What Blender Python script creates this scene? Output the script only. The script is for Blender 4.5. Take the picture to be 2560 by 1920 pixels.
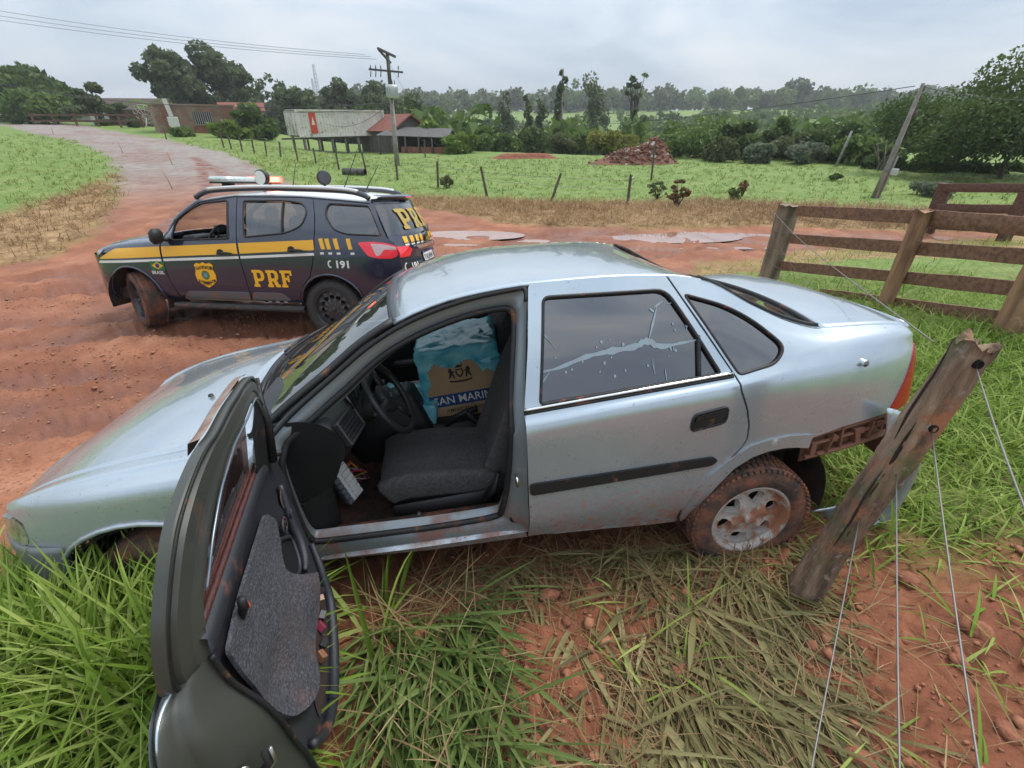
import bpy, bmesh, math, random
import numpy as np
from mathutils import Vector, Matrix, Euler, geometry
R = math.radians
for o in list(bpy.data.objects): bpy.data.objects.remove(o)
SC = bpy.context.scene
COL = SC.collection
rng = np.random.default_rng(7)
random.seed(7)

# ------------------------------------------------------------------ camera, sky, sun, exposure
CAM_H = 2.66
cd = bpy.data.cameras.new('camera'); cam = bpy.data.objects.new('camera', cd); COL.objects.link(cam)
cam.location = (0, 0, CAM_H)
PITCH = math.atan(264/470)
cam.rotation_euler = (math.pi/2-PITCH, 0, 0)
cd.sensor_fit = 'HORIZONTAL'; cd.sensor_width = 36; cd.lens = 36*470/1024
cd.clip_start = .02; cd.clip_end = 6000
SC.camera = cam
SC.view_settings.view_transform = 'Standard'; SC.view_settings.look = 'None'
SC.view_settings.exposure = 0.90; SC.view_settings.gamma = 1
SC.cycles.max_bounces = 6; SC.cycles.transparent_max_bounces = 16
SC.cycles.use_denoising = True
SUN_EL, SUN_AZ = R(58), R(52)
world = bpy.data.worlds.new('World'); SC.world = world; world.use_nodes = True
wn = world.node_tree; wn.nodes.clear()
def wnode(t, **k):
    n = wn.nodes.new(t)
    for a, b in k.items(): setattr(n, a, b)
    return n
sky = wnode('ShaderNodeTexSky', sky_type='NISHITA', sun_disc=False, sun_elevation=SUN_EL, sun_rotation=SUN_AZ, air_density=1.0, dust_density=2.5)
bg1 = wnode('ShaderNodeBackground'); bg1.inputs[1].default_value = .10
bg2 = wnode('ShaderNodeBackground'); bg2.inputs[1].default_value = 1.32
tc = wnode('ShaderNodeTexCoord'); mp = wnode('ShaderNodeMapping'); mp.inputs['Scale'].default_value = (1.0, 1.0, 3.4)
nz = wnode('ShaderNodeTexNoise'); nz.inputs['Scale'].default_value = 2.3; nz.inputs['Detail'].default_value = 7; nz.inputs['Roughness'].default_value = .52; nz.inputs['Distortion'].default_value = .5
cr = wnode('ShaderNodeValToRGB')
cr.color_ramp.elements[0].position = .34; cr.color_ramp.elements[0].color = (.40, .49, .62, 1)
cr.color_ramp.elements[1].position = .66; cr.color_ramp.elements[1].color = (.76, .80, .84, 1)
e = cr.color_ramp.elements.new(.5); e.color = (.59, .67, .765, 1)
mx = wnode('ShaderNodeMixShader'); mx.inputs[0].default_value = .88
wo = wnode('ShaderNodeOutputWorld')
L = wn.links.new
L(tc.outputs['Generated'], mp.inputs[0]); L(mp.outputs[0], nz.inputs['Vector']); L(nz.outputs[0], cr.inputs[0])
# overcast sky: three times as bright overhead as at the horizon (CIE standard overcast sky)
sxz = wnode('ShaderNodeSeparateXYZ'); L(tc.outputs['Generated'], sxz.inputs[0])
ovc = wnode('ShaderNodeMapRange'); ovc.inputs[1].default_value = 0; ovc.inputs[2].default_value = 1; ovc.inputs[3].default_value = .40; ovc.inputs[4].default_value = 1; L(sxz.outputs[2], ovc.inputs[0])
vm = wnode('ShaderNodeVectorMath', operation='SCALE'); L(cr.outputs[0], vm.inputs[0]); L(ovc.outputs[0], vm.inputs['Scale'])
L(vm.outputs[0], bg2.inputs[0]); L(sky.outputs[0], bg1.inputs[0])
L(bg1.outputs[0], mx.inputs[1]); L(bg2.outputs[0], mx.inputs[2]); L(mx.outputs[0], wo.inputs[0])
sd = bpy.data.lights.new('sun', 'SUN'); sun = bpy.data.objects.new('sun', sd); COL.objects.link(sun)
sd.energy = 1.5; sd.angle = R(25); sd.color = (1, .95, .87)
# the veiled sun stands high beyond the right of the view
az = SUN_AZ
sdir = Vector((math.sin(az)*math.cos(SUN_EL), math.cos(az)*math.cos(SUN_EL), math.sin(SUN_EL)))
sun.rotation_euler = sdir.to_track_quat('Z', 'Y').to_euler()

# ------------------------------------------------------------------ helpers
def tag(o, label=None, cat=None, group=None, kind=None):
    for k, v in (('label', label), ('category', cat), ('group', group), ('kind', kind)):
        if v: o[k] = v
    return o
def empty(name, loc=(0,0,0), rot=(0,0,0), label=None, cat=None, group=None):
    o = bpy.data.objects.new(name, None); COL.objects.link(o)
    o.location = loc; o.rotation_euler = rot
    return tag(o, label, cat, group)
def mk(name, verts, faces, mat, parent=None, smooth=True, loc=None, rot=None):
    me = bpy.data.meshes.new(name)
    verts = np.asarray(verts, dtype=np.float32).reshape(-1, 3)
    if isinstance(faces, np.ndarray):
        nf, k = faces.shape
        me.vertices.add(len(verts)); me.vertices.foreach_set('co', verts.ravel())
        me.loops.add(nf*k); me.loops.foreach_set('vertex_index', faces.ravel().astype(np.int32))
        me.polygons.add(nf)
        me.polygons.foreach_set('loop_start', np.arange(0, nf*k, k, dtype=np.int32))
        try: me.polygons.foreach_set('loop_total', np.full(nf, k, dtype=np.int32))
        except Exception: pass
        me.update(calc_edges=True); me.validate()
    else:
        me.from_pydata([tuple(map(float, v)) for v in verts], [], faces); me.update()
    if smooth and len(me.polygons): me.polygons.foreach_set('use_smooth', np.ones(len(me.polygons), dtype=bool))
    for m in (mat if isinstance(mat, (list, tuple)) else [mat]):
        if m: me.materials.append(m)
    o = bpy.data.objects.new(name, me); COL.objects.link(o)
    if parent: o.parent = parent
    if loc is not None: o.location = loc
    if rot is not None: o.rotation_euler = rot
    return o
def dup(o, name=None, parent=None):
    c = o.copy(); COL.objects.link(c); c.parent = parent
    for ch in o.children: dup(ch, parent=c)
    return c
class MB:
    """collects shapes into one mesh"""
    def __init__(s): s.v = []; s.f = []; s.n = 0
    def add(s, v, f):
        v = [tuple(p) for p in v]
        s.f += [tuple(i+s.n for i in q) for q in f]; s.v += v; s.n += len(v); return s
    def box(s, c, d, rot=(0,0,0), bev=0.0):
        x, y, z = (a/2 for a in d); E = Euler(rot).to_matrix()
        if bev <= 0:
            P = [(-x,-y,-z),(x,-y,-z),(x,y,-z),(-x,y,-z),(-x,-y,z),(x,-y,z),(x,y,z),(-x,y,z)]
            Fc = [(0,3,2,1),(4,5,6,7),(0,1,5,4),(1,2,6,5),(2,3,7,6),(3,0,4,7)]
        else:
            b = min(bev, x*.98, y*.98, z*.98); P = []; Fc = []
            for k, (zz, r) in enumerate(((-z, b), (-z+b, 0), (z-b, 0), (z, b))):
                q = [(-x+r,-y+b),(-x+b,-y+r),(x-b,-y+r),(x-r,-y+b),(x-r,y-b),(x-b,y-r),(-x+b,y-r),(-x+r,y-b)]
                if r: q = [(-x+b,-y+b)]*2+[(x-b,-y+b)]*2+[(x-b,y-b)]*2+[(-x+b,y-b)]*2
                P += [(a, c_, zz) for a, c_ in q]
            for k in range(3):
                for i in range(8):
                    j = (i+1) % 8
                    Fc.append((k*8+i, k*8+j, k*8+8+j, k*8+8+i))
            Fc.append((7,5,3,1)); Fc.append((25,27,29,31))
        return s.add([E @ Vector(p)+Vector(c) for p in P], Fc)
    def tube(s, path, r, n=8, caps=True, flat=1.0):
        path = [Vector(p) for p in path]; m = len(path)
        rr = list(np.interp(np.linspace(0, 1, m), np.linspace(0, 1, len(r)), r)) if isinstance(r, (list, tuple, np.ndarray)) else [r]*m
        V = []; Fc = []
        t0 = (path[1]-path[0]).normalized()
        up = Vector((0,0,1)) if abs(t0.z) < .9 else Vector((1,0,0))
        a = t0.cross(up).normalized()
        for i, p in enumerate(path):
            t = (path[min(i+1, m-1)]-path[max(i-1, 0)]).normalized()
            a = (a-t*a.dot(t)).normalized(); b = t.cross(a)
            for k in range(n):
                th = 2*math.pi*k/n
                V.append(p+(a*math.cos(th)+b*math.sin(th)*flat)*rr[i])
        for i in range(m-1):
            for k in range(n):
                k2 = (k+1) % n
                Fc.append((i*n+k, i*n+k2, i*n+n+k2, i*n+n+k))
        if caps:
            Fc.append(tuple(range(n-1, -1, -1))); Fc.append(tuple((m-1)*n+k for k in range(n)))
        return s.add(V, Fc)
    def lathe(s, prof, n=24, axis='z', c=(0,0,0), cap=True):
        V = []; Fc = []; m = len(prof)
        for r, h in prof:
            for k in range(n):
                th = 2*math.pi*k/n; a, b = r*math.cos(th), r*math.sin(th)
                p = (a, b, h) if axis == 'z' else (a, h, b) if axis == 'y' else (h, a, b)
                V.append((p[0]+c[0], p[1]+c[1], p[2]+c[2]))
        for i in range(m-1):
            for k in range(n):
                k2 = (k+1) % n
                q = (i*n+k, i*n+k2, i*n+n+k2, i*n+n+k)
                Fc.append(q if axis != 'y' else q[::-1])
        return s.add(V, Fc)
    def grid(s, P, flip=False, cu=False, cv=False):
        P = np.asarray(P); a, b = P.shape[:2]; Fc = []
        for i in range(a if cu else a-1):
            for j in range(b if cv else b-1):
                i2, j2 = (i+1) % a, (j+1) % b
                q = (i*b+j, i2*b+j, i2*b+j2, i*b+j2)
                Fc.append(q[::-1] if flip else q)
        return s.add([tuple(x) for x in P.reshape(-1, 3)], Fc)
    def build(s, name, mat, parent=None, smooth=True, **k):
        o = mk(name, s.v, s.f, mat, parent, smooth, **k)
        return o
def autosmooth(o, ang=40):
    """sharp edges above an angle"""
    bm = bmesh.new(); bm.from_mesh(o.data)
    bmesh.ops.remove_doubles(bm, verts=bm.verts, dist=1e-5)
    bmesh.ops.recalc_face_normals(bm, faces=bm.faces)
    for e in bm.edges:
        if len(e.link_faces) == 2 and e.calc_face_angle(0) > R(ang): e.smooth = False
    bm.to_mesh(o.data); bm.free()
    return o
def subsurf(o, n=1):
    m = o.modifiers.new('s', 'SUBSURF'); m.levels = n; m.render_levels = n; return o
def solidify(o, t, off=-1):
    m = o.modifiers.new('t', 'SOLIDIFY'); m.thickness = t; m.offset = off; return o

# ------------------------------------------------------------------ materials
MATS = {}
def M(name, col, rough=.5, metal=0, coat=0, col2=None, ns=6, lo=.4, hi=.62, bump=0, bs=40, spec=.5, emit=0, layers=(), stretch=None, trans=0, alpha=1, det=6, coords='Object', coatr=.05, bdist=.02):
    """procedural principled material; layers = (colour, rough, noise scale, lo, hi, zlo, zhi): stains that cover a height band"""
    if name in MATS: return MATS[name]
    m = bpy.data.materials.new(name); m.use_nodes = True; nt = m.node_tree; N = nt.nodes; lk = nt.links.new
    b = N['Principled BSDF']
    tcn = N.new('ShaderNodeTexCoord'); vec = tcn.outputs[coords]
    if stretch:
        mpn = N.new('ShaderNodeMapping'); mpn.inputs['Scale'].default_value = stretch; lk(vec, mpn.inputs[0]); vecs = mpn.outputs[0]
    else: vecs = vec
    def noise(sc, v=vecs, d=det, ro=.6):
        n = N.new('ShaderNodeTexNoise'); n.inputs['Scale'].default_value = sc; n.inputs['Detail'].default_value = d; n.inputs['Roughness'].default_value = ro
        lk(v, n.inputs['Vector']); return n.outputs[0]
    def ramp(x, a, c):
        n = N.new('ShaderNodeMapRange'); n.inputs[1].default_value = a; n.inputs[2].default_value = c; lk(x, n.inputs[0]); return n.outputs[0]
    def mix(f, a, c):
        n = N.new('ShaderNodeMix'); n.data_type = 'RGBA'
        if isinstance(f, float): n.inputs[0].default_value = f
        else: lk(f, n.inputs[0])
        for s, q in ((6, a), (7, c)):
            if isinstance(q, tuple): n.inputs[s].default_value = (*q[:3], 1)
            else: lk(q, n.inputs[s])
        return n.outputs[2]
    def mixf(f, a, c):
        n = N.new('ShaderNodeMix'); lk(f, n.inputs[0])
        for s, q in ((2, a), (3, c)):
            if isinstance(q, (int, float)): n.inputs[s].default_value = q
            else: lk(q, n.inputs[s])
        return n.outputs[0]
    def mul(a, c):
        n = N.new('ShaderNodeMath'); n.operation = 'MULTIPLY'; lk(a, n.inputs[0]); lk(c, n.inputs[1]); return n.outputs[0]
    c = tuple(col); r = rough; me = metal; ct = coat
    if col2: c = mix(ramp(noise(ns), lo, hi), c, tuple(col2))
    for (lc, lr, ls, l0, l1, z0, z1) in layers:
        k = ramp(noise(ls, vec, 8, .65), l0, l1)
        if z0 is not None:
            sx = N.new('ShaderNodeSeparateXYZ'); lk(vec, sx.inputs[0])
            k = mul(k, ramp(sx.outputs[2], z1, z0))
        c = mix(k, c, tuple(lc)); r = mixf(k, r, lr)
        if metal: me = mixf(k, me, 0.0)
        if coat: ct = mixf(k, ct, 0.0)
    def put(s, q):
        if isinstance(q, tuple): b.inputs[s].default_value = (*q[:3], 1)
        elif isinstance(q, (int, float)): b.inputs[s].default_value = q
        else: lk(q, b.inputs[s])
    put('Base Color', c); put('Roughness', r); put('Metallic', me); put('Coat Weight', ct)
    b.inputs['Coat Roughness'].default_value = coatr
    b.inputs['Specular IOR Level'].default_value = spec
    b.inputs['Transmission Weight'].default_value = trans; b.inputs['Alpha'].default_value = alpha
    if emit:
        put('Emission Color', c if isinstance(c, tuple) else tuple(col)); b.inputs['Emission Strength'].default_value = emit
    if bump:
        bn = N.new('ShaderNodeBump'); bn.inputs['Strength'].default_value = bump; bn.inputs['Distance'].default_value = bdist
        lk(noise(bs), bn.inputs['Height']); lk(bn.outputs[0], b.inputs['Normal'])
    MATS[name] = m
    return m
def glass(name, tint, op=.9, rough=.02, body=(.01,.01,.012), refl=.08):
    """window pane: reflects, lets a tinted share of the light through"""
    if name in MATS: return MATS[name]
    m = bpy.data.materials.new(name); m.use_nodes = True; nt = m.node_tree; N = nt.nodes; N.clear()
    out = N.new('ShaderNodeOutputMaterial'); tr = N.new('ShaderNodeBsdfTransparent'); tr.inputs[0].default_value = (*tint, 1)
    df = N.new('ShaderNodeBsdfPrincipled'); df.inputs['Base Color'].default_value = (*body, 1); df.inputs['Roughness'].default_value = rough
    gl = N.new('ShaderNodeBsdfGlossy'); gl.inputs['Roughness'].default_value = rough; gl.inputs[0].default_value = (1,1,1,1)
    lw = N.new('ShaderNodeLayerWeight'); lw.inputs[0].default_value = .5
    pw = N.new('ShaderNodeMath'); pw.operation = 'POWER'; pw.inputs[1].default_value = 3.6; nt.links.new(lw.outputs['Facing'], pw.inputs[0])
    fr = N.new('ShaderNodeMapRange'); fr.inputs[3].default_value = refl; fr.inputs[4].default_value = .97; nt.links.new(pw.outputs[0], fr.inputs[0])
    m1 = N.new('ShaderNodeMixShader'); m1.inputs[0].default_value = op
    m2 = N.new('ShaderNodeMixShader'); L = nt.links.new
    L(tr.outputs[0], m1.inputs[1]); L(df.outputs[0], m1.inputs[2]); L(fr.outputs[0], m2.inputs[0]); L(m1.outputs[0], m2.inputs[1]); L(gl.outputs[0], m2.inputs[2])
    L(m2.outputs[0], out.inputs[0]); MATS[name] = m
    return m

# ------------------------------------------------------------------ curves and panels
def pchip(X, Y):
    X = np.asarray(X, float); Y = np.asarray(Y, float); h = np.diff(X); d = np.diff(Y)/h
    m = np.zeros_like(Y)
    m[0], m[-1] = d[0], d[-1]
    for i in range(1, len(X)-1):
        if d[i-1]*d[i] > 0:
            w1, w2 = 2*h[i]+h[i-1], h[i]+2*h[i-1]
            m[i] = (w1+w2)/(w1/d[i-1]+w2/d[i])
    def f(x):
        x = np.asarray(x, float); i = np.clip(np.searchsorted(X, x)-1, 0, len(X)-2)
        t = (x-X[i])/h[i]; t = np.clip(t, -.5, 1.5)
        return (2*t**3-3*t**2+1)*Y[i]+(t**3-2*t**2+t)*h[i]*m[i]+(-2*t**3+3*t**2)*Y[i+1]+(t**3-t**2)*h[i]*m[i+1]
    return f
def spline(pts, n, closed=False):
    """Catmull-Rom through points"""
    P = np.asarray(pts, float); k = len(P)
    if closed: Q = np.vstack([P[-1], P, P[0], P[1]]); m = k
    else: Q = np.vstack([2*P[0]-P[1], P, 2*P[-1]-P[-2]]); m = k-1
    T = np.linspace(0, m, n*m+1)[:-1] if closed else np.linspace(0, m, n*m+1)
    i = np.minimum(T.astype(int), m-1); t = (T-i)[:, None]
    a, b, c, d = Q[i], Q[i+1], Q[i+2], Q[i+3]
    return .5*(2*b+(c-a)*t+(2*a-5*b+4*c-d)*t**2+(3*b-a-3*c+d)*t**3)
def resample(P, h, closed=True):
    P = np.asarray(P, float); out = []
    m = len(P) if closed else len(P)-1
    for i in range(m):
        a, b = P[i], P[(i+1) % len(P)]
        k = max(1, int(round(np.linalg.norm(b-a)/h)))
        out += [a+(b-a)*j/k for j in range(k)]
    if not closed: out.append(P[-1])
    return np.array(out)
def rounded(P, r, n=4):
    """rounds the corners of a closed polygon; r a number or one per corner"""
    P = np.asarray(P, float); m = len(P); out = []
    for i in range(m):
        ri = r[i] if isinstance(r, (list, tuple)) else r
        a, b, c = P[i-1], P[i], P[(i+1) % m]
        u = a-b; v = c-b; lu, lv = np.linalg.norm(u), np.linalg.norm(v)
        q = min(ri, lu*.45, lv*.45)
        if q <= 1e-5: out.append(b); continue
        s, e = b+u/lu*q, b+v/lv*q
        for k in range(n+1):
            t = k/n; out.append((1-t)**2*s+2*t*(1-t)*b+t*t*e)
    return np.array(out)
def inside(P, q):
    P = np.asarray(P); q = np.asarray(q); x, y = q[:, 0], q[:, 1]; c = np.zeros(len(q), bool)
    j = len(P)-1
    for i in range(len(P)):
        xi, yi = P[i]; xj, yj = P[j]
        if yi != yj:
            c ^= ((yi > y) != (yj > y)) & (x < (xj-xi)*(y-yi)/(yj-yi)+xi)
        j = i
    return c
def tri2d(outline, holes=(), h=.05):
    """triangulates a polygon with holes, inner points every h; returns points, triangles, boundary loops"""
    loops = [resample(outline, h)]+[resample(q, h) for q in holes]
    pts = []; edges = []; lid = []
    for l in loops:
        s = len(pts); pts += [tuple(p) for p in l]
        edges += [(s+i, s+(i+1) % len(l)) for i in range(len(l))]; lid.append(list(range(s, s+len(l))))
    O = loops[0]; lo, hi = O.min(0), O.max(0)
    gx, gy = np.meshgrid(np.arange(lo[0]+h/2, hi[0], h), np.arange(lo[1]+h/2, hi[1], h)); g = np.stack([gx.ravel(), gy.ravel()], -1)
    if len(g):
        k = inside(O, g)
        for q in loops[1:]: k &= ~inside(q, g)
        g = g[k]
        A = np.array(pts)
        if len(g):
            dm = np.array([np.min((A[:, 0]-p[0])**2+(A[:, 1]-p[1])**2) for p in g]); g = g[dm > (h*.45)**2]
        pts += [tuple(p) for p in g]
    r = geometry.delaunay_2d_cdt([Vector(p) for p in pts], edges, [], 0, 1e-7)
    V = np.array([tuple(v) for v in r[0]]); T = np.array([f for f in r[2] if len(f) == 3])
    c = V[T].mean(1); k = inside(O, c)
    for q in loops[1:]: k &= ~inside(q, c)
    T = T[k]
    a, b, c = V[T[:, 0]], V[T[:, 1]], V[T[:, 2]]
    cr_ = (b[:, 0]-a[:, 0])*(c[:, 1]-a[:, 1])-(b[:, 1]-a[:, 1])*(c[:, 0]-a[:, 0])
    T[cr_ < 0] = T[cr_ < 0][:, ::-1]
    T = T[abs(cr_) > 1e-10]
    return V, T
def panel(name, f, outline, mat, parent, h=.05, thick=.02, holes=(), flip=False, edge=.004, conv=None):
    """sheet over a surface f(u,v) with a rolled edge; thick>0 gives the flange behind it"""
    if conv: outline = conv(outline); holes = [conv(q) for q in holes]
    V, T = tri2d(outline, holes, h)
    P = f(V[:, 0], V[:, 1])
    if flip: T = T[:, ::-1]
    n = np.zeros_like(P); fn = np.cross(P[T[:, 1]]-P[T[:, 0]], P[T[:, 2]]-P[T[:, 0]])
    for k in range(3): np.add.at(n, T[:, k], fn)
    n /= np.linalg.norm(n, axis=1)[:, None]+1e-12
    verts = [P]; faces = [tuple(t) for t in T]
    if thick > 0:
        E = {}
        for t in T:
            for a, b in ((t[0], t[1]), (t[1], t[2]), (t[2], t[0])): E[(a, b)] = E.get((a, b), 0)+1
        bd = [(a, b) for (a, b) in E if (b, a) not in E]
        ids = sorted({i for e in bd for i in e}); mp_ = {i: k for k, i in enumerate(ids)}
        # rounded lip: first ring slightly down and outward, then the flange
        nb = len(ids); base = len(P)
        q1 = P[ids]-n[ids]*edge; q2 = P[ids]-n[ids]*thick
        verts += [P[ids], q1, q2]
        for a, b in bd:
            ia, ib = base+mp_[a], base+mp_[b]
            faces.append((ib, ia, ia+nb, ib+nb)); faces.append((ib+nb, ia+nb, ia+2*nb, ib+2*nb))
    o = mk(name, np.vstack(verts), faces, mat, parent)
    return o
class Side:
    """body side of a vehicle: rows of (x, half width, z) keys, blended across by Catmull-Rom"""
    def __init__(s, rows, q=.2):
        s.Y = [pchip([k[0] for k in r], [k[1] for k in r]) for r in rows]
        s.Z = [pchip([k[0] for k in r], [k[2] for k in r]) for r in rows]
        s.m = len(rows); s.q = q
    def yz(s, x, t):
        x = np.asarray(x, float); t = np.clip(np.asarray(t, float), 0, s.m-1)
        YY = np.stack([f(x) for f in s.Y], -1); ZZ = np.stack([f(x) for f in s.Z], -1)
        i = np.minimum(t.astype(int), s.m-2); u = t-i
        def cr(A):
            A = np.concatenate([2*A[..., :1]-A[..., 1:2], A, 2*A[..., -1:]-A[..., -2:-1]], -1)
            g = lambda k: np.take_along_axis(A, (i+k)[..., None], -1)[..., 0]
            a, b, c, d = g(0), g(1), g(2), g(3)
            return .5*(2*b+(c-a)*u+(2*a-5*b+4*c-d)*u**2+(3*b-a-3*c+d)*u**3)
        return cr(YY), cr(ZZ)
    def pt(s, x, t, side=-1, off=0.):
        x = np.asarray(x, float); t = np.asarray(t, float)
        y, z = s.yz(x, t); P = np.stack([x, side*y, z], -1)
        if np.any(off):
            d = 1e-3
            y1, z1 = s.yz(x+d, t); a = np.stack([np.full_like(x, d), side*(y1-y), z1-z], -1)
            tt = np.where(t > s.m-1-.02, t-.01, t); y2, z2 = s.yz(x, tt); y3, z3 = s.yz(x, tt+.01)
            b = np.stack([np.zeros_like(x), side*(y3-y2), z3-z2], -1)
            n = np.cross(a, b); n *= -side*1.0; n /= np.linalg.norm(n, axis=-1)[..., None]+1e-12
            n *= np.sign(n[..., 1:2]*side+1e-9)
            P = P+n*np.asarray(off)[..., None]
        return P
    def t_of(s, x, z):
        x = np.atleast_1d(np.asarray(x, float)); z = np.atleast_1d(np.asarray(z, float))
        T = np.linspace(0, s.m-1, 121); out = np.empty_like(x)
        for k in range(len(x)):
            _, zz = s.yz(np.full(121, x[k]), T); out[k] = np.interp(z[k], np.maximum.accumulate(zz), T)
        return out
    def conv(s, P):
        P = np.asarray(P, float); P = resample(P, .05); return np.stack([P[:, 0], s.t_of(P[:, 0], P[:, 1])*s.q], -1)
    def convl(s, P, h=.04):
        P = resample(np.asarray(P, float), h, closed=False); return np.stack([P[:, 0], s.t_of(P[:, 0], P[:, 1])*s.q], -1)
    def fun(s, side=-1, off=0.):
        return lambda u, v: s.pt(u, v/s.q, side, off)
    def xz(s, P, side=-1, off=0., h=.03):
        """polyline in (x,z) -> 3D on the surface"""
        P = resample(np.asarray(P, float), h, closed=False); return s.pt(P[:, 0], s.t_of(P[:, 0], P[:, 1]), side, off)
# ------------------------------------------------------------------ terrain
def _h(ix, iy, s):
    n = (ix*374761393+iy*668265263+s*2147483647) & 0xffffffff
    n = ((n ^ (n >> 13))*1274126177) & 0xffffffff
    return ((n ^ (n >> 16)) & 0xffff)/65535.
def vnoise(x, y, s=0):
    x = np.asarray(x, float); y = np.asarray(y, float)
    ix = np.floor(x).astype(np.int64); iy = np.floor(y).astype(np.int64); fx = x-ix; fy = y-iy
    fx = fx*fx*(3-2*fx); fy = fy*fy*(3-2*fy)
    a, b, c, d = _h(ix, iy, s), _h(ix+1, iy, s), _h(ix, iy+1, s), _h(ix+1, iy+1, s)
    return (a*(1-fx)+b*fx)*(1-fy)+(c*(1-fx)+d*fx)*fy-.5
def fbm(x, y, o=4, s=0):
    t = 0; a = 1.
    for k in range(o): t = t+a*vnoise(x*2**k+17*k, y*2**k-9*k, s+k); a *= .5
    return t
def sst(a, b, x):
    t = np.clip((np.asarray(x, float)-a)/(b-a), 0, 1); return t*t*(3-2*t)
def segd(x, y, P):
    """distance to a polyline, and the length along it of the nearest point"""
    best = np.full(np.shape(x), 1e9); al = np.zeros(np.shape(x)); acc = 0.
    for (ax, ay), (bx, by) in zip(P[:-1], P[1:]):
        dx, dy = bx-ax, by-ay; l2 = dx*dx+dy*dy; t = np.clip(((x-ax)*dx+(y-ay)*dy)/l2, 0, 1)
        d = np.hypot(x-ax-t*dx, y-ay-t*dy); k = d < best
        best = np.where(k, d, best); al = np.where(k, acc+t*math.sqrt(l2), al); acc += math.sqrt(l2)
    return best, al
LANE = [(-7.2,11.5),(-9.6,16.5),(-13.2,22.),(-19.5,30.5),(-31,42.),(-49,56.),(-75,70.)]
def base_z(x, y):
    x = np.asarray(x, float); y = np.asarray(y, float)
    d = np.hypot(x, y); k = sst(-.28, -.58, x/np.maximum(y, 2.))
    z = .035*np.clip(d-15, 0, 60)*k
    # slope of the verge on which the sedan hangs
    yb = np.interp(x, [-8,-3.0,-1.4,1.2,3.0,4.6,7.5,12], [-.4,1.3,1.75,2.3,4.2,6.6,8.2,9.2])
    t = yb-y
    bank = np.interp(t, [-3.2,-2.3,-1.3,-.6,0,.8,2.2,5], [0,.08,.38,.46,.51,.70,.90,1.0])
    bank = bank*np.interp(x, [-7,-3.5,-1.8,3.0,4.4,9], [.55,.80,1.0,1.0,.86,.80])
    z = z+bank
    # SUV stands on a cross slope
    z = z+.07*np.exp(-(((x+4.)/3.5)**2+((y-6.2)/1.6)**2))-.10*np.exp(-(((x+4.)/4.)**2+((y-9.0)/2.)**2))
    # valley and hill beyond the pasture
    yv = np.interp(x, [-60,-20,0,20,60], [75,62,44,40,52])
    z = z-7.5*sst(0, 55, y-yv)+np.interp(d, [90,130,330,700,3000], [0,1.2,15,18,18])
    return z
def ground_z(x, y):
    z = base_z(x, y); d = np.hypot(x, y)
    z = z+.05*fbm(x*.5, y*.5, 3, 3)*np.clip(d/6, .4, 2)+.4*fbm(x*.06, y*.06, 2, 5)*sst(14, 45, d)
    return z
def to_px(p):
    X, Y, Z = p[0], p[1], p[2]-CAM_H
    fw = Y*math.cos(PITCH)-Z*math.sin(PITCH); up = Y*math.sin(PITCH)+Z*math.cos(PITCH)
    return ((512+470*X/fw)/.4, (384-470*up/fw)/.4)
TRACKS = [([(12,12.6),(7,12.9),(3.5,12.9),(0,13.0),(-3,12.2),(-6,10.2),(-9.5,9.0)],.30,.07),([(12,11.3),(7,11.5),(3.5,11.3),(0,11.3),(-2.5,10.4),(-6,8.8),(-10,7.6)],.28,.07),
 ([(10,12.0),(5,12.3),(1,12.2),(-2,11.6),(-5.5,9.6),(-9,7.9)],.2,.045),([(-1.5,6.0),(-3.5,5.2),(-6.5,4.6),(-10,4.6)],.24,.05),([(-2.3,6.1),(-5.2,6.2),(-8,5.3),(-11,4.9)],.24,.05),
 ([(3,8.2),(0,5.9),(-2.5,4.4),(-6,3.5),(-10,3.4)],.26,.05),([(4.5,9.6),(1,7.3),(-2.2,5.5),(-5,4.2),(-9,4.0)],.2,.04),([(-2.2,7.7),(-5,8.1),(-8,8.4),(-9.3,12),(-11.5,19),(-18,30)],.25,.04),([(-6,12.5),(-8.3,16.5),(-12,22),(-19,31)],.3,.03),([(5,11.9),(2.2,9.6),(-1,8.2),(-5,6.9),(-10,5.9)],.16,.035)]
PUDDLES = [(-1.2,12.9,1.3,.50),(.3,12.45,.7,.22),(4.05,12.75,1.7,.62),(6.3,13.15,1.5,.26),(-8.3,5.75,1.0,.12),(5.6,11.75,1.6,.10),(-1.9,11.7,.9,.12)]
def xleft(y): return np.interp(y, [-5,9.5,11.3,12.9,15.5,17.5,20.8,25,29.7,40,48,68], [-12,-10.8,-10.65,-10.6,-10.9,-11.6,-12.9,-15.8,-19.9,-31.2,-41.8,-63.7])
def yfar(x): return np.interp(x, [-13,-6,-3.2,-.8,1.2,2.9,5.2,7.5,9.4,14,30], [22,20,17.6,15.2,13.8,13.6,14.0,14.3,13.7,13.4,14])
def ynear(x): return np.interp(x, [-14,-8,-4,-2.6,-1.5,0,1.5,2.5,3.9,5.2,6.9,9.7,14], [-3,-1.5,.4,1.5,2.2,3.2,4.4,6.6,9.9,9.9,11.2,12.0,12.4])
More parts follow.
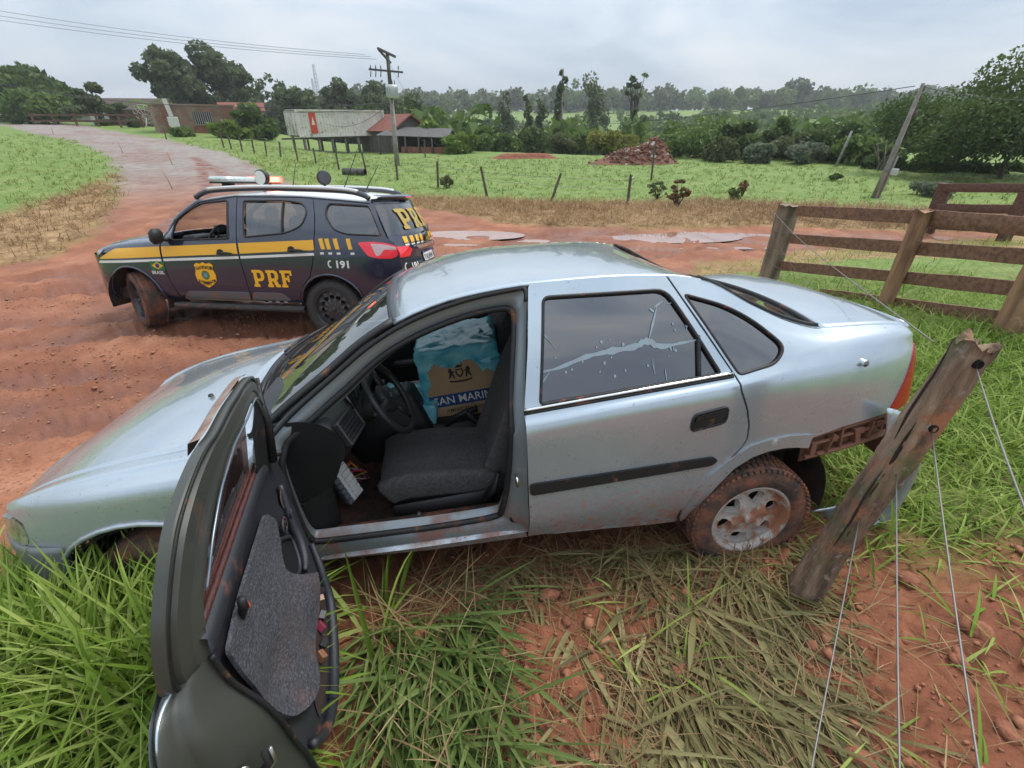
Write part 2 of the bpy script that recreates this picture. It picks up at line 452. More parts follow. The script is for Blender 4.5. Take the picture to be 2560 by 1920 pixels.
def zones(x, y):
    """dirt, dry grass, green weights"""
    j = .55*fbm(x*1.3, y*1.3, 4, 11); j2 = 1.2*fbm(x*.45, y*.45, 3, 21)
    ld, _ = segd(x, y, LANE); lane = sst(.4, -.4, ld-3.1+j)
    dirt = sst(-.35, .35, y-ynear(x)+j)*sst(.35, -.35, y-yfar(x)+j)*sst(-.3, .3, x-xleft(y)+j)
    dirt = np.maximum(dirt, lane)
    yd = np.interp(x, [-4,-1.3,1.8,4.2,6.8,11,14,30], [19.6,19.6,18.4,18.7,19.2,17.5,16.4,16])
    dry = sst(.5, -.5, y-yd+j+j2*.6)*sst(-6, -3.5, x)*(y > 9)
    xg = np.interp(y, [0,8,14.8,17,20.3,24.3,29.9,37.7], [-13.5,-14.6,-15.3,-15.4,-16.5,-18,-21.6,-29])
    dry = np.maximum(dry, sst(-.6, .6, x-xg+j+j2*.5)*sst(.5, -.5, x-xleft(y)-.3)*(y > -3)*(y < 34))
    return dirt, dry*(1-dirt)
def rut(x, y):
    z = np.zeros(np.shape(x)); w = np.zeros(np.shape(x))
    for P, wd, dp in TRACKS:
        d, a = segd(x, y, P); d = d+.05*fbm(a*.8, d*0+3., 2, 9)
        q = np.exp(-(d/wd)**4); lug = .5+.5*np.sin(a*32+np.where(d > wd*.4, 2., 0))
        z -= 1.5*dp*q*(1.0-.25*lug); z += dp*.7*np.exp(-((d-wd*1.40)/(wd*.3))**2); w = np.maximum(w, q)
    return z, w
def PZ(px, py): return float(ground_z(np.array(px), np.array(py)))
def full_z(x, y):
    z = ground_z(x, y); dirt, dry = zones(x, y); d = np.hypot(x, y)
    rz, rw = rut(x, y)
    for (px, py, a, b) in PUDDLES: rz = rz*(1-np.exp(-((((x-px)/(a*1.5))**2+((y-py)/(b*2.0))**2))**2))
    fine = .024*fbm(x*3.2, y*3.2, 4, 31)+.030*fbm(x*15, y*15, 3, 37)*np.clip(9/np.maximum(d, 1), .4, 1.4)
    z = z+dirt*sst(26, 14, d)*(rz+.9*fine)+(1-dirt)*(fine*.9)*sst(40, 8, d)
    # clods on the near verge
    near = sst(6, 2.5, d)*(1-dirt); z = z+near*(.05*np.maximum(fbm(x*3, y*3, 4, 51), 0)+.018*fbm(x*22, y*22, 2, 57))
    for (px, py, a, b) in PUDDLES:
        m = np.exp(-((((x-px)/a)**2+((y-py)/b)**2)*.8)**2); z = z*(1-m)+(PZ(px, py)-.062+.25*(z-ground_z(x, y))+.085*fbm(x*1.1, y*2.6, 4, 77))*m
    return z, dirt, dry, rw
nth, nr = 760, 380
th = np.concatenate([np.linspace(-180, -66, 40)[:-1], np.linspace(-66, 66, nth), np.linspace(66, 180, 40)[1:-1]])
rr = np.concatenate([[.05], np.geomspace(.35, 3500, nr)])
TH, RR = np.meshgrid(np.radians(th), rr, indexing='ij'); X, Y = RR*np.sin(TH), RR*np.cos(TH)
Zg, DI, DR, RW = full_z(X, Y)
na, nb = X.shape
idx = np.arange(na*nb).reshape(na, nb); i2 = np.roll(idx, -1, 0)
Fq = np.stack([idx[:, :-1], idx[:, 1:], i2[:, 1:], i2[:, :-1]], -1).reshape(-1, 4)
def groundmat():
    m = bpy.data.materials.new('ground'); m.use_nodes = True; nt = m.node_tree; N = nt.nodes; lk = nt.links.new; b = N['Principled BSDF']
    at = N.new('ShaderNodeVertexColor'); at.layer_name = 'zone'; sp = N.new('ShaderNodeSeparateColor'); lk(at.outputs[0], sp.inputs[0])
    geo = N.new('ShaderNodeNewGeometry')
    def noise(sc, d=6, ro=.6, v=None):
        n = N.new('ShaderNodeTexNoise'); n.inputs['Scale'].default_value = sc; n.inputs['Detail'].default_value = d; n.inputs['Roughness'].default_value = ro; lk(v or geo.outputs['Position'], n.inputs['Vector']); return n.outputs[0]
    def ramp(x, *st):
        n = N.new('ShaderNodeValToRGB'); lk(x, n.inputs[0]); el = n.color_ramp.elements
        el[0].position, el[0].color = st[0][0], (*st[0][1], 1); el[1].position, el[1].color = st[-1][0], (*st[-1][1], 1)
        for p, c in st[1:-1]: q = el.new(p); q.color = (*c, 1)
        return n.outputs[0]
    def mix(f, a, c, mode='MIX'):
        n = N.new('ShaderNodeMix'); n.data_type = 'RGBA'; n.blend_type = mode
        if isinstance(f, float): n.inputs[0].default_value = f
        else: lk(f, n.inputs[0])
        for s, q in ((6, a), (7, c)):
            if isinstance(q, tuple): n.inputs[s].default_value = (*q, 1)
            else: lk(q, n.inputs[s])
        return n.outputs[2]
    def mr(x, a, c, o0=0., o1=1.):
        n = N.new('ShaderNodeMapRange'); n.inputs[1].default_value = a; n.inputs[2].default_value = c; n.inputs[3].default_value = o0; n.inputs[4].default_value = o1; lk(x, n.inputs[0]); return n.outputs[0]
    dirt = ramp(noise(1.1, 8, .62), (.28, (.165,.058,.030)), (.45, (.255,.098,.050)), (.58, (.335,.140,.074)), (.75, (.45,.215,.125)))
    peb = N.new('ShaderNodeTexVoronoi'); peb.inputs['Scale'].default_value = 26; lk(geo.outputs['Position'], peb.inputs['Vector'])
    dirt = mix(mr(peb.outputs[0], .12, .05), dirt, (.42,.235,.15)); dirt = mix(mr(noise(30, 4), .52, .68), dirt, (.22,.075,.038))
    lane = ramp(noise(2.5, 8, .7), (.35, (.19,.158,.138)), (.65, (.30,.26,.23)))
    dirt = mix(sp.outputs[2], dirt, lane)
    green = ramp(noise(.9, 8, .68), (.25, (.085,.145,.026)), (.48, (.155,.222,.044)), (.66, (.225,.265,.075)), (.85, (.28,.26,.11)))
    green = mix(mr(noise(9, 5), .45, .68), green, (.085,.150,.03))
    dry = ramp(noise(3.2, 8, .72), (.28, (.15,.085,.035)), (.5, (.30,.185,.085)), (.72, (.42,.285,.145)))
    c = mix(sp.outputs[1], green, dry); c = mix(sp.outputs[0], c, dirt)
    # the torn-up verge close by: red soil with dead straw
    ver = ramp(noise(4, 8, .7), (.3, (.14,.048,.024)), (.5, (.25,.088,.044)), (.72, (.34,.135,.070)))
    at2 = N.new('ShaderNodeVertexColor'); at2.layer_name = 'wear'; sp2 = N.new('ShaderNodeSeparateColor'); lk(at2.outputs[0], sp2.inputs[0])
    c = mix(sp2.outputs[0], c, ver)
    wm = N.new('ShaderNodeMath'); wm.operation = 'MULTIPLY'; lk(sp2.outputs[1], wm.inputs[0]); lk(mr(noise(2.2, 6), .25, .52), wm.inputs[1])
    c = mix(wm.outputs[0], c, (.18,.068,.038))
    lk(c, b.inputs['Base Color'])
    wet = N.new('ShaderNodeMath'); wet.operation = 'MULTIPLY'; lk(sp2.outputs[1], wet.inputs[0]); lk(mr(noise(1.6, 5), .40, .58), wet.inputs[1])
    lk(mr(wet.outputs[0], 0, 1, .85, .28), b.inputs['Roughness'])
    b.inputs['Specular IOR Level'].default_value = .35
    bn = N.new('ShaderNodeBump'); bn.inputs['Strength'].default_value = .55; bn.inputs['Distance'].default_value = .03; lk(noise(34, 8, .75), bn.inputs['Height']); lk(bn.outputs[0], b.inputs['Normal'])
    return m
ground = mk('ground', np.stack([X, Y, Zg], -1), Fq, groundmat()); tag(ground, kind='structure')
dd = np.hypot(X, Y)
za = ground.data.color_attributes.new('zone', 'FLOAT_COLOR', 'POINT'); wa = ground.data.color_attributes.new('wear', 'FLOAT_COLOR', 'POINT')
lane_d, lane_a = segd(X, Y, LANE)
zc = np.stack([DI, DR, sst(4, 16, lane_a)*(lane_d < 6), np.ones_like(X)], -1).reshape(-1, 4)
wc = np.stack([(1-DI)*sst(7.5, 4.0, dd+1.2*fbm(X*.8, Y*.8, 2, 71))*(1-.85*sst(1.6, 2.4, X)*sst(1.3, 2.0, Y+.3*fbm(X*2, Y*2, 2, 73))), np.clip(RW+.5*sst(0, .3, fbm(X*.5, Y*.5, 3, 81)), 0, 1)*DI, np.zeros_like(X), np.ones_like(X)], -1).reshape(-1, 4)
za.data.foreach_set('color', zc.astype(np.float32).ravel()); wa.data.foreach_set('color', wc.astype(np.float32).ravel())
# puddles: still brown water in the hollows
watm = M('puddle_water', (.30,.17,.13), .04, 0, 0, spec=.9, col2=(.24,.12,.085), ns=2)
for k, (px, py, a, b) in enumerate(PUDDLES):
    P = [(px+a*1.2*math.cos(t), py+b*1.2*math.sin(t)) for t in np.linspace(0, 2*math.pi, 25)[:-1]]
    o = mk('puddle', [(x, y, 0) for x, y in P], [tuple(range(24))], watm, smooth=False); o.location.z = PZ(px, py)-.042; tag(o, kind='structure')
SC_Z = lambda x, y: float(full_z(np.array([float(x)]), np.array([float(y)]))[0][0])
# ------------------------------------------------------------------ the silver sedan
MUD = (.25, .085, .04); MUD2 = (.33, .125, .06)
paint = M('silver_paint', (.45,.51,.555), .25, .62, .9, col2=(.41,.475,.52), ns=3, layers=[((.25,.165,.12), .8, 7, .34, .68, .10, .85), (MUD, .9, 9, .44, .60, .14, .50), (MUD2, .9, 34, .55, .61, .2, .72), ((.11,.10,.09), .8, 55, .655, .685, None, None)], coatr=.05)
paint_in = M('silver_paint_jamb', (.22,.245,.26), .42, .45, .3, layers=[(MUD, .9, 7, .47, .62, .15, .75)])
doorpaint_in = M('door_inside_paint', (.058,.061,.052), .45, .2, .12, layers=[(MUD, .9, 5, .56, .8, None, None)])
rubber = M('rubber', (.010,.010,.011), .55, bump=.1, layers=[(MUD, .95, 10, .58, .72, None, None)])
blackp = M('black_plastic', (.014,.014,.015), .48, bump=.15, bs=300, layers=[(MUD2, .95, 12, .60, .78, None, None)])
trimp = M('interior_plastic', (.006,.006,.007), .5, bump=.2, bs=400, col2=(.012,.011,.011), ns=8)
doorplast = M('door_trim_plastic', (.022,.024,.030), .45, bump=.2, bs=350, layers=[(MUD, .95, 4, .58, .74, None, None)])
cloth = M('seat_cloth', (.062,.056,.057), .95, bump=.6, bs=260, col2=(.10,.09,.091), ns=70, layers=[((.10,.05,.03), .95, 6, .6, .8, None, None)])
tintglass = glass('tinted_glass', (.10,.08,.08), .82, body=(.016,.012,.014), refl=.13)
clearglass = glass('clear_glass', (.86,.90,.88), .06)
screenglass = glass('screen_glass', (.55,.62,.56), .42, body=(.030,.032,.028), refl=.12)
chrome = M('chrome', (.75,.75,.75), .12, 1, layers=[(MUD, .9, 20, .6, .7, None, None)])
redlamp = M('red_lamp', (.38,.004,.012), .25, 0, .4)
brackm = M('muddy_bracket', (.21,.095,.06), .85, col2=(.20,.085,.05), ns=14, bump=.4, bs=60)
muddyfl = M('muddy_carpet', (.028,.015,.011), .95, col2=(.085,.034,.018), ns=9, bump=.8, bs=50)

sedan = empty('sedan', (-1.5036,2.1656,.5304), (R(-5.2),R(-2.5),R(9.3)), 'silver four-door sedan with its front door open and rear bumper torn off', 'car')
r6 = [(-.76,.50,.64),(-.72,.56,.665),(-.689,.60,.687),(-.398,.66,.796),(-.194,.675,.833),(.147,.69,.87),(.32,.70,.895),(.42,.70,.93),(.533,.69,1.008),(.726,.655,1.135),(.858,.625,1.225),(1.055,.595,1.319),(1.171,.585,1.354),(1.293,.58,1.379),(1.588,.575,1.402),(1.893,.57,1.400),(2.201,.57,1.383),(2.387,.57,1.350),(2.659,.60,1.205),(2.849,.625,1.113),(2.993,.64,1.072),(3.25,.65,1.062),(3.462,.645,1.037),(3.52,.62,1.0),(3.6,.58,.93)]
r4 = [(-.76,.52,.63),(-.70,.66,.685),(-.4,.76,.775),(-.2,.785,.805),(.15,.80,.838),(.42,.805,.885),(.63,.81,.906),(1.0,.812,.908),(1.494,.812,.911),(2.0,.808,.938),(2.453,.80,.963),(2.75,.79,.985),(3.0,.775,.99),(3.25,.75,.985),(3.462,.70,.97),(3.53,.65,.945),(3.6,.60,.9)]
r3 = [(-.76,.54,.60),(-.70,.68,.655),(-.63,.72,.678),(-.4,.79,.72),(-.237,.82,.748),(.105,.842,.775),(.5,.85,.80),(1.477,.856,.833),(2.0,.856,.87),(2.491,.850,.888),(2.99,.824,.88),(3.3,.78,.872),(3.483,.725,.866),(3.55,.66,.85),(3.6,.61,.83)]
r2 = [(-.76,.56,.50),(-.7,.70,.53),(-.5,.79,.545),(-.2,.838,.55),(.1,.852,.555),(.5,.86,.56),(1.5,.864,.565),(2.4,.860,.561),(2.9,.842,.58),(3.3,.80,.60),(3.45,.76,.62),(3.56,.69,.64),(3.6,.63,.64)]
r1 = [(-.76,.54,.36),(-.7,.69,.37),(-.5,.78,.37),(-.2,.83,.37),(.5,.853,.36),(1.5,.857,.36),(2.4,.853,.36),(2.9,.835,.38),(3.3,.80,.40),(3.6,.66,.42)]
r0 = [(-.76,.48,.22),(-.7,.62,.22),(-.5,.70,.23),(.1,.76,.255),(.5,.785,.255),(1.05,.79,.222),(1.47,.79,.21),(1.83,.79,.185),(2.29,.79,.155),(2.9,.77,.20),(3.6,.60,.25)]
_y4, _z4, _y6, _z6 = (pchip([k[0] for k in r], [k[i] for k in r]) for r, i in ((r4,1),(r4,2),(r6,1),(r6,2)))
r5 = []
for x in np.concatenate([np.linspace(-.76,.4,14), np.linspace(.5,2.9,22), np.linspace(3.0,3.6,8)]):
    gl = np.interp(x, [.3,.8,2.3,3.0], [0,1,1,0])
    r5.append((x, .5*(_y4(x)+_y6(x))+.012*gl+.014*(1-gl), .5*(_z4(x)+_z6(x))+.004*gl+.012*(1-gl)))
SV = Side([r0, r1, r2, r3, r4, r5, r6])
Z6 = SV.Z[6]
def along6(x0, x1, n=14): return [(x, float(Z6(x))+.02) for x in np.linspace(x0, x1, n)]
def arc(cx, cz, rx, rz, a0, a1, n=16): return [(cx+rx*math.cos(R(a)), cz+rz*math.sin(R(a))) for a in np.linspace(a0, a1, n)]
def sidep(name, out, mat, side=-1, holes=(), h=.05, thick=.025, off=0., parent=None):
    return panel(name, SV.fun(side, off), out, mat, parent or sedan, h, thick, holes, flip=(side > 0), conv=SV.conv)

f_arch = arc(-.12, .30, .405, .345, -8, 168)
r_arch = [(2.284,.166),(2.308,.223),(2.348,.317),(2.41,.425),(2.485,.505),(2.576,.552),(2.654,.570),(2.74,.573),(2.809,.565),(2.886,.545)]
shut = [(2.462,.955),(2.473,.898),(2.511,.804),(2.532,.720),(2.534,.649),(2.516,.609),(2.455,.545)]
rd_arch = [(2.455,.545),(2.41,.490),(2.335,.38),(2.29,.26),(2.262,.195)]
door_r_out = [(1.492,.215)]+[(1.495,.55),(1.502,.91),(1.55,1.17),(1.592,1.44)]+along6(1.60,2.20)+[(2.212,1.38),(2.33,1.175)]+shut[:6]+rd_arch
win_r = rounded([(1.642,1.345),(2.200,1.327),(2.27,1.21),(2.402,.970),(1.574,.932)], [.03,.05,.3,.02,.02])
def shrink(P, d):
    P = np.asarray(P, float); c = P.mean(0); v = c-P; return P+v/np.linalg.norm(v, axis=1)[:, None]*d
fend = along6(-.70,.392,16)+[(.392,.86),(.398,.55),(.41,.26)]+f_arch+[(-.56,.40),(-.60,.56),(-.575,.60),(-.575,.655),(-.60,.672)]
quart = [(2.472,.952),(2.342,1.175),(2.224,1.376)]+along6(2.226,3.49,26)+[(3.49,1.0),(3.475,.93),(3.425,.80),(3.345,.640),(3.07,.622),(2.90,.590),(2.886,.545)]+r_arch[::-1][1:6]+[(2.465,.538)]+[(2.526,.609),(2.544,.649),(2.542,.720),(2.521,.804),(2.483,.898)]
qwin = rounded([(2.285,1.300),(2.48,1.235),(2.62,1.155),(2.735,1.045),(2.67,.985),(2.487,.957)], [.02,.1,.15,.06,.08,.02])
sill_out = [(.42,.23),(.42,.268),(1.47,.268),(1.49,.205),(2.268,.185),(2.29,.16),(2.28,.12),(1.5,.16),(.8,.2)]
for sd_ in (-1, 1):
    sidep('fender', fend, paint, sd_)
    q = sidep('quarter_panel', quart, paint, sd_, holes=[qwin])
    sidep('quarter_window', shrink(qwin, .006), tintglass, sd_, off=-.012, thick=.004)
    sidep('sill', sill_out, paint, sd_)
    d = sidep('rear_door', door_r_out, paint, sd_, holes=[win_r])
    sidep('door_glass', shrink(win_r, .005), tintglass, sd_, off=-.014, thick=.004, parent=d)
    # window seals
    for P, par in ((win_r, d), (qwin, q)):
        l = SV.xz(np.vstack([P, P[:1]]), sd_, -.004)
        MB().tube(l, .0085, 6, False).build('window_seal', rubber, par)
    # flared arch lips
    l = SV.xz(r_arch[:1]+r_arch, sd_, .004); MB().tube(l, .012, 6).build('arch_lip', paint, q)
    MB().tube(SV.xz(f_arch, sd_, .004), .012, 6).build('arch_lip', paint, sedan)
    # belt strip
    bs_ = [(1.50,.918),(2.0,.945),(2.455,.968)]
    MB().tube(SV.xz(bs_, sd_, .004), .010, 6, flat=.7).build('belt_strip', chrome if sd_ < 0 else blackp, d)
    MB().tube(SV.xz([(x, z-.013) for x, z in bs_], sd_, .002), .008, 6).build('belt_rubber', rubber, d)
    # rub strip
    rs = [(1.50,.545),(2.0,.545),(2.385,.548)]
    sidep('rub_strip', rounded([(1.50,.518),(1.50,.578),(2.37,.582),(2.40,.560),(2.37,.535)], .02), blackp, sd_, off=.012, thick=.014, parent=d, h=.04)
# wheel-arch flare: a slightly proud band on the near quarter
fl_o = [(2.455,.548),(2.56,.612),(2.66,.628),(2.76,.630),(2.84,.622),(2.893,.612)]
for sd_ in (-1,):
    band = [(2.29,.165)]+[(2.318,.222),(2.358,.315),(2.42,.42),(2.49,.498),(2.576,.545),(2.654,.563),(2.74,.566),(2.809,.558),(2.880,.540)]+fl_o[::-1]+[(2.37,.48),(2.31,.38),(2.275,.26),(2.262,.18)]
    sidep('arch_flare', band, paint, sd_, off=.010, thick=.014, h=.03)
# far front door, closed
fd = [(.41,.27),(.405,.86)]+along6(.50,1.585,20)+[(1.545,1.17),(1.495,.91),(1.485,.22)]
wf = rounded([(.60,.945),(.86,1.17),(1.06,1.265),(1.30,1.325),(1.52,1.345),(1.46,.935)], [.03,.1,.1,.1,.04,.02])
dfar = sidep('front_door', fd, paint, 1, holes=[wf])
MB().tube(SV.xz(np.vstack([wf, wf[:1]]), 1, -.004), .012, 6, False).build('window_seal', rubber, dfar)
# door handles of the rear doors: recessed cup and grip
def handle_cup(par, sd_):
    c = rounded([(2.245,.735),(2.255,.815),(2.418,.835),(2.412,.758)], .025)
    sidep('handle_cup', c, blackp, sd_, off=.003, thick=.004, parent=par, h=.03)
    MB().tube(SV.xz(np.vstack([c, c[:1]]), sd_, .004), .006, 6, False).build('handle_rim', rubber, par)
    sidep('handle_grip', rounded([(2.258,.780),(2.262,.810),(2.408,.829),(2.404,.798)], .012), trimp, sd_, off=.014, thick=.012, parent=par, h=.03)
for o in [o for o in sedan.children if o.name.startswith('rear_door')]: handle_cup(o, -1 if o.data.vertices[0].co.y < 0 else 1)
# fuel lock on the near quarter
p = SV.pt(np.array([3.115]), SV.t_of(3.115, .94))[0]
MB().lathe([(0,.03),(.013,.03),(.016,.02),(.016,-.01)], 14, 'y', (p[0], p[1]-.012, p[2])).build('fuel_lock', chrome, sedan)

# top sheets: edge on the side's last row, centre line of its own
def topf(xe, cx, cz, p=2.2):
    u = np.linspace(0, 1, len(xe)); fe = pchip(u, xe); fx = pchip(np.linspace(0, 1, len(cx)), cx); fz = pchip(np.linspace(0, 1, len(cz)), cz)
    def f(u, w, off=0.):
        u = np.asarray(u, float); w = np.asarray(w, float); x = fe(u); y = SV.Y[6](x); z = SV.Z[6](x); k = 1-np.abs(w)**p
        return np.stack([x+(fx(u)-x)*k, w*y, z+(fz(u)-z)*k+off], -1)
    return f
HOOD = topf([-.69,-.4,-.1,.147,.40], [-.86,-.60,-.33,-.06,.25], [.60,.742,.838,.898,.938])
WIND = topf([.42,.60,.80,1.0], [.27,.49,.72,.955], [.940,1.072,1.212,1.335], 2.0)
ROOF = topf([1.0,1.3,1.6,1.9,2.2,2.387], [.955,1.28,1.59,1.90,2.19,2.35], [1.335,1.398,1.426,1.420,1.386,1.345])
BACK = topf([2.387,2.6,2.8,2.993], [2.35,2.57,2.80,3.06], [1.345,1.255,1.168,1.088], 2.0)
TRUNK = topf([2.993,3.15,3.30,3.462,3.52], [3.06,3.20,3.36,3.52,3.58], [1.088,1.085,1.075,1.055,1.02], 2.4)
def sheet(name, f, mat, u0=0., u1=1., w0=-1., w1=1., nu=14, nw=24, off=0., parent=None, thick=0.012):
    U, W = np.meshgrid(np.linspace(u0, u1, nu), np.linspace(w0, w1, nw), indexing='ij')
    m = MB().grid(f(U, W, off)); o = m.build(name, mat, parent or sedan)
    if thick: solidify(o, thick)
    return o
hood = sheet('hood', HOOD, paint, .004, .99, -.993, .993, 18, 30)
roof = sheet('roof', ROOF, paint, 0, 1, -1.0, 1.0, 20, 30)
headliner = sheet('headliner', ROOF, M('headliner', (.30,.29,.27), .95), .03, .97, -.97, .97, 10, 14, off=-.03, thick=.004)
ws = sheet('windshield', WIND, screenglass, .02, .985, -.955, .955, 12, 24, off=-.004, thick=0)
for sgn in (-1, 1):   # black glazing strip and A pillar
    l = [WIND(u, sgn*.975) for u in np.linspace(0, 1, 14)]
    MB().tube(l, .016, 6).build('a_pillar', paint if sgn > 0 else blackp, sedan)
    MB().tube([WIND(u, sgn*.945, .004) for u in np.linspace(.01, 1, 14)], .010, 6).build('screen_seal', rubber, ws)
MB().tube([WIND(.99, w, .0) for w in np.linspace(-.97, .97, 20)], .008, 6).build('screen_seal', rubber, ws)
MB().tube([WIND(.012, w, .006) for w in np.linspace(-.97, .97, 20)], .022, 6).build('cowl_panel', blackp, sedan)
sheet('cowl', lambda U, W, off: HOOD(.985+U*.0, W, -.02)*(1-U[..., None])+WIND(U*.05, W, -.012)*U[..., None], blackp, 0, 1, -.97, .97, 3, 20, thick=0)
for y0 in (-.5, .12):   # wipers lying on the glass
    wp = MB(); pw = [WIND(.035+.02*k/8, (y0+.5*k/8)/.69, .018) for k in range(9)]; wp.tube(pw, .007, 6)
    wp.tube([WIND(.0, (y0+.05)/.69, .03), WIND(.03, (y0+.2)/.69, .035), WIND(.045, (y0+.3)/.69, .028)], .009, 6)
    wp.build('wiper', blackp, sedan)
bk = sheet('rear_window', BACK, tintglass, .03, .97, -.94, .94, 10, 22, off=-.004, thick=0)
for sgn in (-1, 1):
    MB().tube([BACK(u, sgn*.95, .003) for u in np.linspace(0, 1, 14)], .012, 6).build('screen_seal', rubber, bk)
MB().tube([BACK(.975, w, .003) for w in np.linspace(-.95, .95, 20)], .012, 6).build('screen_seal', rubber, bk)
sheet('roof_edge', lambda U, W, off: BACK(U, W*.06+np.sign(W)*.95, 0.), paint, 0, 1, -1, -.0001, 14, 3, thick=0)
sheet('roof_edge', lambda U, W, off: BACK(U, W*.06+np.sign(W)*.95, 0.), paint, 0, 1, .0001, 1, 14, 3, thick=0)
trunk = sheet('trunk_lid', TRUNK, paint, .012, 1, -.992, .992, 12, 24)
# rear face below the lid: lamps, panel, missing-bumper zone
def rear(y, z):
    y = np.asarray(y, float); z = np.asarray(z, float); k = 1-(np.abs(y)/.72)**2.4
    return np.stack([3.49+.085*k-.12*(np.clip(.95-z, 0, 1)-.1)*(z < .95)*.3, y, z], -1)
RG = lambda U, W, off: rear(W, U)
o = sheet('rear_panel', RG, paint, .62, 1.03, -.60, .60, 6, 16, parent=trunk)
sheet('rear_under_panel', RG, brackm, .30, .63, -.70, .70, 5, 16, thick=.01)
for sgn in (-1, 1):
    # tail lamp wraps round the corner: part on the side surface, part on the rear face
    side_pts = rounded([(3.55,.90),(3.50,.955),(3.465,.92),(3.42,.80),(3.345,.648),(3.40,.64),(3.50,.655),(3.575,.70)], .012)
    sidep('tail_lamp', side_pts, redlamp, sgn, off=.006, thick=.03, h=.03)
    lampb = MB(); U, W = np.meshgrid(np.linspace(.64, .90, 6), np.linspace(.40, .70, 6), indexing='ij'); g = rear(sgn*W, U); g[..., 0] += .012
    lampb.grid(g, flip=sgn < 0); lampb.build('tail_lamp', redlamp, sedan)
# muddy bumper bracket left on the near rear corner
bb = MB()
for k, (x, z0, z1, d) in enumerate([(2.93,.46,.575,.02),(3.02,.47,.60,.03),(3.10,.48,.60,.02),(3.18,.49,.605,.035),(3.27,.50,.61,.02),(3.36,.50,.615,.03)]):
    y = float(SV.yz(np.array([x]), SV.t_of(x, z1))[0][0])
    bb.box((x+.012*math.sin(k*2.3), -y+.03, (z0+z1)/2+.01*math.sin(k*4)), (.010+.02*(k % 3 == 0), .05, (z1-z0)*(.6+.4*((k*7) % 5)/4)), (0,.25*math.sin(k*1.7),0), bev=.003)
for z, dz in ((.600,.014),(.545,.010),(.475,.014)):
    P = np.array([SV.pt(np.array([x]), SV.t_of(x, .60))[0] for x in np.linspace(2.90, 3.42, 10)]); P[:, 2] = np.linspace(z-.012, z+.018, 10); P[:, 1] += .025
    bb.tube(P, dz, 6)
bo = autosmooth(bb.build('bumper_bracket', brackm, sedan))
pb = np.array([[SV.pt(np.array([x]), SV.t_of(x, .60))[0]+np.array([0, .05, z-.60+.06*(x-2.9)-(.0 if z > .5 else .0)]) for z in (.44,.50,.56,.60)] for x in np.linspace(2.90, 3.43, 8)]); pb[..., 2] = np.linspace(.43,.605,4)[None, :]+np.linspace(-.01,.03,8)[:, None]
solidify(MB().grid(pb).build('bracket_plate', brackm, bo), .008)
for k, (x, w) in enumerate([(3.05,.045),(3.21,.05),(3.33,.04)]):
    y = float(SV.yz(np.array([x]), SV.t_of(x, .6))[0][0]); MB().box((x, -y+.028, .545+.012*k), (w, .03, .035), bev=.004).build('bracket_clip', brackm, bo, smooth=False)
# front: headlamp, grille, bumper
lampg = M('headlamp_lens', (.30,.30,.22), .08, .0, 1, col2=(.10,.10,.06), ns=25, bump=.3, bs=18)
for sgn in (-1, 1):
    sidep('headlamp', rounded([(-.735,.63),(-.69,.672),(-.60,.668),(-.572,.62),(-.578,.565),(-.64,.545),(-.72,.56)], .02), lampg, sgn, off=.003, thick=.03, h=.03)
def nose(w, z, d=0.):
    w = np.asarray(w, float); z = np.asarray(z, float)
    a = np.sign(w)*np.abs(w); y = .80*np.sin(a*math.pi/2*1.02)
    x = -.40-.53*np.cos(a*math.pi/2)**.9
    b = 1-.25*np.clip((np.abs(z-.42)-.08)/.2, 0, 1)**2*.25
    return np.stack([x*1.0+(1-b)*.4-d*np.cos(a*1.4), y*b-d*np.sin(a*1.4)*0, z], -1)
greyb = M('grey_bumper', (.16,.17,.175), .5, .1, .2, layers=[(MUD, .9, 8, .5, .7, .2, .5)])
Wn, Zn = np.meshgrid(np.linspace(-.97, .97, 30), [.20,.24,.32,.40,.47,.53,.555], indexing='ij')
fb = MB().grid(nose(Wn, Zn)).build('front_bumper', greyb, sedan); solidify(fb, .02)
Wn, Zn = np.meshgrid(np.linspace(-.985, .985, 30), [.455,.47,.50,.515], indexing='ij')
solidify(MB().grid(nose(Wn, Zn, .012)).build('bumper_strip', blackp, fb), .012)
Wn, Zn = np.meshgrid(np.linspace(-.62, .62, 14), [.50,.53,.56,.58], indexing='ij')
g = nose(Wn, Zn); g[..., 0] += .12; solidify(MB().grid(g).build('grille', blackp, sedan), .02)
# dark boxes inside the shell: floor pan and bulkheads, added to block light
core = M('underbody', (.020,.016,.014), .9, col2=(.06,.03,.02), ns=7)
ub = MB(); ub.box((1.35,0,.235), (2.1,1.46,.04)); ub.box((3.05,0,.46), (.85,1.2,.22)); ub.box((-.14,0,.50), (.95,1.0,.3)); ub.box((2.5,0,.75), (.03,1.3,.4)); ub.box((.34,0,.57), (.03,1.45,.66)); ub.box((2.6,0,.30), (.5,1.1,.2))
ub.build('underbody', core, sedan, smooth=False)
for sgn in (-1, 1):   # wheel housings
    for (cx, rad) in ((2.66,.40), (-.12,.40)):
        w_ = MB(); A = np.linspace(R(-12), R(192), 18); g = np.array([[(cx+rad*math.cos(a), sgn*y, .22+rad*math.sin(a)) for y in (.50,.83)] for a in A]); w_.grid(g); w_.build('wheel_housing', core, sedan)
        q = np.array([[(cx+rr*math.cos(a), sgn*.52, .22+rr*math.sin(a)) for rr in (.02, rad)] for a in A]); MB().grid(q).build('wheel_housing', core, sedan)

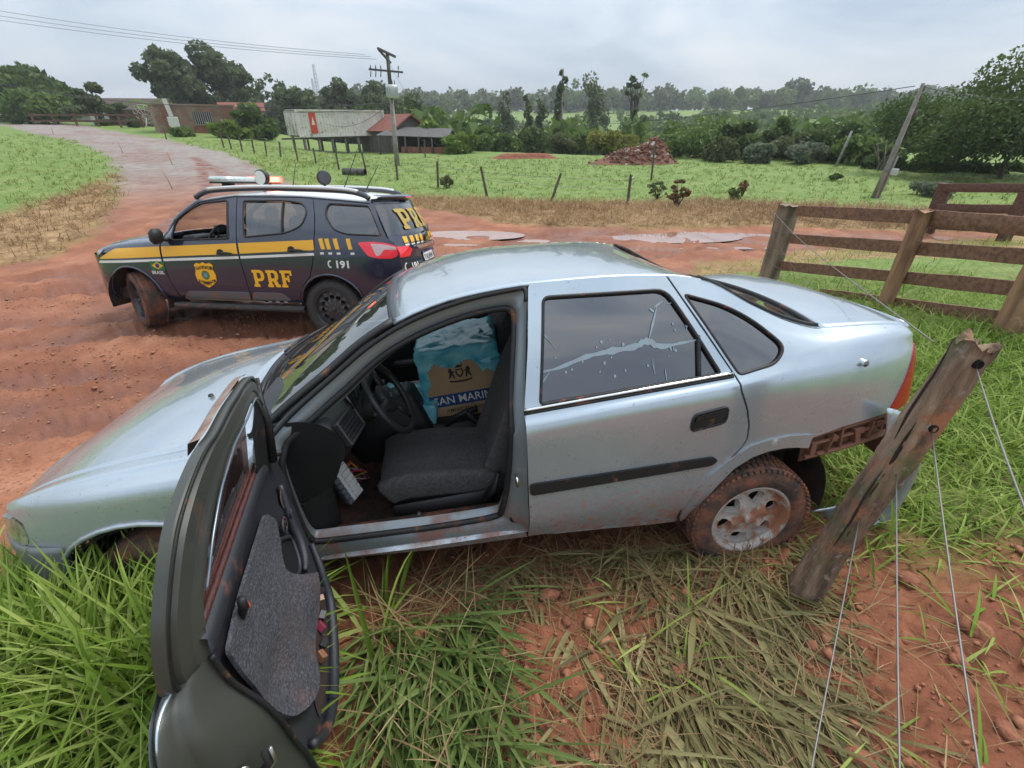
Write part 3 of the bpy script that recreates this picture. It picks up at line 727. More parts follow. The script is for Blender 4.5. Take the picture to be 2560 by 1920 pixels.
# wheels -------------------------------------------------------------------------------------------
tyrem = M('muddy_tyre', (.055,.040,.034), .9, col2=(.22,.085,.045), ns=8, lo=.42, hi=.62, bump=.5, bs=50)
rimm = M('worn_alloy', (.50,.46,.42), .5, .3, .1, layers=[((.33,.14,.08), .9, 7, .47, .56, None, None), ((.30,.20,.15), .9, 24, .60, .64, None, None)])
def wheel(parent, c, rot, rad=.312, rim=.205, wid=.195, tread=True, spokes=6, mat_t=tyrem, mat_r=rimm, tname='wheel', rimhole=.062):
    e = bpy.data.objects.new(tname, None); COL.objects.link(e); e.parent = parent; e.location = c; e.rotation_euler = rot   # axis y, outer face at -y
    w = wid/2
    prof = [(rim,-w*.86),(rim+.012,-w*.98),(rim+.045,-w*1.02),(rad-.035,-w*.96),(rad-.012,-w*.84),(rad-.004,-w*.6),(rad,-w*.3),(rad,w*.3),(rad-.004,w*.6),(rad-.012,w*.84),(rad-.035,w*.96),(rim+.02,w),(rim,w*.9)]
    t = MB().lathe(prof, 48, 'y').build('tyre', mat_t, e)
    if tread:
        tb = MB(); n = 64
        for k in range(n):
            th = 2*math.pi*k/n
            for j, (yy, ww, sk) in enumerate(((-w*.80,.032,.10),(-w*.42,.028,.05),(0,.024,0),(w*.42,.028,-.05),(w*.80,.032,-.1))):
                a = th+(.5*(j % 2))*2*math.pi/n
                q = MB(); rr = rad+.002-(.012 if j in (0, 4) else 0)
                Rm = Matrix.Rotation(-a, 3, 'Y'); tilt = -.45 if j == 0 else .45 if j == 4 else 0
                q.box((0,0,0), (.019,ww,.012), (tilt,0,sk)); tb.add([Rm @ (Vector(v)+Vector((0,0,rr)))+Vector((0,yy,0)) for v in q.v], q.f)
        tag(tb.build('tread', mat_t, e, smooth=False), kind='stuff')
    # rim: dished disc with openings, lip, hub
    hol = []
    for k in range(spokes):
        a = 2*math.pi*(k+.5)/spokes; cx, cz = .128*math.cos(a)*rim/.205, .128*math.sin(a)*rim/.205
        hol.append([(cx+rimhole*.62*math.cos(b)*math.cos(a)-rimhole*.72*math.sin(b)*math.sin(a), cz+rimhole*.62*math.cos(b)*math.sin(a)+rimhole*.72*math.sin(b)*math.cos(a)) for b in np.linspace(0, 2*math.pi, 13)[:-1]])
    out = [((rim-.012)*math.cos(b), (rim-.012)*math.sin(b)) for b in np.linspace(0, 2*math.pi, 41)[:-1]]
    def dish(u, v):
        r = np.hypot(u, v)/rim; a = np.arctan2(v, u)
        y = -w*.62-.018*np.cos(np.clip(r, 0, 1)*math.pi)*.6+.012*np.sin(r*math.pi)*np.cos(a*spokes)
        return np.stack([u, y, v], -1)
    panel('rim', dish, out, mat_r, e, h=.022, thick=.035, holes=hol, edge=.006)
    MB().lathe([(rim-.022,-w*.50),(rim-.010,-w*.88),(rim+.004,-w*.92),(rim+.004,-w*.82)], 48, 'y').build('rim_lip', mat_r, e)
    MB().lathe([(0,-w*.86),(.022,-w*.86),(.030,-w*.80),(.032,-w*.62)], 20, 'y').build('hub_cap', mat_r, e)
    MB().lathe([(rim-.008,-w*.4),(rim-.008,w*.8),(.02,w*.8)], 32, 'y').build('rim_barrel', core, e)
    return e
wheel(sedan, (2.628,-.790,.165), (R(1.5),R(12),R(-1.5)))
wheel(sedan, (2.637,.77,.28), (0,R(40),R(180)), tread=False)
wheel(sedan, (-.12,-.74,.23), (0,0,R(-14)), tread=False, mat_r=tyrem)
wheel(sedan, (-.12,.74,.25), (0,0,R(166)), tread=False)

# the doorway of the near front door -------------------------------------------------------------------
O_ = [(.47,.262),(.42,.33),(.400,.60),(.410,.855),(.49,.960),(.72,1.118),(.90,1.232),(1.08,1.310),(1.30,1.366),(1.52,1.392),(1.578,1.385),(1.560,1.28),(1.510,.95),(1.492,.60),(1.488,.33),(1.470,.262),(1.2,.252),(.8,.252)]
I_ = [(.56,.335),(.50,.40),(.475,.62),(.480,.86),(.555,.965),(.76,1.095),(.92,1.195),(1.10,1.268),(1.30,1.318),(1.46,1.336),(1.512,1.315),(1.508,1.24),(1.455,.94),(1.420,.62),(1.375,.40),(1.33,.335),(1.1,.318),(.8,.322)]
On, In = spline(O_, 5, True), spline(I_, 5, True)
def ring3(P, off): return SV.pt(P[:, 0], SV.t_of(P[:, 0], P[:, 1]), -1, off)
A0 = ring3(On, 0.); A1 = ring3(On*.72+In*.28, -.028); A2 = ring3(On*.45+In*.55, -.034); A3 = ring3(In, -.075); A4 = ring3(In*1.0, -.13); 
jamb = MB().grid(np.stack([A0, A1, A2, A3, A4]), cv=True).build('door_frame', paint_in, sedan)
MB().tube(np.vstack([A3, A3[:1]])+np.array([0,-.006,0]), .015, 8, False).build('door_seal', rubber, jamb)
Ao = ring3(On*.9+In*.1, -.010); k0, k1 = 20, 52
MB().tube(Ao[14:54], .011, 6).build('drip_seal', rubber, jamb)
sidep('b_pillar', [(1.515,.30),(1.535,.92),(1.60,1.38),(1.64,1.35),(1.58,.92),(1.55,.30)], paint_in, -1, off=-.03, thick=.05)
# striker and a plug on the jamb
q = SV.pt(np.array([1.455]), SV.t_of(1.455, .60))[0]
MB().tube([(q[0]-.01,q[1]+.03,q[2]+.018),(q[0]-.01,q[1]-.012,q[2]+.018),(q[0]-.01,q[1]-.012,q[2]-.018),(q[0]-.01,q[1]+.03,q[2]-.018)], .006, 6).build('door_striker', chrome, jamb)
q = SV.pt(np.array([1.42]), SV.t_of(1.42, .33))[0]
MB().lathe([(0,-.012),(.018,-.012),(.020,-.004),(.020,.01)], 16, 'y', (1.425, q[1]+.045, .35)).build('jamb_plug', rubber, jamb)
# inner sill plate and floor
sp = MB(); sp.box((.95,-.685,.318), (.86,.10,.022), bev=.008); sp.build('sill_plate', M('sill_plate', (.035,.028,.025), .7, layers=[(MUD, .95, 9, .46, .6, None, None)]), sedan)
fx, fy = np.meshgrid(np.linspace(.36, 1.6, 40), np.linspace(-.66, .66, 40), indexing='ij')
fz_ = .272+.02*np.sin(fx*9)*np.sin(fy*13)*.4+.16*np.exp(-(fy/.09)**4)+.012*rng.standard_normal(fx.shape)*.5+np.clip(.60-fx, 0, 1)*.9
MB().grid(np.stack([fx, fy, fz_], -1)).build('floor', muddyfl, sedan)
# interior of the sedan --------------------------------------------------------------------------------
# dashboard: section along y
dsec = [(.36,.93),(.47,.955),(.58,.955),(.66,.925),(.715,.86),(.725,.80),(.70,.74),(.66,.66),(.60,.60),(.50,.56),(.40,.55)]
ds = spline(dsec, 4)
yy = np.linspace(-.735, .735, 30); g = []
for y in yy:
    hump = .055*np.exp(-((y+.36)/.20)**4); endr = np.clip((abs(y)-.60)/.135, 0, 1)**2
    row = ds.copy(); row[:, 1] += hump*(ds[:, 1] > .85); row[:, 0] += hump*.7*(ds[:, 0] > .55)-endr*.05*(ds[:, 0] > .5); row[:, 1] -= endr*.02
    if abs(y) < .13: row[:, 0] += .03*(ds[:, 1] < .86)
    g.append(np.stack([row[:, 0], np.full(len(row), y), row[:, 1]], -1))
dash = MB().grid(np.array(g)).build('dashboard', M('dash_plastic', (.026,.030,.031), .55, bump=.2, bs=400), sedan)
MB().grid(np.array([[(p[0], y, p[1]) for p in ds] for y in (-.735,-.7349)])).build('dash_end', trimp, dash)
de = MB(); de.add([(p[0], -.735, p[1]) for p in ds], [tuple(range(len(ds)))]); de.build('dash_end', trimp, dash, smooth=False)
# kick panel below the dash end and door-side hinge pillar
MB().grid(np.array([[(.37,-.72,z),(.47,-.725,z),(.55,-.70,z*.98+.02),(.60,-.62,z*.95+.04)] for z in np.linspace(.30,.93,8)])).build('kick_panel', trimp, sedan)
MB().lathe([(0,-.006),(.016,-.006),(.02,0),(.024,0)], 18, 'y', (.56,-.70,.70)).build('trim_cap', trimp, sedan)
# air vent at the dash end
vent = bpy.data.objects.new('air_vent', None); COL.objects.link(vent); vent.parent = dash; vent.location = (.735,-.60,.845); vent.rotation_euler = (0,R(-22),R(-10))
vf = MB(); vf.box((0,0,.056), (.03,.19,.014), bev=.004); vf.box((0,0,-.056), (.03,.19,.014), bev=.004); vf.box((0,-.092,0), (.03,.014,.12), bev=.004); vf.box((0,.092,0), (.03,.014,.12), bev=.004)
vf.build('vent_frame', M('vent_plastic', (.035,.035,.038), .4), vent, smooth=False)
for k in range(5): MB().box((.0,0,-.038+.019*k), (.022,.165,.004), (0,R(20),0)).build('vent_slat', MATS['vent_plastic'], vent, smooth=False)
for k in range(3): MB().box((-.006,-.05+.05*k,0), (.014,.004,.1)).build('vent_fin', MATS['vent_plastic'], vent, smooth=False)
# instrument binnacle, centre console, column, wheel
MB().box((.735,-.36,.93), (.02,.34,.10), (0,R(-25),0), bev=.008).build('instrument_cluster', M('cluster', (.01,.011,.012), .15, 0, .6), dash)
cc = MB(); cc.box((.80,0,.50), (.50,.20,.36), (0,R(-20),0), bev=.03); cc.box((1.15,0,.44), (.5,.17,.10), bev=.03); cc.build('centre_console', trimp, sedan)
MB().tube([(.98,-.02,.48),(.97,-.03,.55),(.95,-.03,.62)], [.03,.014,.024], 10).build('gear_lever', trimp, sedan)
MB().tube([(1.14,-.07,.50),(1.26,-.07,.56),(1.34,-.07,.575)], [.022,.018,.02], 8).build('handbrake', trimp, sedan)
swm = M('steering_leather', (.017,.017,.018), .42, bump=.15, bs=300)
sw = bpy.data.objects.new('steering_wheel', None); COL.objects.link(sw); sw.parent = sedan; sw.location = (.89,-.355,.85); sw.rotation_euler = (0,R(62),R(-4))
rimp = [(.196*math.cos(a), .196*math.sin(a), 0) for a in np.linspace(0, 2*math.pi, 49)]
MB().tube(rimp, .0165, 10, False).build('wheel_rim', swm, sw)
hubg = MB(); hubg.lathe([(0,.018),(.05,.016),(.075,.004),(.080,-.02),(.05,-.06),(.035,-.10)], 24); hubg.build('airbag_hub', swm, sw)
MB().lathe([(0,.022),(.014,.022),(.016,.016)], 18).build('badge', M('badge_grey', (.10,.10,.11), .3, .6), sw)
for a in (20, 160, 270): MB().tube([(.06*math.cos(R(a)), .06*math.sin(R(a)), 0), (.12*math.cos(R(a)), .12*math.sin(R(a)), -.006), (.180*math.cos(R(a)), .180*math.sin(R(a)), 0)], [.030,.024,.017], 8, flat=.5).build('spoke', swm, sw)
MB().tube([(.68,-.36,.76),(.80,-.36,.81),(.86,-.36,.838)], [.07,.06,.05], 12).build('steering_column', trimp, sedan)
for s_ in (-1, 1): MB().tube([(.82,-.36+.05*s_,.83),(.84,-.36+.13*s_,.85),(.845,-.36+.20*s_,.855)], [.011,.009,.012], 8).build('stalk', trimp, sedan)
# loose fuse box hanging below the dash
fbx = bpy.data.objects.new('fuse_box', None); COL.objects.link(fbx); fbx.parent = sedan; fbx.location = (.625,-.50,.50); fbx.rotation_euler = (R(12),R(-12),R(-35))
MB().box((0,0,0), (.04,.075,.25), bev=.004).build('fuse_board', M('fuse_white', (.50,.50,.47), .5, layers=[(MUD,.9,30,.6,.7,None,None)]), fbx, smooth=False)
fr_, fg_ = M('fuse_red', (.55,.03,.05), .4), M('fuse_grey', (.09,.095,.11), .5)
for k in range(7):
    MB().box((.01,-.052,.10-.034*k), (.036,.03,.028), bev=.003).build('fuse', (fr_ if k < 2 else fg_), fbx, smooth=False)
    MB().box((.024,.008,.10-.034*k), (.012,.05,.022), bev=.002).build('fuse', MATS['fuse_white'], fbx, smooth=False)
for k in range(10):
    c_ = [(.45,.02,.03),(.5,.35,.02),(.02,.02,.02),(.45,.40,.38),(.35,.02,.10)][k % 5]
    a = rng.uniform(-.02,.02,3)
    MB().tube([(0,.03,.04-.01*k),(-.03+a[0],.08+a[1],.03-.014*k),(-.02,.12+a[2],-.02-.012*k),(-.06,.14,-.05-.004*k)], .003, 5).build('wire', M('wire%d' % (k % 5), c_, .4), fbx)
# pedals
for y in (-.46,-.36,-.25): MB().box((.56,y,.42), (.02,.06,.09), (0,R(-25),0), bev=.006).build('pedal', rubber, sedan)
# seats
def seat(y, name='seat'):
    e = bpy.data.objects.new(name, None); COL.objects.link(e); e.parent = sedan; e.location = (0,y,0)
    U = np.linspace(-1, 1, 15); T = np.linspace(0, 1, 14)
    def pad(path, halfw, thick, name, bol):
        P = spline(path, 6); n = len(P); rows = []
        for i, (x, z) in enumerate(P):
            t = P[min(i+1, n-1)]-P[max(i-1, 0)]; t /= np.linalg.norm(t); nn = np.array([-t[1], t[0]])
            hw = np.interp(i/(n-1), [0,.08,.5,.92,1], [halfw*.80,halfw*.97,halfw,halfw*.97,halfw*.82]); th = np.interp(i/(n-1), [0,.06,.94,1], [thick*.35,thick,thick,thick*.4])
            ring = []
            for a in np.linspace(0, 2*math.pi, 37)[:-1]:
                c_, s_ = math.cos(a), math.sin(a); yy_ = hw*np.sign(c_)*abs(c_)**.45; dd = th*np.sign(s_)*abs(s_)**.55
                if s_ > 0: dd += bol*np.clip((abs(yy_)/hw-.55)/.35, 0, 1)**2-.006*np.exp(-((abs(yy_)/hw-.60)/.035)**2)
                ring.append((x+nn[0]*dd, yy_, z+nn[1]*dd))
            rows.append(ring)
        m = MB().grid(np.array(rows), cv=True, flip=True); k = len(rows)
        m.f.append(tuple(range(36))[::-1]); m.f.append(tuple((k-1)*36+j for j in range(36)))
        return m.build(name, cloth, e)
    pad([(.81,.395),(.90,.435),(1.10,.435),(1.25,.415),(1.45,.395)], .25, .075, 'cushion', .028)
    pad([(1.375,.42),(1.44,.56),(1.535,.80),(1.62,.98),(1.66,1.05)], .245, .058, 'backrest', .045)
    MB().box((1.1,-.262,.345), (.50,.03,.09), (0,R(-2),0), bev=.012).build('seat_rail_cover', trimp, e)
    MB().box((1.1,0,.33), (.50,.40,.09), bev=.02).build('seat_base', trimp, e)
    MB().tube([(.98,-.285,.335),(.96,-.29,.31),(1.03,-.288,.295)], .012, 6).build('height_lever', M('lever_grey', (.10,.09,.085), .5), e)
    MB().tube([(1.30,-.278,.36),(1.36,-.28,.42),(1.385,-.278,.50)], [.03,.035,.02], 8, flat=.5).build('recliner_cover', trimp, e)
    return e
seat(-.36); seat(.36)
bsm = M('seat_rear_cloth', (.05,.047,.048), .95)
MB().box((2.05,0,.42), (.55,1.3,.16), bev=.05).build('rear_seat', bsm, sedan); MB().box((2.36,0,.70), (.16,1.3,.60), (0,R(18),0), bev=.05).build('rear_backrest', bsm, sedan)
# seat-belt buckle and belt beside the tunnel
MB().box((1.31,-.085,.52), (.03,.055,.13), (0,R(-35),R(10)), bev=.006).build('belt_buckle', trimp, sedan)
# trim of the far front door
ft = MB(); U, W = np.meshgrid(np.linspace(.46, 1.46, 10), np.linspace(.34, .93, 8), indexing='ij'); P = SV.pt(U.ravel(), SV.t_of(U.ravel(), W.ravel()), 1, -.07).reshape(10, 8, 3); ft.grid(P, flip=True)
ftd = ft.build('door_trim', trimp, dfar)
MB().tube([(.70,.715,.80),(.74,.69,.80),(.80,.69,.79),(.85,.715,.79)], .012, 8).build('door_pull', chrome, dfar)
MB().box((1.05,.70,.62), (.5,.07,.05), bev=.02).build('armrest', trimp, dfar)
bpf = MB(); bpf.add(*[[tuple(SV.pt(np.array([x]), SV.t_of(x, z), 1, -.03)[0]) for x, z in ((1.48,.3),(1.62,.3),(1.62,.92),(1.66,1.36),(1.53,1.36),(1.48,.92))], [(0,1,2,5),(5,2,3,4)]]); bpf.build('b_pillar', trimp, sedan)
MB().tube([(1.545,.62,1.28),(1.52,.68,.95),(1.5,.72,.6)], .022, 6, flat=.15).build('seat_belt', M('belt_web', (.06,.06,.062), .9), sedan)
# rear-view mirror
MB().box((.98,0,1.24), (.03,.22,.06), (0,R(12),0), bev=.015).build('rear_view_mirror', trimp, sedan)

# open near front door: built in hinge space (s along the door, off toward the cabin, z), then swung 80 degrees -------------------
door = bpy.data.objects.new('front_door', None); COL.objects.link(door); door.parent = sedan; door.location = (.36,-.81,0); door.rotation_euler = (0,0,R(-80))
door['label'] = 'open front door seen from its grey cloth-trimmed inner side'
def trim_off(s, z): return np.interp(z, [.1,.30,.42,.52,.64,.80,.95], [.205,.20,.185,.155,.125,.11,.102])+0*np.asarray(s, float)
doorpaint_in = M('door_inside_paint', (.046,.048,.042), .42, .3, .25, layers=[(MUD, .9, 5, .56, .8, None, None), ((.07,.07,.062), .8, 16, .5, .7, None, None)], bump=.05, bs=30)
# outer skin
fo = spline([(.03,.30),(.02,.60),(.04,.93),(.35,.95),(.75,.96),(1.05,.92),(1.12,.90),(1.165,.82),(1.16,.6),(1.12,.36),(1.0,.26),(.6,.24),(.2,.25)], 5, True)
def fouter(u, v): return np.stack([u, .012+.03*((v-.85)/.5)**2-.008*np.sin(u*2.7), v], -1)
panel('outer_skin', fouter, fo, paint, door, h=.07, thick=.0)
# rear shut face: from the outer skin to the edge of the trim
Lb = spline([(1.045,.046,.925),(1.085,.032,.912),(1.122,.030,.898),(1.155,.030,.858),(1.168,.030,.79),(1.168,.030,.68),(1.155,.034,.52),(1.12,.04,.36)], 5)
Rb = spline([(.992,.098,.935),(.992,.104,.885),(.990,.115,.826),(.985,.149,.73),(.980,.168,.636),(.972,.175,.538),(.962,.185,.447),(.955,.190,.36)], 5)
rows = []
for l, r in zip(Lb, Rb):
    m1, m2 = l*.78+r*.22, l*.5+r*.5; rows.append([l+np.array([-.02,-.016,0]), l+np.array([.004,-.004,0]), l, m1*.5+l*.5+np.array([-.010,.0,0]), m1+np.array([-.012,.0,0]), l*.70+r*.30+np.array([.006,.004,0]), m2+np.array([.012,.0,0]), l*.30+r*.70+np.array([.014,.0,0]), l*.12+r*.88+np.array([.004,.0,0]), r+np.array([.0,.004,0])])
rows = np.array(rows); shutf = MB().grid(rows, flip=True).build('shut_face', doorpaint_in, door)
MB().tube(Lb[:14]+np.array([.0,-.004,.002]), [.004,.004,.002], 6).build('skin_edge', paint, door)
MB().tube(Rb+np.array([.006,.006,0]), .007, 6).build('trim_seal', rubber, door)
# latch recess: slot, bright rim, screws
latch = bpy.data.objects.new('latch', None); COL.objects.link(latch); latch.parent = door; latch.location = (1.078,.118,.625); latch.rotation_euler = (0,R(5),R(22))
MB().tube([(.004,-.050,-.045),(.006,-.02,-.020),(.006,.020,-.006),(.006,.034,.012),(.006,.034,.055)], [.010,.012,.012,.011,.009], 8, flat=.8).build('latch_slot', M('latch_slot', (.012,.011,.010), .9), latch)
MB().tube([(.004,-.060,-.050),(.008,-.022,-.034),(.008,.024,-.020),(.008,.047,.005),(.008,.048,.06)], .0045, 8).build('latch_rim', M('latch_steel', (.42,.41,.40), .3, .9), latch)
for (y, z) in ((-.014,.040),(.018,-.070),(-.085,-.055)): MB().lathe([(0,.010),(.008,.010),(.013,.005),(.014,0)], 14, 'x', (.004,y,z)).build('screw', M('screw_steel', (.38,.37,.35), .35, .8), latch)
# frame round the window: outer and inner edges
fo_ = [(.10,.14,1.10),(.14,.15,1.247),(.408,.14,1.278),(.603,.135,1.279),(.691,.135,1.289),(.78,.135,1.293),(.87,.13,1.279),(.941,.12,1.25),(.989,.11,1.211),(1.025,.095,1.154),(1.054,.08,1.092),(1.068,.065,1.023),(1.070,.052,.955),(1.055,.046,.922)]
fi_ = [(.17,.15,1.10),(.255,.155,1.205),(.396,.145,1.199),(.50,.137,1.196),(.548,.135,1.195),(.66,.132,1.182),(.736,.13,1.17),(.833,.125,1.135),(.88,.121,1.11),(.907,.118,1.091),(.945,.112,1.062),(.968,.107,1.02),(.985,.102,.975),(.992,.10,.935)]
FO, FI = spline(fo_, 6), spline(fi_, 6)
lip = FO+np.array([0,-.018,.006])
prof = [(-.022,.0,0.), (-.002,.001,0.), (.0015,.0,.012), (.001,.0,.10), (-.006,.0,.13), (-.006,.0,.22), (.004,.0,.27), (.005,.0,.60), (.001,.0,.66), (.004,.0,.88), (.004,.0,.985), (-.014,.0,1.0)]
MB().grid(np.stack([FO*(1-k)+FI*k+np.array([0,dy,dz]) for dy, dz, k in prof])).build('window_frame', doorpaint_in, door); autosmooth(bpy.data.objects['window_frame'], 25)
MB().tube(FO[10:]*.90+FI[10:]*.10+np.array([0,-.002,.0]), .0065, 6).build('frame_seal', rubber, door)
MB().tube(FI[3:60]*.94+FO[3:60]*.06+np.array([0,.013,0]), .0035, 6).build('frame_bead', M('frame_bead', (.16,.21,.25), .3, .6, .3), door)
MB().grid(np.stack([FO[6:24]+np.array([0,-.018,.010]), FO[6:24]+np.array([0,-.045,.004]), FO[6:24]+np.array([0,-.055,-.03])])).build('frame_trim', M('muddy_trim', (.22,.125,.09), .85, col2=(.30,.23,.19), ns=18), door)
# mirror corner: black stacked plates and quarter filler
fs = MB()
for k in range(3): fs.tube([(.10+.02*k,.105+.012*k,.90),(.105+.02*k,.135+.008*k,1.06),(.105+.018*k,.152,1.225-.02*k)], [.016,.015,.007], 6)
fs.build('mirror_sail', blackp, door)
MB().add([(.150,.112,.868),(.300,.107,.945),(.330,.142,1.13),(.235,.158,1.20),(.12,.152,1.18),(.09,.125,.92)], [(0,1,2,3,4,5)]).build('mirror_corner', blackp, door, smooth=False)
MB().lathe([(0,.026),(.012,.026),(.014,.0)], 12, 'y', (.115,.135,.915)).build('mirror_knob', trimp, door)
# pane between frame and belt
gp = np.vstack([FI[10:72], np.array([(.97,.095,.985),(.783,.092,.972),(.575,.092,.960),(.32,.092,.945)])])
glm = MB(); glm.add([tuple(p+np.array([0,-.006,0])) for p in gp], [tuple(range(len(gp)))]); glm.build('door_glass', glass('brown_glass', (.50,.30,.26), .38, body=(.085,.042,.036), refl=.06), door, smooth=False)
# belt: dark red seal, plastic rail
belt = [(.25,.103,.948),(.305,.103,.951),(.575,.103,.971),(.783,.103,.983),(.985,.103,.998)]
for dz, r_ in ((0.,.010),(.016,.006)): MB().tube(spline(belt, 4)+np.array([0,-.006-dz*.4,.002+dz]), r_, 6).build('belt_seal', M('belt_seal', (.040,.012,.012), .5, col2=(.09,.03,.022), ns=30, stretch=(1,8,8)), door)
bp_ = spline([(.20,.112,.905),(.287,.112,.926),(.605,.112,.948),(.811,.112,.960),(1.0,.108,.964)], 4)
MB().grid(np.stack([bp_+np.array([0,-.008,.026]), bp_+np.array([0,.002,.022]), bp_+np.array([0,.008,.008]), bp_+np.array([0,.010,-.012]), bp_+np.array([0,.004,-.022])]), flip=True).build('belt_rail', doorplast, door)
# trim panel with a moulded carrier, cloth insert, pull pocket and map pocket
tro = np.array([(.20,.90),(-.02,.84),(-.02,.80),(.026,.666),(.129,.51),(.233,.413),(.307,.30),(.482,.24),(.669,.241),(.839,.317),(.949,.43),(.958,.499),(.965,.561),(.975,.655),(.985,.811),(.992,.928),(.758,.935),(.5,.93)])
tf = lambda u, v: np.stack([u, trim_off(u, v)+.010*np.exp(-((v-.72)/.05)**2)*np.clip((.40-u)/.15, 0, 1), v], -1)
panel('trim_panel', tf, tro, doorplast, door, h=.03, thick=.03, flip=True)
clo = M('door_cloth', (.070,.070,.084), .95, bump=.9, bs=70, col2=(.045,.045,.055), ns=26, stretch=(1,1,2.2), layers=[((.20,.085,.045), .95, 5, .50, .68, .40, .70), ((.115,.115,.135), .9, 120, .50, .60, None, None)])
co = rounded([(.439,.881),(.366,.795),(.404,.738),(.507,.684),(.473,.620),(.339,.490),(.442,.462),(.626,.440),(.768,.452),(.854,.478),(.925,.549),(.945,.662),(.975,.813),(.984,.918),(.83,.921),(.634,.901)], [.03,.03,.03,.03,.03,.02,.04,.1,.05,.05,.04,.05,.05,.02,.1,.1])
def clothf(u, v):
    g = np.clip((.84-v)/.2, 0, 1); fold = .014*np.sin(u*9-v*16+.8)*g+.007*np.sin(u*21+v*9)*g
    sag = .030*np.exp(-(((u-.50)/.22)**2+((v-.54)/.09)**2))
    return np.stack([u, trim_off(u, v)+.028+fold+sag, v], -1)
panel('cloth_insert', clothf, co, clo, door, h=.016, thick=.010, flip=True)
# map pocket: dark well behind a raised lip along the outer edge
we = rounded([(.333,.462),(.315,.352),(.478,.279),(.688,.305),(.82,.352),(.77,.43),(.477,.445)], .03)
panel('pocket_well', lambda u, v: np.stack([u, trim_off(u, v)+.004, v], -1), we, M('pocket_brown', (.030,.016,.013), .9), door, h=.03, thick=.0, flip=True)
lipc = spline([(.16,.49),(.245,.40),(.315,.30),(.482,.245),(.669,.246),(.835,.322),(.93,.425)], 5); l3 = np.array([(u, float(trim_off(u, v))+.012, v) for u, v in lipc]); MB().tube(l3, [.012,.016,.019,.020,.019,.017,.012], 8).build('pocket_lip', doorplast, door)
for k in range(6):
    u, v = .345+.055*k, .405-.008*k+.02*(k % 2); MB().box((u, float(trim_off(u, v))+.014, v), (.034,.024,.024), tuple(rng.uniform(-1,1,3)), bev=.002).build('relay', M('relay%d' % (k % 4), [(.02,.02,.022),(.22,.10,.05),(.03,.03,.035),(.20,.02,.045)][k % 4], .4), door, smooth=False)
pc = rounded([(.404,.738),(.274,.640),(.342,.562),(.413,.567),(.50,.668)], .035)
panel('pull_pocket', lambda u, v: np.stack([u, trim_off(u, v)+.012, v], -1), pc, M('pocket_black', (.006,.006,.007), .6), door, h=.03, thick=.004, flip=True)
l3 = np.array([(u, float(trim_off(u, v))+.016, v) for u, v in np.vstack([pc, pc[:1]])]); MB().tube(l3, .008, 6, False).build('pocket_rim', doorplast, door)
gr = spline([(.16,.80),(.20,.70),(.235,.60),(.30,.545),(.36,.535)], 5); MB().tube(np.array([(u, float(trim_off(u, v))+.020, v) for u, v in gr]), [.012,.018,.020,.018,.010], 8).build('grab_handle', doorplast, door)
MB().lathe([(0,-.006),(.026,-.004),(.034,.006),(.040,.002)], 22, 'y', (.179,.128,.750)).build('inner_handle_cup', M('cup_brown', (.085,.06,.05), .55), door)
MB().tube([(.185,.138,.725),(.205,.150,.705),(.225,.146,.685)], [.006,.008,.004], 8).build('inner_handle', M('handle_dark', (.03,.03,.035), .3), door)
sx_ = [(.301+.036*math.cos(t)*.9, float(trim_off(.3, .714))+.020, .714+.026*math.sin(t)) for t in np.linspace(0, 2*math.pi, 21)]; MB().tube(sx_, .0055, 6, False).build('switch_ring', doorplast, door)
for du in (-.014, .014): MB().box((.301+du,.138,.714), (.020,.012,.026), bev=.004).build('mirror_switch', trimp, door)
MB().lathe([(0,0),(.036,0),(.033,.007),(.012,.009)], 18, 'y', (.861,.122,.885)).build('knob_base', trimp, door)
MB().tube([(.861,.128,.885),(.872,.146,.925),(.880,.150,.958)], [.011,.012,.010], 10).build('lock_knob', trimp, door)
MB().box((.846,.142,.905), (.007,.014,.026), (0,R(20),0)).build('lock_mark', M('lock_orange', (.6,.10,.03), .5), door, smooth=False)
# peeling film on the rear door's pane
peel = M('peeled_film', (.24,.31,.35), .4, 0, .3, layers=[((.25,.28,.30),.5,40,.5,.6,None,None)])
RD = [o for o in sedan.children if o.name.startswith('rear_door') and o.data.vertices[0].co.y < 0][0]
def blot(P, name='film_blister', mat=peel, off=-.010): return sidep(name, P, mat, -1, off=off, thick=0, h=.02, parent=RD)
c = spline([(1.60,1.060),(1.68,1.070),(1.80,1.100),(1.92,1.112),(2.02,1.118),(2.08,1.135),(2.14,1.108),(2.24,1.112),(2.325,1.118)], 4)
w_ = np.interp(np.arange(len(c)), np.linspace(0, len(c)-1, 10), [.003,.007,.009,.012,.014,.013,.017,.009,.005,.002])*rng.uniform(.6, 1.35, len(c))
blot(np.vstack([np.stack([c[:, 0], c[:, 1]+w_], -1), np.stack([c[:, 0], c[:, 1]-w_*.9], -1)[::-1]]))
for (x0, z0, x1, z1, w) in [(2.09,1.14,2.15,1.265,.006),(2.115,1.262,2.135,1.245,.006),(2.135,1.262,2.18,1.285,.004),(2.20,1.27,2.225,1.275,.003),(1.60,1.24,1.67,1.145,.003),(1.58,1.00,1.63,1.055,.004),(2.10,1.0,2.095,1.06,.003),(2.15,.965,2.15,1.02,.003),(2.20,1.08,2.20,1.105,.003),(2.27,1.165,2.295,1.195,.003)]:
    d = np.array([x1-x0, z1-z0]); n_ = np.array([-d[1], d[0]])/np.linalg.norm(d)*w; a = np.array([x0, z0]); b = np.array([x1, z1]); m_ = (a+b)/2+n_*.6
    blot(np.array([a-n_*.3, (a+b)/2-n_*.8, b-n_*.3, b+n_*.3, m_+n_*.4, a+n_*.3]))
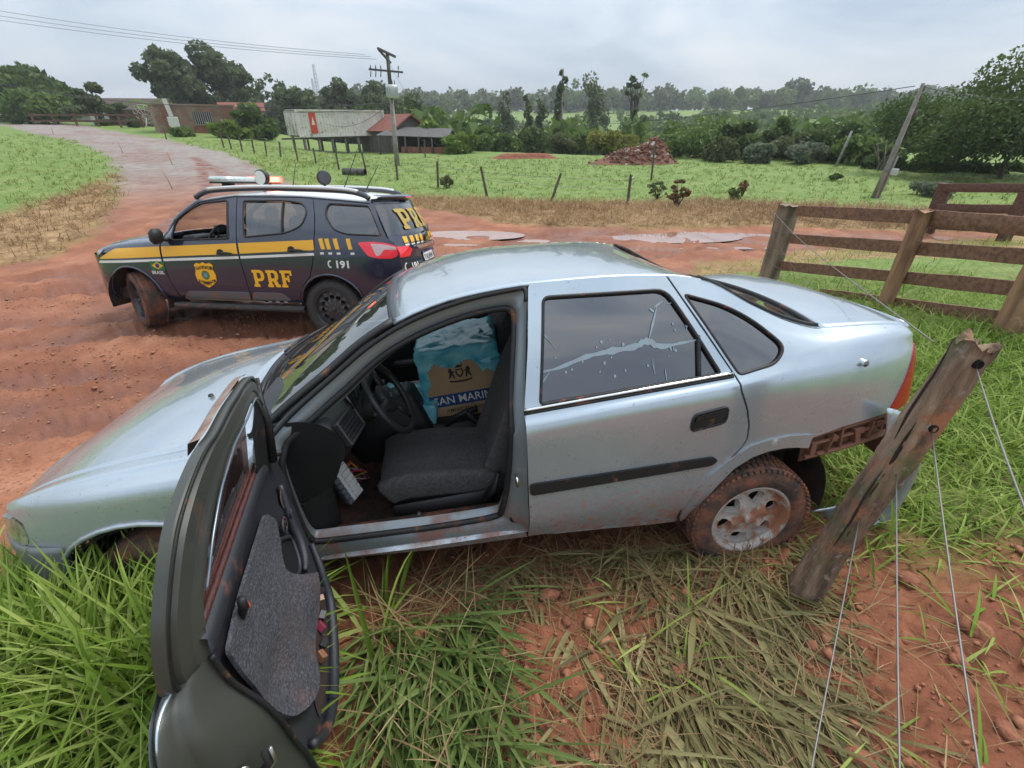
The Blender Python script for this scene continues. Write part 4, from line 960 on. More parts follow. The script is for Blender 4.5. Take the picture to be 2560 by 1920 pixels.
for k in range(26):
    cx = rng.uniform(1.66, 2.28); cz = 1.075+.06*(cx-1.6)/.7+rng.normal(0, .045); rr = rng.uniform(.0025, .0065)
    if 1.0 < cz < 1.28: blot([(cx+rr*math.cos(a), cz+rr*1.2*math.sin(a)) for a in np.linspace(0, 2*math.pi, 9)[:-1]])
# divider bar of the rear-door pane
MB().tube(SV.xz([(2.322,1.135),(2.300,.965)], -1, -.006), .010, 6).build('window_divider', rubber, RD)
# sedan interior ends; hood washer jet
pj = HOOD(.80, -.33, .006); MB().lathe([(0,.012),(.010,.010),(.014,0)], 12, 'z', tuple(pj)).build('washer_jet', blackp, sedan)
# ------------------------------------------------------------------ the highway police SUV
navy = M('navy_paint', (.009,.014,.034), .22, .0, 1.0, col2=(.011,.017,.040), ns=2, layers=[(MUD, .9, 6, .60, .85, .35, .62), (MUD2, .9, 40, .69, .75, .3, .9)], coatr=.04)
whitep = M('white_roof_paint', (.70,.71,.70), .3, 0, .6)
yel = M('yellow_decal', (.84,.43,.012), .4, 0, .35, layers=[(MUD2,.9,25,.66,.75,None,None)])
wht = M('white_decal', (.72,.71,.67), .4, 0, .35)
blk = M('black_decal', (.010,.010,.012), .4)
grn = M('green_decal', (.008,.15,.03), .4); blu = M('blue_decal', (.012,.03,.20), .4)
suvglass = glass('suv_tint', (.34,.40,.40), .48, body=(.014,.018,.020), refl=.10)
suv = empty('police_suv', (-5.0976,7.2023,-.0475), (R(-6.5),R(-.9),R(-7.05)), 'dark blue police SUV with yellow stripe and red beacon lit on its roof', 'suv')
s6 = [(-.70,.60,1.00),(-.62,.68,1.05),(-.4,.72,1.13),(.06,.735,1.205),(.40,.745,1.235),(.52,.78,1.255),(.73,.775,1.46),(.91,.75,1.585),(1.10,.715,1.69),(1.35,.70,1.735),(1.6,.695,1.755),(2.05,.69,1.76),(2.51,.69,1.745),(2.96,.68,1.71),(3.40,.665,1.675),(3.55,.655,1.65),(3.7,.64,1.62),(3.95,.6,1.56)]
s4 = [(-.70,.62,.97),(-.62,.76,1.02),(-.4,.85,1.07),(.06,.90,1.13),(.5,.925,1.165),(.78,.93,1.195),(1.54,.935,1.235),(1.77,.935,1.255),(2.35,.93,1.305),(2.9,.925,1.31),(3.2,.915,1.285),(3.6,.86,1.24),(3.75,.815,1.17),(3.86,.75,1.08),(3.95,.6,.98)]
s3 = [(-.70,.66,.90),(-.6,.80,.93),(-.4,.88,.97),(.06,.945,1.0),(.5,.955,1.02),(1.6,.96,1.06),(2.4,.962,1.10),(2.9,.962,1.12),(3.3,.945,1.11),(3.6,.885,1.09),(3.75,.825,1.06),(3.86,.76,1.02),(3.95,.62,.94)]
s2 = [(-.70,.70,.70),(-.6,.83,.71),(-.3,.91,.74),(.1,.955,.76),(.6,.958,.76),(1.6,.962,.76),(2.4,.962,.77),(2.9,.968,.80),(3.3,.945,.80),(3.6,.88,.78),(3.8,.80,.76),(3.95,.66,.74)]
s1 = [(-.70,.66,.50),(-.6,.80,.50),(-.3,.89,.50),(.3,.935,.50),(1.6,.945,.50),(2.4,.945,.50),(3.2,.92,.52),(3.6,.86,.55),(3.95,.66,.56)]
s0 = [(-.70,.60,.40),(-.6,.72,.40),(-.3,.82,.40),(.3,.87,.42),(1.6,.88,.40),(2.4,.88,.37),(3.2,.86,.42),(3.6,.80,.46),(3.95,.60,.48)]
a4y, a4z, a6y, a6z = (pchip([k[0] for k in r], [k[i] for k in r]) for r, i in ((s4,1),(s4,2),(s6,1),(s6,2)))
s5 = [(x, .5*(a4y(x)+a6y(x))+.015, .5*(a4z(x)+a6z(x))+.012*(1-np.interp(x, [.5,.9,3.4,3.6], [0,1,1,0]))) for x in np.linspace(-.70, 3.95, 44)]
SS = Side([s0, s1, s2, s3, s4, s5, s6])
def al6(x0, x1, n=16): return [(x, float(SS.Z[6](x))+.02) for x in np.linspace(x0, x1, n)]
def sp(name, out, mat, side=-1, holes=(), h=.07, thick=.02, off=0., parent=None):
    return panel(name, SS.fun(side, off), out, mat, parent or suv, h, thick, holes, flip=(side > 0), conv=SS.conv)
fa = arc(-.02, .40, .435, .465, -6, 182); ra = arc(2.86, .40, .435, .415, 178, -2)
wfd = rounded([(.72,1.215),(.745,1.45),(.92,1.57),(1.12,1.665),(1.50,1.70),(1.555,1.245)], [.03,.05,.08,.08,.03,.03])
wrd = rounded([(1.73,1.695),(2.28,1.70),(2.53,1.675),(2.62,1.58),(2.57,1.41),(2.36,1.32),(1.775,1.265)], [.03,.05,.06,.08,.08,.1,.03])
wq = rounded([(2.87,1.665),(3.40,1.635),(3.49,1.49),(3.585,1.295),(3.16,1.312),(3.0,1.36),(2.86,1.53)], [.06,.04,.05,.04,.06,.06,.06])
P_f = al6(-.66,.50)+[(.535,1.16),(.53,.93),(.565,.68),(.645,.42)]+fa+[(-.50,.40),(-.62,.46),(-.66,.70),(-.64,.90),(-.30,1.03)]
P_fd = [(.66,.42),(.575,.68),(.545,.93),(.555,1.16)]+al6(.60,1.625)+[(1.66,1.25),(1.665,1.0),(1.685,.75),(1.705,.42)]
P_rd = [(1.715,.42),(1.695,.75),(1.675,1.0),(1.672,1.25),(1.637,1.74)]+al6(1.645,2.66)+[(2.72,1.51),(2.735,1.36),(2.72,1.15),(2.66,.93),(2.60,.78),(2.50,.68),(2.43,.56),(2.39,.42)]
P_q = [(2.44,.555),(2.51,.675),(2.61,.775),(2.672,.93),(2.73,1.15),(2.747,1.36),(2.732,1.51),(2.672,1.73)]+al6(2.68,3.44)+[(3.46,1.66)]+[(3.55,1.47),(3.65,1.27),(3.74,1.20)]+[(3.78,1.06),(3.80,.80),(3.74,.60),(3.55,.55),(3.30,.46)]+ra[::-1]
for sgn in (-1, 1):
    sp('fender', P_f, navy, sgn)
    d1 = sp('front_door', P_fd, navy, sgn, [wfd]); d2 = sp('rear_door', P_rd, navy, sgn, [wrd]); q = sp('quarter_panel', P_q, navy, sgn, [wq])
    if sgn > 0: sp('door_glass', shrink(wfd, .01), clearglass, sgn, off=-.015, thick=0, parent=d1)
    sp('door_glass', shrink(wrd, .01), suvglass, sgn, off=-.015, thick=0, parent=d2); sp('quarter_glass', shrink(wq, .004), suvglass, sgn, off=-.006, thick=0, parent=q)
    for w, p_ in ((wfd, d1), (wrd, d2), (wq, q)): MB().tube(SS.xz(np.vstack([w, w[:1]]), sgn, 0.), .013, 6, False).build('window_seal', rubber, p_)
    MB().tube(SS.xz([(2.30,1.30),(2.285,1.50),(2.275,1.70)], sgn, -.004), .018, 6, flat=.6).build('window_divider', rubber, d2)
    for a_, z_, p_ in ((1.38,1.063,d1), (2.38,1.112,d2)):
        l = SS.xz([(a_, z_-.004),(a_+.07, z_+.002),(a_+.15, z_+.004),(a_+.215, z_-.003)], sgn, .035); MB().tube(l, [.010,.016,.016,.011], 8).build('door_handle', trimp, p_)
        sp('handle_cup', [(a_+.03+.05*math.cos(t), z_+.012+.04*math.sin(t)) for t in np.linspace(0, 2*math.pi, 17)[:-1]], trimp, sgn, off=.004, thick=.0, h=.03, parent=p_)
    for ar in (fa, ra): MB().tube(SS.xz(ar, sgn, .004), .016, 6).build('arch_lip', navy, suv)
    gm = M('grey_moulding', (.10,.105,.11), .5, 0, .1, layers=[(MUD,.9,8,.5,.7,None,None)])
    sp('door_moulding', rounded([(.70,.45),(.80,.555),(1.70,.56),(1.70,.46)], [.02,.03,.01,.01]), gm, sgn, off=.018, thick=.02, parent=d1)
    sp('door_moulding', rounded([(1.72,.46),(1.76,.56),(2.17,.555),(2.28,.46)], [.01,.02,.04,.03]), gm, sgn, off=.018, thick=.02, parent=d2)
    rb = MB(); prof = [(-.07,.0),(-.06,.045),(.02,.05),(.065,.035),(.075,.005),(.05,-.02),(-.05,-.02)]
    rb.grid(np.array([[(x, sgn*(.955+a*k), .345+b-.012*(x-.6)/1.9) for a, b in prof] for x, k in ((.56,.5),(.60,.85),(.70,1),(1.5,1),(2.3,1),(2.42,.85),(2.46,.5))]), cv=True, flip=sgn > 0); rb.build('running_board', M('board_rubber', (.04,.036,.034), .75, bump=.6, bs=150, layers=[(MUD,.9,9,.55,.7,None,None)]), suv)
    # mirror
    mr_ = MB(); mr_.box((.64, sgn*1.06, 1.275), (.12,.20,.19), (0,R(4),sgn*R(-12)), bev=.045); mm = mr_.build('wing_mirror', trimp, suv); MB().tube([(.70,sgn*.93,1.22),(.66,sgn*1.0,1.24)], .03, 8).build('mirror_arm', trimp, mm)
    MB().tube(SS.xz([(.56,1.245),(.72,1.45),(.91,1.58),(1.10,1.685),(1.6,1.75),(2.5,1.742),(3.0,1.705),(3.4,1.67)], sgn, .002), .010, 6).build('drip_strip', navy, suv)
    # roof rails: dark ends, white bar
    rl = [(1.00,.655,1.735),(1.12,.650,1.79),(1.30,.645,1.825),(1.9,.64,1.845),(2.6,.64,1.835),(3.1,.64,1.81),(3.32,.645,1.765),(3.40,.65,1.72)]
    rs_ = spline([(x, sgn*y, z) for x, y, z in rl], 5)
    MB().tube(rs_, [.028]*len(rs_), 8, flat=1.2).build('roof_rail', M('rail_dark', (.05,.053,.06), .4, .2, .3), suv)
    MB().tube(rs_[8:29]+np.array([0,sgn*.006,.020]), .030, 8, flat=.8).build('rail_bar', M('rail_white', (.62,.62,.60), .35, .3, .3), suv)
def topf2(xe, cx, cz, p=2.2):
    fe, fx, fz = (pchip(np.linspace(0, 1, len(a)), a) for a in (xe, cx, cz))
    def f(u, w, off=0.):
        u = np.asarray(u, float); w = np.asarray(w, float); x = fe(u); k = 1-np.abs(w)**p
        return np.stack([x+(fx(u)-x)*k, w*SS.Y[6](x), SS.Z[6](x)+(fz(u)-SS.Z[6](x))*k+off], -1)
    return f
SH = topf2([-.66,-.4,.06,.50], [-.92,-.62,-.15,.30], [1.02,1.16,1.235,1.27]); SW = topf2([.52,.73,.91,1.10], [.33,.58,.81,1.06], [1.275,1.47,1.63,1.755], 2.); SR = topf2([1.10,1.6,2.2,2.96,3.42], [1.06,1.6,2.2,2.98,3.50], [1.755,1.81,1.825,1.80,1.755])
sheet('hood', SH, navy, 0, .99, -.99, .99, 10, 16, parent=suv); sheet('windshield', SW, clearglass, .02, .98, -.95, .95, 8, 14, parent=suv, thick=0)
rf = sheet('roof', SR, whitep, .0, 1, -.96, .96, 12, 16, parent=suv); sheet('roof_edge', SR, navy, 0, 1, -1, -.95, 12, 3, off=-.001, parent=rf); sheet('roof_edge', SR, navy, 0, 1, .95, 1, 12, 3, off=-.001, parent=rf)
sheet('headliner', SR, M('suv_liner', (.22,.21,.20), .95), .04, .96, -.93, .93, 6, 8, off=-.04, parent=suv, thick=0)
for sgn in (-1, 1): MB().tube([SW(u, sgn*.97) for u in np.linspace(0, 1, 10)], .03, 6).build('a_pillar', navy, suv)
for k in range(4): MB().tube([SH(.35, -.75+.5*k), SH(.97, -.8+.53*k)], .012, 6, flat=.4).build('hood_stripe', yel, suv)
# tail: gate with window, lamps, plate
fxe = pchip([.3,.60,.80,1.06,1.27,1.47,1.66,1.74], [3.66,3.76,3.80,3.78,3.655,3.555,3.46,3.42]); fxc = pchip([.3,.60,.80,.99,1.2,1.3,1.5,1.74], [3.84,3.95,3.97,3.90,3.91,3.86,3.76,3.62]); fye = pchip([.3,.6,.80,1.06,1.27,1.47,1.66,1.74], [.72,.78,.80,.82,.79,.725,.665,.65])
def RS(y, z, off=0.):
    y = np.asarray(y, float); z = np.asarray(z, float); k = 1-np.clip(np.abs(y)/fye(z), 0, 1)**2.3
    return np.stack([fxe(z)+(fxc(z)-fxe(z))*k+off, y, z], -1)
def rp(name, out, mat, par=suv, off=0., h=.08, thick=.02, holes=()): return panel(name, lambda u, v: RS(u, v, off), out, mat, par, h, thick, holes)
rwin = rounded([(-.66,1.66),(.66,1.66),(.78,1.28),(-.78,1.28)], .04)
gate = rp('tailgate', [(-.655,1.72),(.655,1.72),(.80,1.27),(.82,1.06),(.80,.80),(-.80,.80),(-.82,1.06),(-.80,1.27)], navy, holes=[rwin])
rp('rear_window', shrink(rwin, .006), suvglass, gate, -.008, thick=0)
MB().grid(np.array([[tuple(RS(y, 1.735)+np.array([dx, 0, dz])) for dx, dz in ((-.10,.03),(.0,.03),(.075,.012),(.07,-.012),(-.02,-.03))] for y in np.linspace(-.64, .64, 14)])).build('spoiler', navy, gate)
rp('brake_light', rounded([(-.14,1.722),(.14,1.722),(.14,1.742),(-.14,1.742)], .005), redlamp, gate, .08, thick=.01, h=.05)
rp('rear_bumper', [(-.80,.795),(.80,.795),(.78,.60),(.70,.42),(-.70,.42),(-.78,.60)], navy, suv, .03)
for sgn in (-1, 1): sp('rear_bumper_corner', [(3.55,.54),(3.74,.60),(3.80,.79),(3.86,.78),(3.86,.52),(3.6,.46)], navy, sgn, off=.006)
rl_ = M('suv_lamp_red', (.55,.012,.022), .1, 0, 1, emit=.25); rc_ = M('suv_lamp_clear', (.62,.45,.44), .1, .2, 1)
for sgn in (-1, 1):
    lo_ = rounded([(3.30,1.215),(3.48,1.222),(3.66,1.20),(3.76,1.165),(3.77,1.05),(3.70,1.015),(3.55,1.02),(3.42,1.05)], .03)
    lm = sp('tail_lamp', lo_, rl_, sgn, off=.012, thick=.03, h=.05)
    sp('lamp_clear', rounded([(3.46,1.20),(3.64,1.185),(3.75,1.15),(3.75,1.12),(3.62,1.13),(3.56,1.06),(3.52,1.05)], .015), rc_, sgn, off=.016, thick=.004, h=.04, parent=lm)
    rp('tail_lamp_inner', rounded([(sgn*.80,1.155),(sgn*.60,1.15),(sgn*.52,1.10),(sgn*.60,1.02),(sgn*.81,1.02)], .02), rl_, suv, .012, h=.05)
plt_ = rp('licence_plate', [(-.21,.905),(.21,.905),(.21,1.035),(-.21,1.035)], wht, gate, .02, thick=.006); rp('plate_band', [(-.21,1.012),(.21,1.012),(.21,1.037),(-.21,1.037)], blu, plt_, .023, thick=0)
rp('plate_handle', rounded([(-.40,1.09),(.40,1.09),(.40,1.135),(-.40,1.135)], .015), chrome, gate, .035, thick=.03)
def emblem(pts): return rp('maker_emblem', pts, M('gold_emblem', (.45,.30,.06), .3, .6), gate, .03, thick=.01, h=.03)
emblem([(-.10,1.175),(-.035,1.175),(-.035,1.155),(.035,1.155),(.035,1.175),(.10,1.175),(.12,1.215),(.035,1.215),(.035,1.235),(-.035,1.235),(-.035,1.215),(-.08,1.215)])
for sgn in (-1, 1):
    for k in range(4):
        y0 = sgn*(.16+.13*k); rp('gate_stripe', [(y0,1.185),(y0+sgn*.075,1.185),(y0+sgn*.055,1.262),(y0-sgn*.02,1.262)], yel, gate, .006, thick=0, h=.06)
        rp('gate_dash', [(y0,1.150),(y0+sgn*.08,1.150),(y0+sgn*.08,1.172),(y0,1.172)], wht, gate, .006, thick=0, h=.06)
MB().tube([RS(-.05,1.285,.02), RS(.18,1.30,.03), RS(.42,1.345,.025)], .010, 6).build('rear_wiper', trimp, gate)
# front end
for sgn in (-1, 1): sp('headlamp', rounded([(-.69,1.0),(-.56,1.045),(-.40,1.075),(-.47,1.02),(-.58,.965),(-.68,.94)], .015), M('suv_headlamp', (.42,.44,.46), .1, .4, 1), sgn, off=.010, thick=.03, h=.05)
def SN(w, z):
    a = np.asarray(w, float)*math.pi/2; return np.stack([-.38-.56*np.cos(a)**.8, .86*np.sin(a), np.asarray(z, float)+0*a], -1)
Wn, Zn = np.meshgrid(np.linspace(-.97, .97, 20), [.40,.50,.65,.80,.93,1.0], indexing='ij'); MB().grid(SN(Wn, Zn)).build('front_bumper', navy, suv)
Wn, Zn = np.meshgrid(np.linspace(-.5, .5, 10), [.70,.80,.90], indexing='ij'); g = SN(Wn, Zn); g[..., 0] -= .01; MB().grid(g).build('grille', trimp, suv)
ub = MB(); ub.box((1.5,0,.46), (4.0,1.5,.16)); ub.box((.35,0,.8), (.05,1.6,.7)); ub.box((3.5,0,.75), (.3,1.4,.5)); ub.box((-.2,0,.80), (.6,1.2,.45)); ub.build('underbody', core, suv, smooth=False)
for sgn in (-1, 1):
    for cx in (-.02, 2.86):
        A = np.linspace(R(-14), R(194), 16); w_ = MB(); w_.grid(np.array([[(cx+.45*math.cos(a), sgn*y, .40+.45*math.sin(a)) for y in (.55,.94)] for a in A])); w_.build('wheel_housing', core, suv)
        MB().grid(np.array([[(cx+r_*math.cos(a), sgn*.57, .40+r_*math.sin(a)) for r_ in (.02,.45)] for a in A])).build('wheel_housing', core, suv)
darkrim = M('dark_alloy', (.045,.045,.048), .4, .4, .2, layers=[(MUD,.9,10,.58,.72,None,None)])
mudtyre = M('suv_mud_tyre', (.05,.036,.030), .85, col2=(.20,.078,.042), ns=6, lo=.40, hi=.62, bump=.6, bs=40)
sidewall = M('suv_tyre', (.032,.030,.029), .8, col2=(.12,.052,.03), ns=5, lo=.5, hi=.72)
kw = dict(rad=.385, rim=.262, wid=.265, spokes=12, mat_r=darkrim, rimhole=.046)
wheel(suv, (2.845,-.815,.345), (0,R(9),0), mat_t=sidewall, **kw); wheel(suv, (2.845,.815,.345), (0,0,R(180)), tread=False, mat_t=sidewall, **kw)
wheel(suv, (-.02,-.80,.385), (0,R(30),R(-33)), mat_t=mudtyre, **kw); wheel(suv, (-.02,.80,.37), (0,0,R(147)), tread=False, mat_t=mudtyre, **kw)
# cabin
sdk = M('suv_interior', (.022,.023,.026), .6); MB().box((.62,0,1.06), (.5,1.6,.24), (0,R(-6),0), bev=.06).build('dashboard', sdk, suv)
MB().box((.72,-.42,1.21), (.22,.42,.07), bev=.03).build('instrument_hood', sdk, suv); MB().tube([(1.0+.185*math.cos(a)*.42,-.40+.185*math.sin(a),1.20+.185*math.cos(a)*.9) for a in np.linspace(0, 2*math.pi, 29)], .017, 8, False).build('steering_wheel', sdk, suv)
for a in (0, 120, 240): MB().tube([(.985,-.40,1.19),(1.0+.17*math.cos(R(a))*.42,-.40+.17*math.sin(R(a)),1.20+.17*math.cos(R(a))*.9)], .02, 6, flat=.5).build('wheel_spoke', sdk, suv)
MB().box((.80,-.05,1.30), (.10,.20,.09), bev=.015).build('radio_unit', sdk, suv)
stm = M('suv_seat', (.05,.052,.056), .8)
for y in (-.40, .40):
    MB().box((1.45,y,.86), (.52,.50,.18), bev=.07).build('seat_cushion', stm, suv); MB().box((1.76,y,1.16), (.17,.50,.62), (0,R(14),0), bev=.07).build('seat_back', stm, suv); MB().box((1.87,y,1.53), (.10,.26,.18), (0,R(10),0), bev=.045).build('headrest', stm, suv)
    MB().box((2.85,y,1.47), (.10,.26,.18), bev=.045).build('headrest', stm, suv)
MB().box((2.45,0,.86), (.52,1.3,.18), bev=.07).build('rear_seat', stm, suv); MB().box((2.76,0,1.12), (.17,1.3,.56), (0,R(14),0), bev=.07).build('rear_seat_back', stm, suv)
MB().box((1.12,0,1.60), (.04,.24,.07), bev=.015).build('rear_view_mirror', sdk, suv)
# roof equipment
rt = lambda x: float(SR((x-1.1)/2.35, 0.)[2])
lb = MB(); lb.box((1.34,0,1.955), (.30,1.24,.075), bev=.03); lbo = lb.build('light_bar', M('bar_clear', (.58,.62,.60), .15, .1, .8, col2=(.42,.50,.47), ns=14), suv)
for y in (-.42, .42): MB().box((1.34,y,1.88), (.14,.10,.10), bev=.015).build('bar_foot', trimp, lbo)
MB().box((1.34,0,1.917), (.28,1.20,.02), bev=.006).build('bar_base', trimp, lbo)
redl = M('beacon_red', (1.0,.018,.012), .3, emit=16.0); ambl = M('beacon_core', (1.0,.22,.03), .3, emit=14.0)
MB().box((1.34,.42,1.962), (.314,.44,.082), bev=.028).build('red_lens', redl, lbo); MB().box((1.44,.40,1.962), (.13,.24,.05), bev=.01).build('flash_lamp', ambl, lbo)
def spotl(x, y, z, lit, a):
    e = bpy.data.objects.new('spot_lamp', None); COL.objects.link(e); e.parent = suv; e.location = (x,y,z); e.rotation_euler = (R(-90),0,R(a))
    MB().lathe([(0,.0),(.085,.0),(.10,.012),(.105,.05),(.09,.09),(.05,.12),(0,.125)], 20).build('lamp_housing', trimp, e)
    MB().lathe([(0,-.002),(.045,-.004),(.086,-.001)], 20).build('lamp_lens', M('spot_lens' if lit else 'spot_dark', (.70,.70,.62) if lit else (.03,.03,.035), .25, 0, 1, bump=.6, bs=60), e)
    MB().tube([(0,.10,.05),(0,.15,.05),(0,.20,.05)], .018, 6).build('lamp_foot', trimp, e)
spotl(1.80,-.40,1.975,True,-6); spotl(2.30,.40,1.985,False,40)
for x, y, h_, lean in ((1.95,.10,.34,.10),(2.74,.02,.55,.30),(3.10,-.05,.34,.22)):
    an = MB(); zz = rt(x); an.tube([(x,y,zz+.0),(x+lean*.1,y,zz+.05),(x+lean,y,zz+h_)], [.012,.007,.003], 6); ao = an.build('antenna', trimp, suv)
    MB().lathe([(0,.05),(.03,.045),(.06,.0)], 14, 'z', (x,y,zz-.005)).build('antenna_base', trimp, ao)
MB().box((2.05,.0,rt(2.05)+.012), (.5,.05,.02), bev=.006).build('cable_duct', trimp, suv)
# markings -----------------------------------------------------------------------------------------------
def dec(name, out, mat, par=suv, off=.003, h=.09): return sp(name, out, mat, -1, off=off, thick=0, h=h, parent=par)
NM = {o.name.split('.')[0]: o for o in suv.children if o.type == 'MESH' and len(o.data.vertices) and o.data.vertices[0].co.y < 0}
fd_, rd_, qp_, fe_ = (NM[k] for k in ('front_door', 'rear_door', 'quarter_panel', 'fender'))
zt = lambda x: np.interp(x, [-.35,.53,1.66,2.76], [1.085,1.135,1.19,1.245]); zb_ = lambda x: np.interp(x, [-.55,.54,1.67,2.82], [.945,1.005,1.06,1.125]); zw = lambda x: np.interp(x, [-.6,.52,1.68,2.81,3.3], [.92,.978,1.03,1.09,1.115])
def strip(name, x0, x1, ft, fb, mat, par, n=9, sl=0.):
    xs = np.linspace(x0, x1, n); dec(name, [(x, fb(x)) for x in xs]+[(x-sl, ft(x)) for x in xs[::-1]], mat, par)
strip('yellow_stripe', -.52, .530, lambda x: np.minimum(zt(x), .95+.42*(x+.53)), zb_, yel, fe_, 14); strip('yellow_stripe', .556, 1.655, zt, zb_, yel, fd_); strip('yellow_stripe', 1.685, 2.722, zt, zb_, yel, rd_)
for x0, x1, p_ in ((-.62,.528,fe_),(.556,1.66,fd_),(1.685,2.715,rd_)): strip('white_line', x0, x1, zw, lambda x: zw(x)-.032, wht, p_)
for x0, w in ((2.79,.055),(2.87,.055),(2.98,.055),(3.15,.05)): dec('slant_stripe', [(x0+.03,1.13),(x0+.03+w,1.133),(x0+w,1.262),(x0,1.258)], yel, qp_)
for x0 in (2.80,2.91,3.02,3.20): dec('white_dash', [(x0,1.068),(x0+.05,1.07),(x0+.05,1.096),(x0,1.094)], wht, qp_)
strip('sill_line', .70, 1.86, lambda x: .437+0*x, lambda x: .420+0*x, M('cream_line', (.55,.50,.38), .5), fd_)
for x0 in (1.92,2.03,2.15): dec('sill_dash', [(x0,.418),(x0+.05,.418),(x0+.05,.438),(x0,.438)], wht, rd_)
def glyph(P, H=()):
    return np.array(P, float), [np.array(q, float) for q in H]
# slab-serif capitals on a unit box, drawn as outlines
GP = glyph([(0,0),(.46,0),(.46,.16),(.36,.16),(.36,.34),(.62,.34),(.82,.42),(.90,.58),(.90,.78),(.82,.93),(.62,1),(0,1),(0,.84),(.10,.84),(.10,.16),(0,.16)], [[(.36,.50),(.36,.84),(.56,.84),(.64,.76),(.64,.58),(.56,.50)]])
GR = glyph([(0,0),(.44,0),(.44,.16),(.36,.16),(.36,.36),(.44,.36),(.62,0),(.96,0),(.96,.16),(.86,.16),(.74,.40),(.86,.50),(.90,.62),(.90,.80),(.82,.94),(.62,1),(0,1),(0,.84),(.10,.84),(.10,.16),(0,.16)], [[(.36,.52),(.36,.84),(.56,.84),(.64,.77),(.64,.59),(.56,.52)]])
GF = glyph([(0,0),(.46,0),(.46,.16),(.36,.16),(.36,.42),(.52,.42),(.52,.32),(.66,.32),(.66,.70),(.52,.70),(.52,.58),(.36,.58),(.36,.84),(.72,.84),(.72,.70),(.88,.70),(.88,1),(0,1),(0,.84),(.10,.84),(.10,.16),(0,.16)])
def word_prf(put, x0, z0, w, hgt, gap, skew=0.):
    for k, (o_, hs) in enumerate((GP, GR, GF)):
        f = lambda q: np.stack([x0+k*(w+gap)+q[:, 0]*w+skew*q[:, 1], z0+q[:, 1]*hgt], -1)
        put(f(o_), [f(q) for q in hs])
word_prf(lambda o_, hs: panel('letter', SS.fun(-1, .004), o_, yel, rd_, .05, 0, hs, conv=SS.conv), 1.80, .635, .185, .222, .012)
word_prf(lambda o_, hs: panel('letter', lambda u, v: RS(u, v, .012), o_, M('dull_yellow', (.42,.30,.06), .5), gate, .06, 0, hs), -.47, 1.345, .26, .25, .03)
def text2d(s, size, bold=0.):
    cu = bpy.data.curves.new('t', 'FONT'); cu.body = s; cu.size = size; cu.offset = bold*size; cu.fill_mode = 'FRONT'; cu.resolution_u = 2
    ob = bpy.data.objects.new('t', cu); COL.objects.link(ob); dg = bpy.context.evaluated_depsgraph_get(); me = bpy.data.meshes.new_from_object(ob.evaluated_get(dg))
    v = np.array([tuple(p.co[:2]) for p in me.vertices]); f = [tuple(p.vertices) for p in me.polygons]
    bpy.data.objects.remove(ob); bpy.data.meshes.remove(me); return v, f
def side_text(name, s, x0, z0, size, mat, par, bold=.02, off=.005, sx=1., slope=0., skew=0.):
    v, f = text2d(s, size, bold); x = x0+v[:, 0]*sx+skew*v[:, 1]; z = z0+v[:, 1]+slope*v[:, 0]
    return mk(name, SS.pt(x, SS.t_of(x, z), -1, off), f, mat, par, smooth=False)
def rear_text(name, s, y0, z0, size, mat, par, bold=.02, off=.03, sx=1.):
    v, f = text2d(s, size, bold); return mk(name, RS(y0+v[:, 0]*sx, z0+v[:, 1], off), f, mat, par, smooth=False)
side_text('number', '191', 2.975, .905, .125, wht, qp_, .035, sx=1.12); side_text('country_name', 'BRASIL', .335, .775, .062, wht, fe_, .02, sx=1.0)
def phone(put, x0, z0, s): 
    c = [(x0+s*(.5-.42*math.cos(t)), z0+s*(.5-.55*math.sin(t))) for t in np.linspace(-1.2, 1.2, 9)]; i_ = [(x0+s*(.5-.22*math.cos(t)), z0+s*(.5-.38*math.sin(t))) for t in np.linspace(1.0, -1.0, 9)]
    put([(x0+s*.55, z0+s*1.06)]+c+[(x0+s*.55, z0-s*.06),(x0+s*.62, z0+s*.14)]+i_+[(x0+s*.62, z0+s*.86)])
phone(lambda o_: dec('phone_mark', o_, wht, qp_, .005, .04), 2.875, .905, .09)
rear_text('number', '191', -.66, .845, .13, wht, suv, .03, .036); phone(lambda o_: rp('phone_mark', o_, wht, suv, .036, .04, 0), -.80, .85, .10)
rear_text('plate_number', 'TAQ4B46', -.195, .918, .096, M('plate_ink', (.03,.04,.09), .5), plt_, .012, .027, .93)
# flag
dec('flag_field', [(.345,.828),(.545,.832),(.550,.945),(.340,.943)], grn, fe_, .004); dec('flag_rhombus', [(.360,.886),(.446,.934),(.534,.889),(.446,.840)], yel, fe_, .006); dec('flag_disc', [(.447+.030*math.cos(t), .887+.030*math.sin(t)) for t in np.linspace(0, 2*math.pi, 15)[:-1]], blu, fe_, .008, .02)
# shield badge
shp = rounded([(.985,.905),(1.03,.935),(1.08,.922),(1.125,.945),(1.17,.922),(1.22,.938),(1.265,.908),(1.245,.86),(1.275,.78),(1.265,.70),(1.20,.645),(1.125,.605),(1.05,.645),(.985,.70),(.975,.78),(1.005,.86)], .012)
dec('shield', shp, yel, fd_, .004, .05)
dec('shield_band', [(1.01,.885),(1.125,.90),(1.245,.888),(1.24,.845),(1.125,.857),(1.015,.843)], blk, fd_, .006, .04); side_text('shield_word', 'POLICIA', 1.022, .853, .058, yel, fd_, .01, .008, .90)
dec('shield_ring', [(1.125+.058*math.cos(t), .775+.062*math.sin(t)) for t in np.linspace(0, 2*math.pi, 21)[:-1]], M('wreath_green', (.10,.16,.04), .5), fd_, .006, .03); dec('shield_star', [(1.125+(.040 if k % 2 else .018)*math.cos(k*math.pi/5+.314), .775+(.042 if k % 2 else .019)*math.sin(k*math.pi/5+.314)) for k in range(10)], M('star_blue', (.12,.30,.45), .5), fd_, .008, .02)
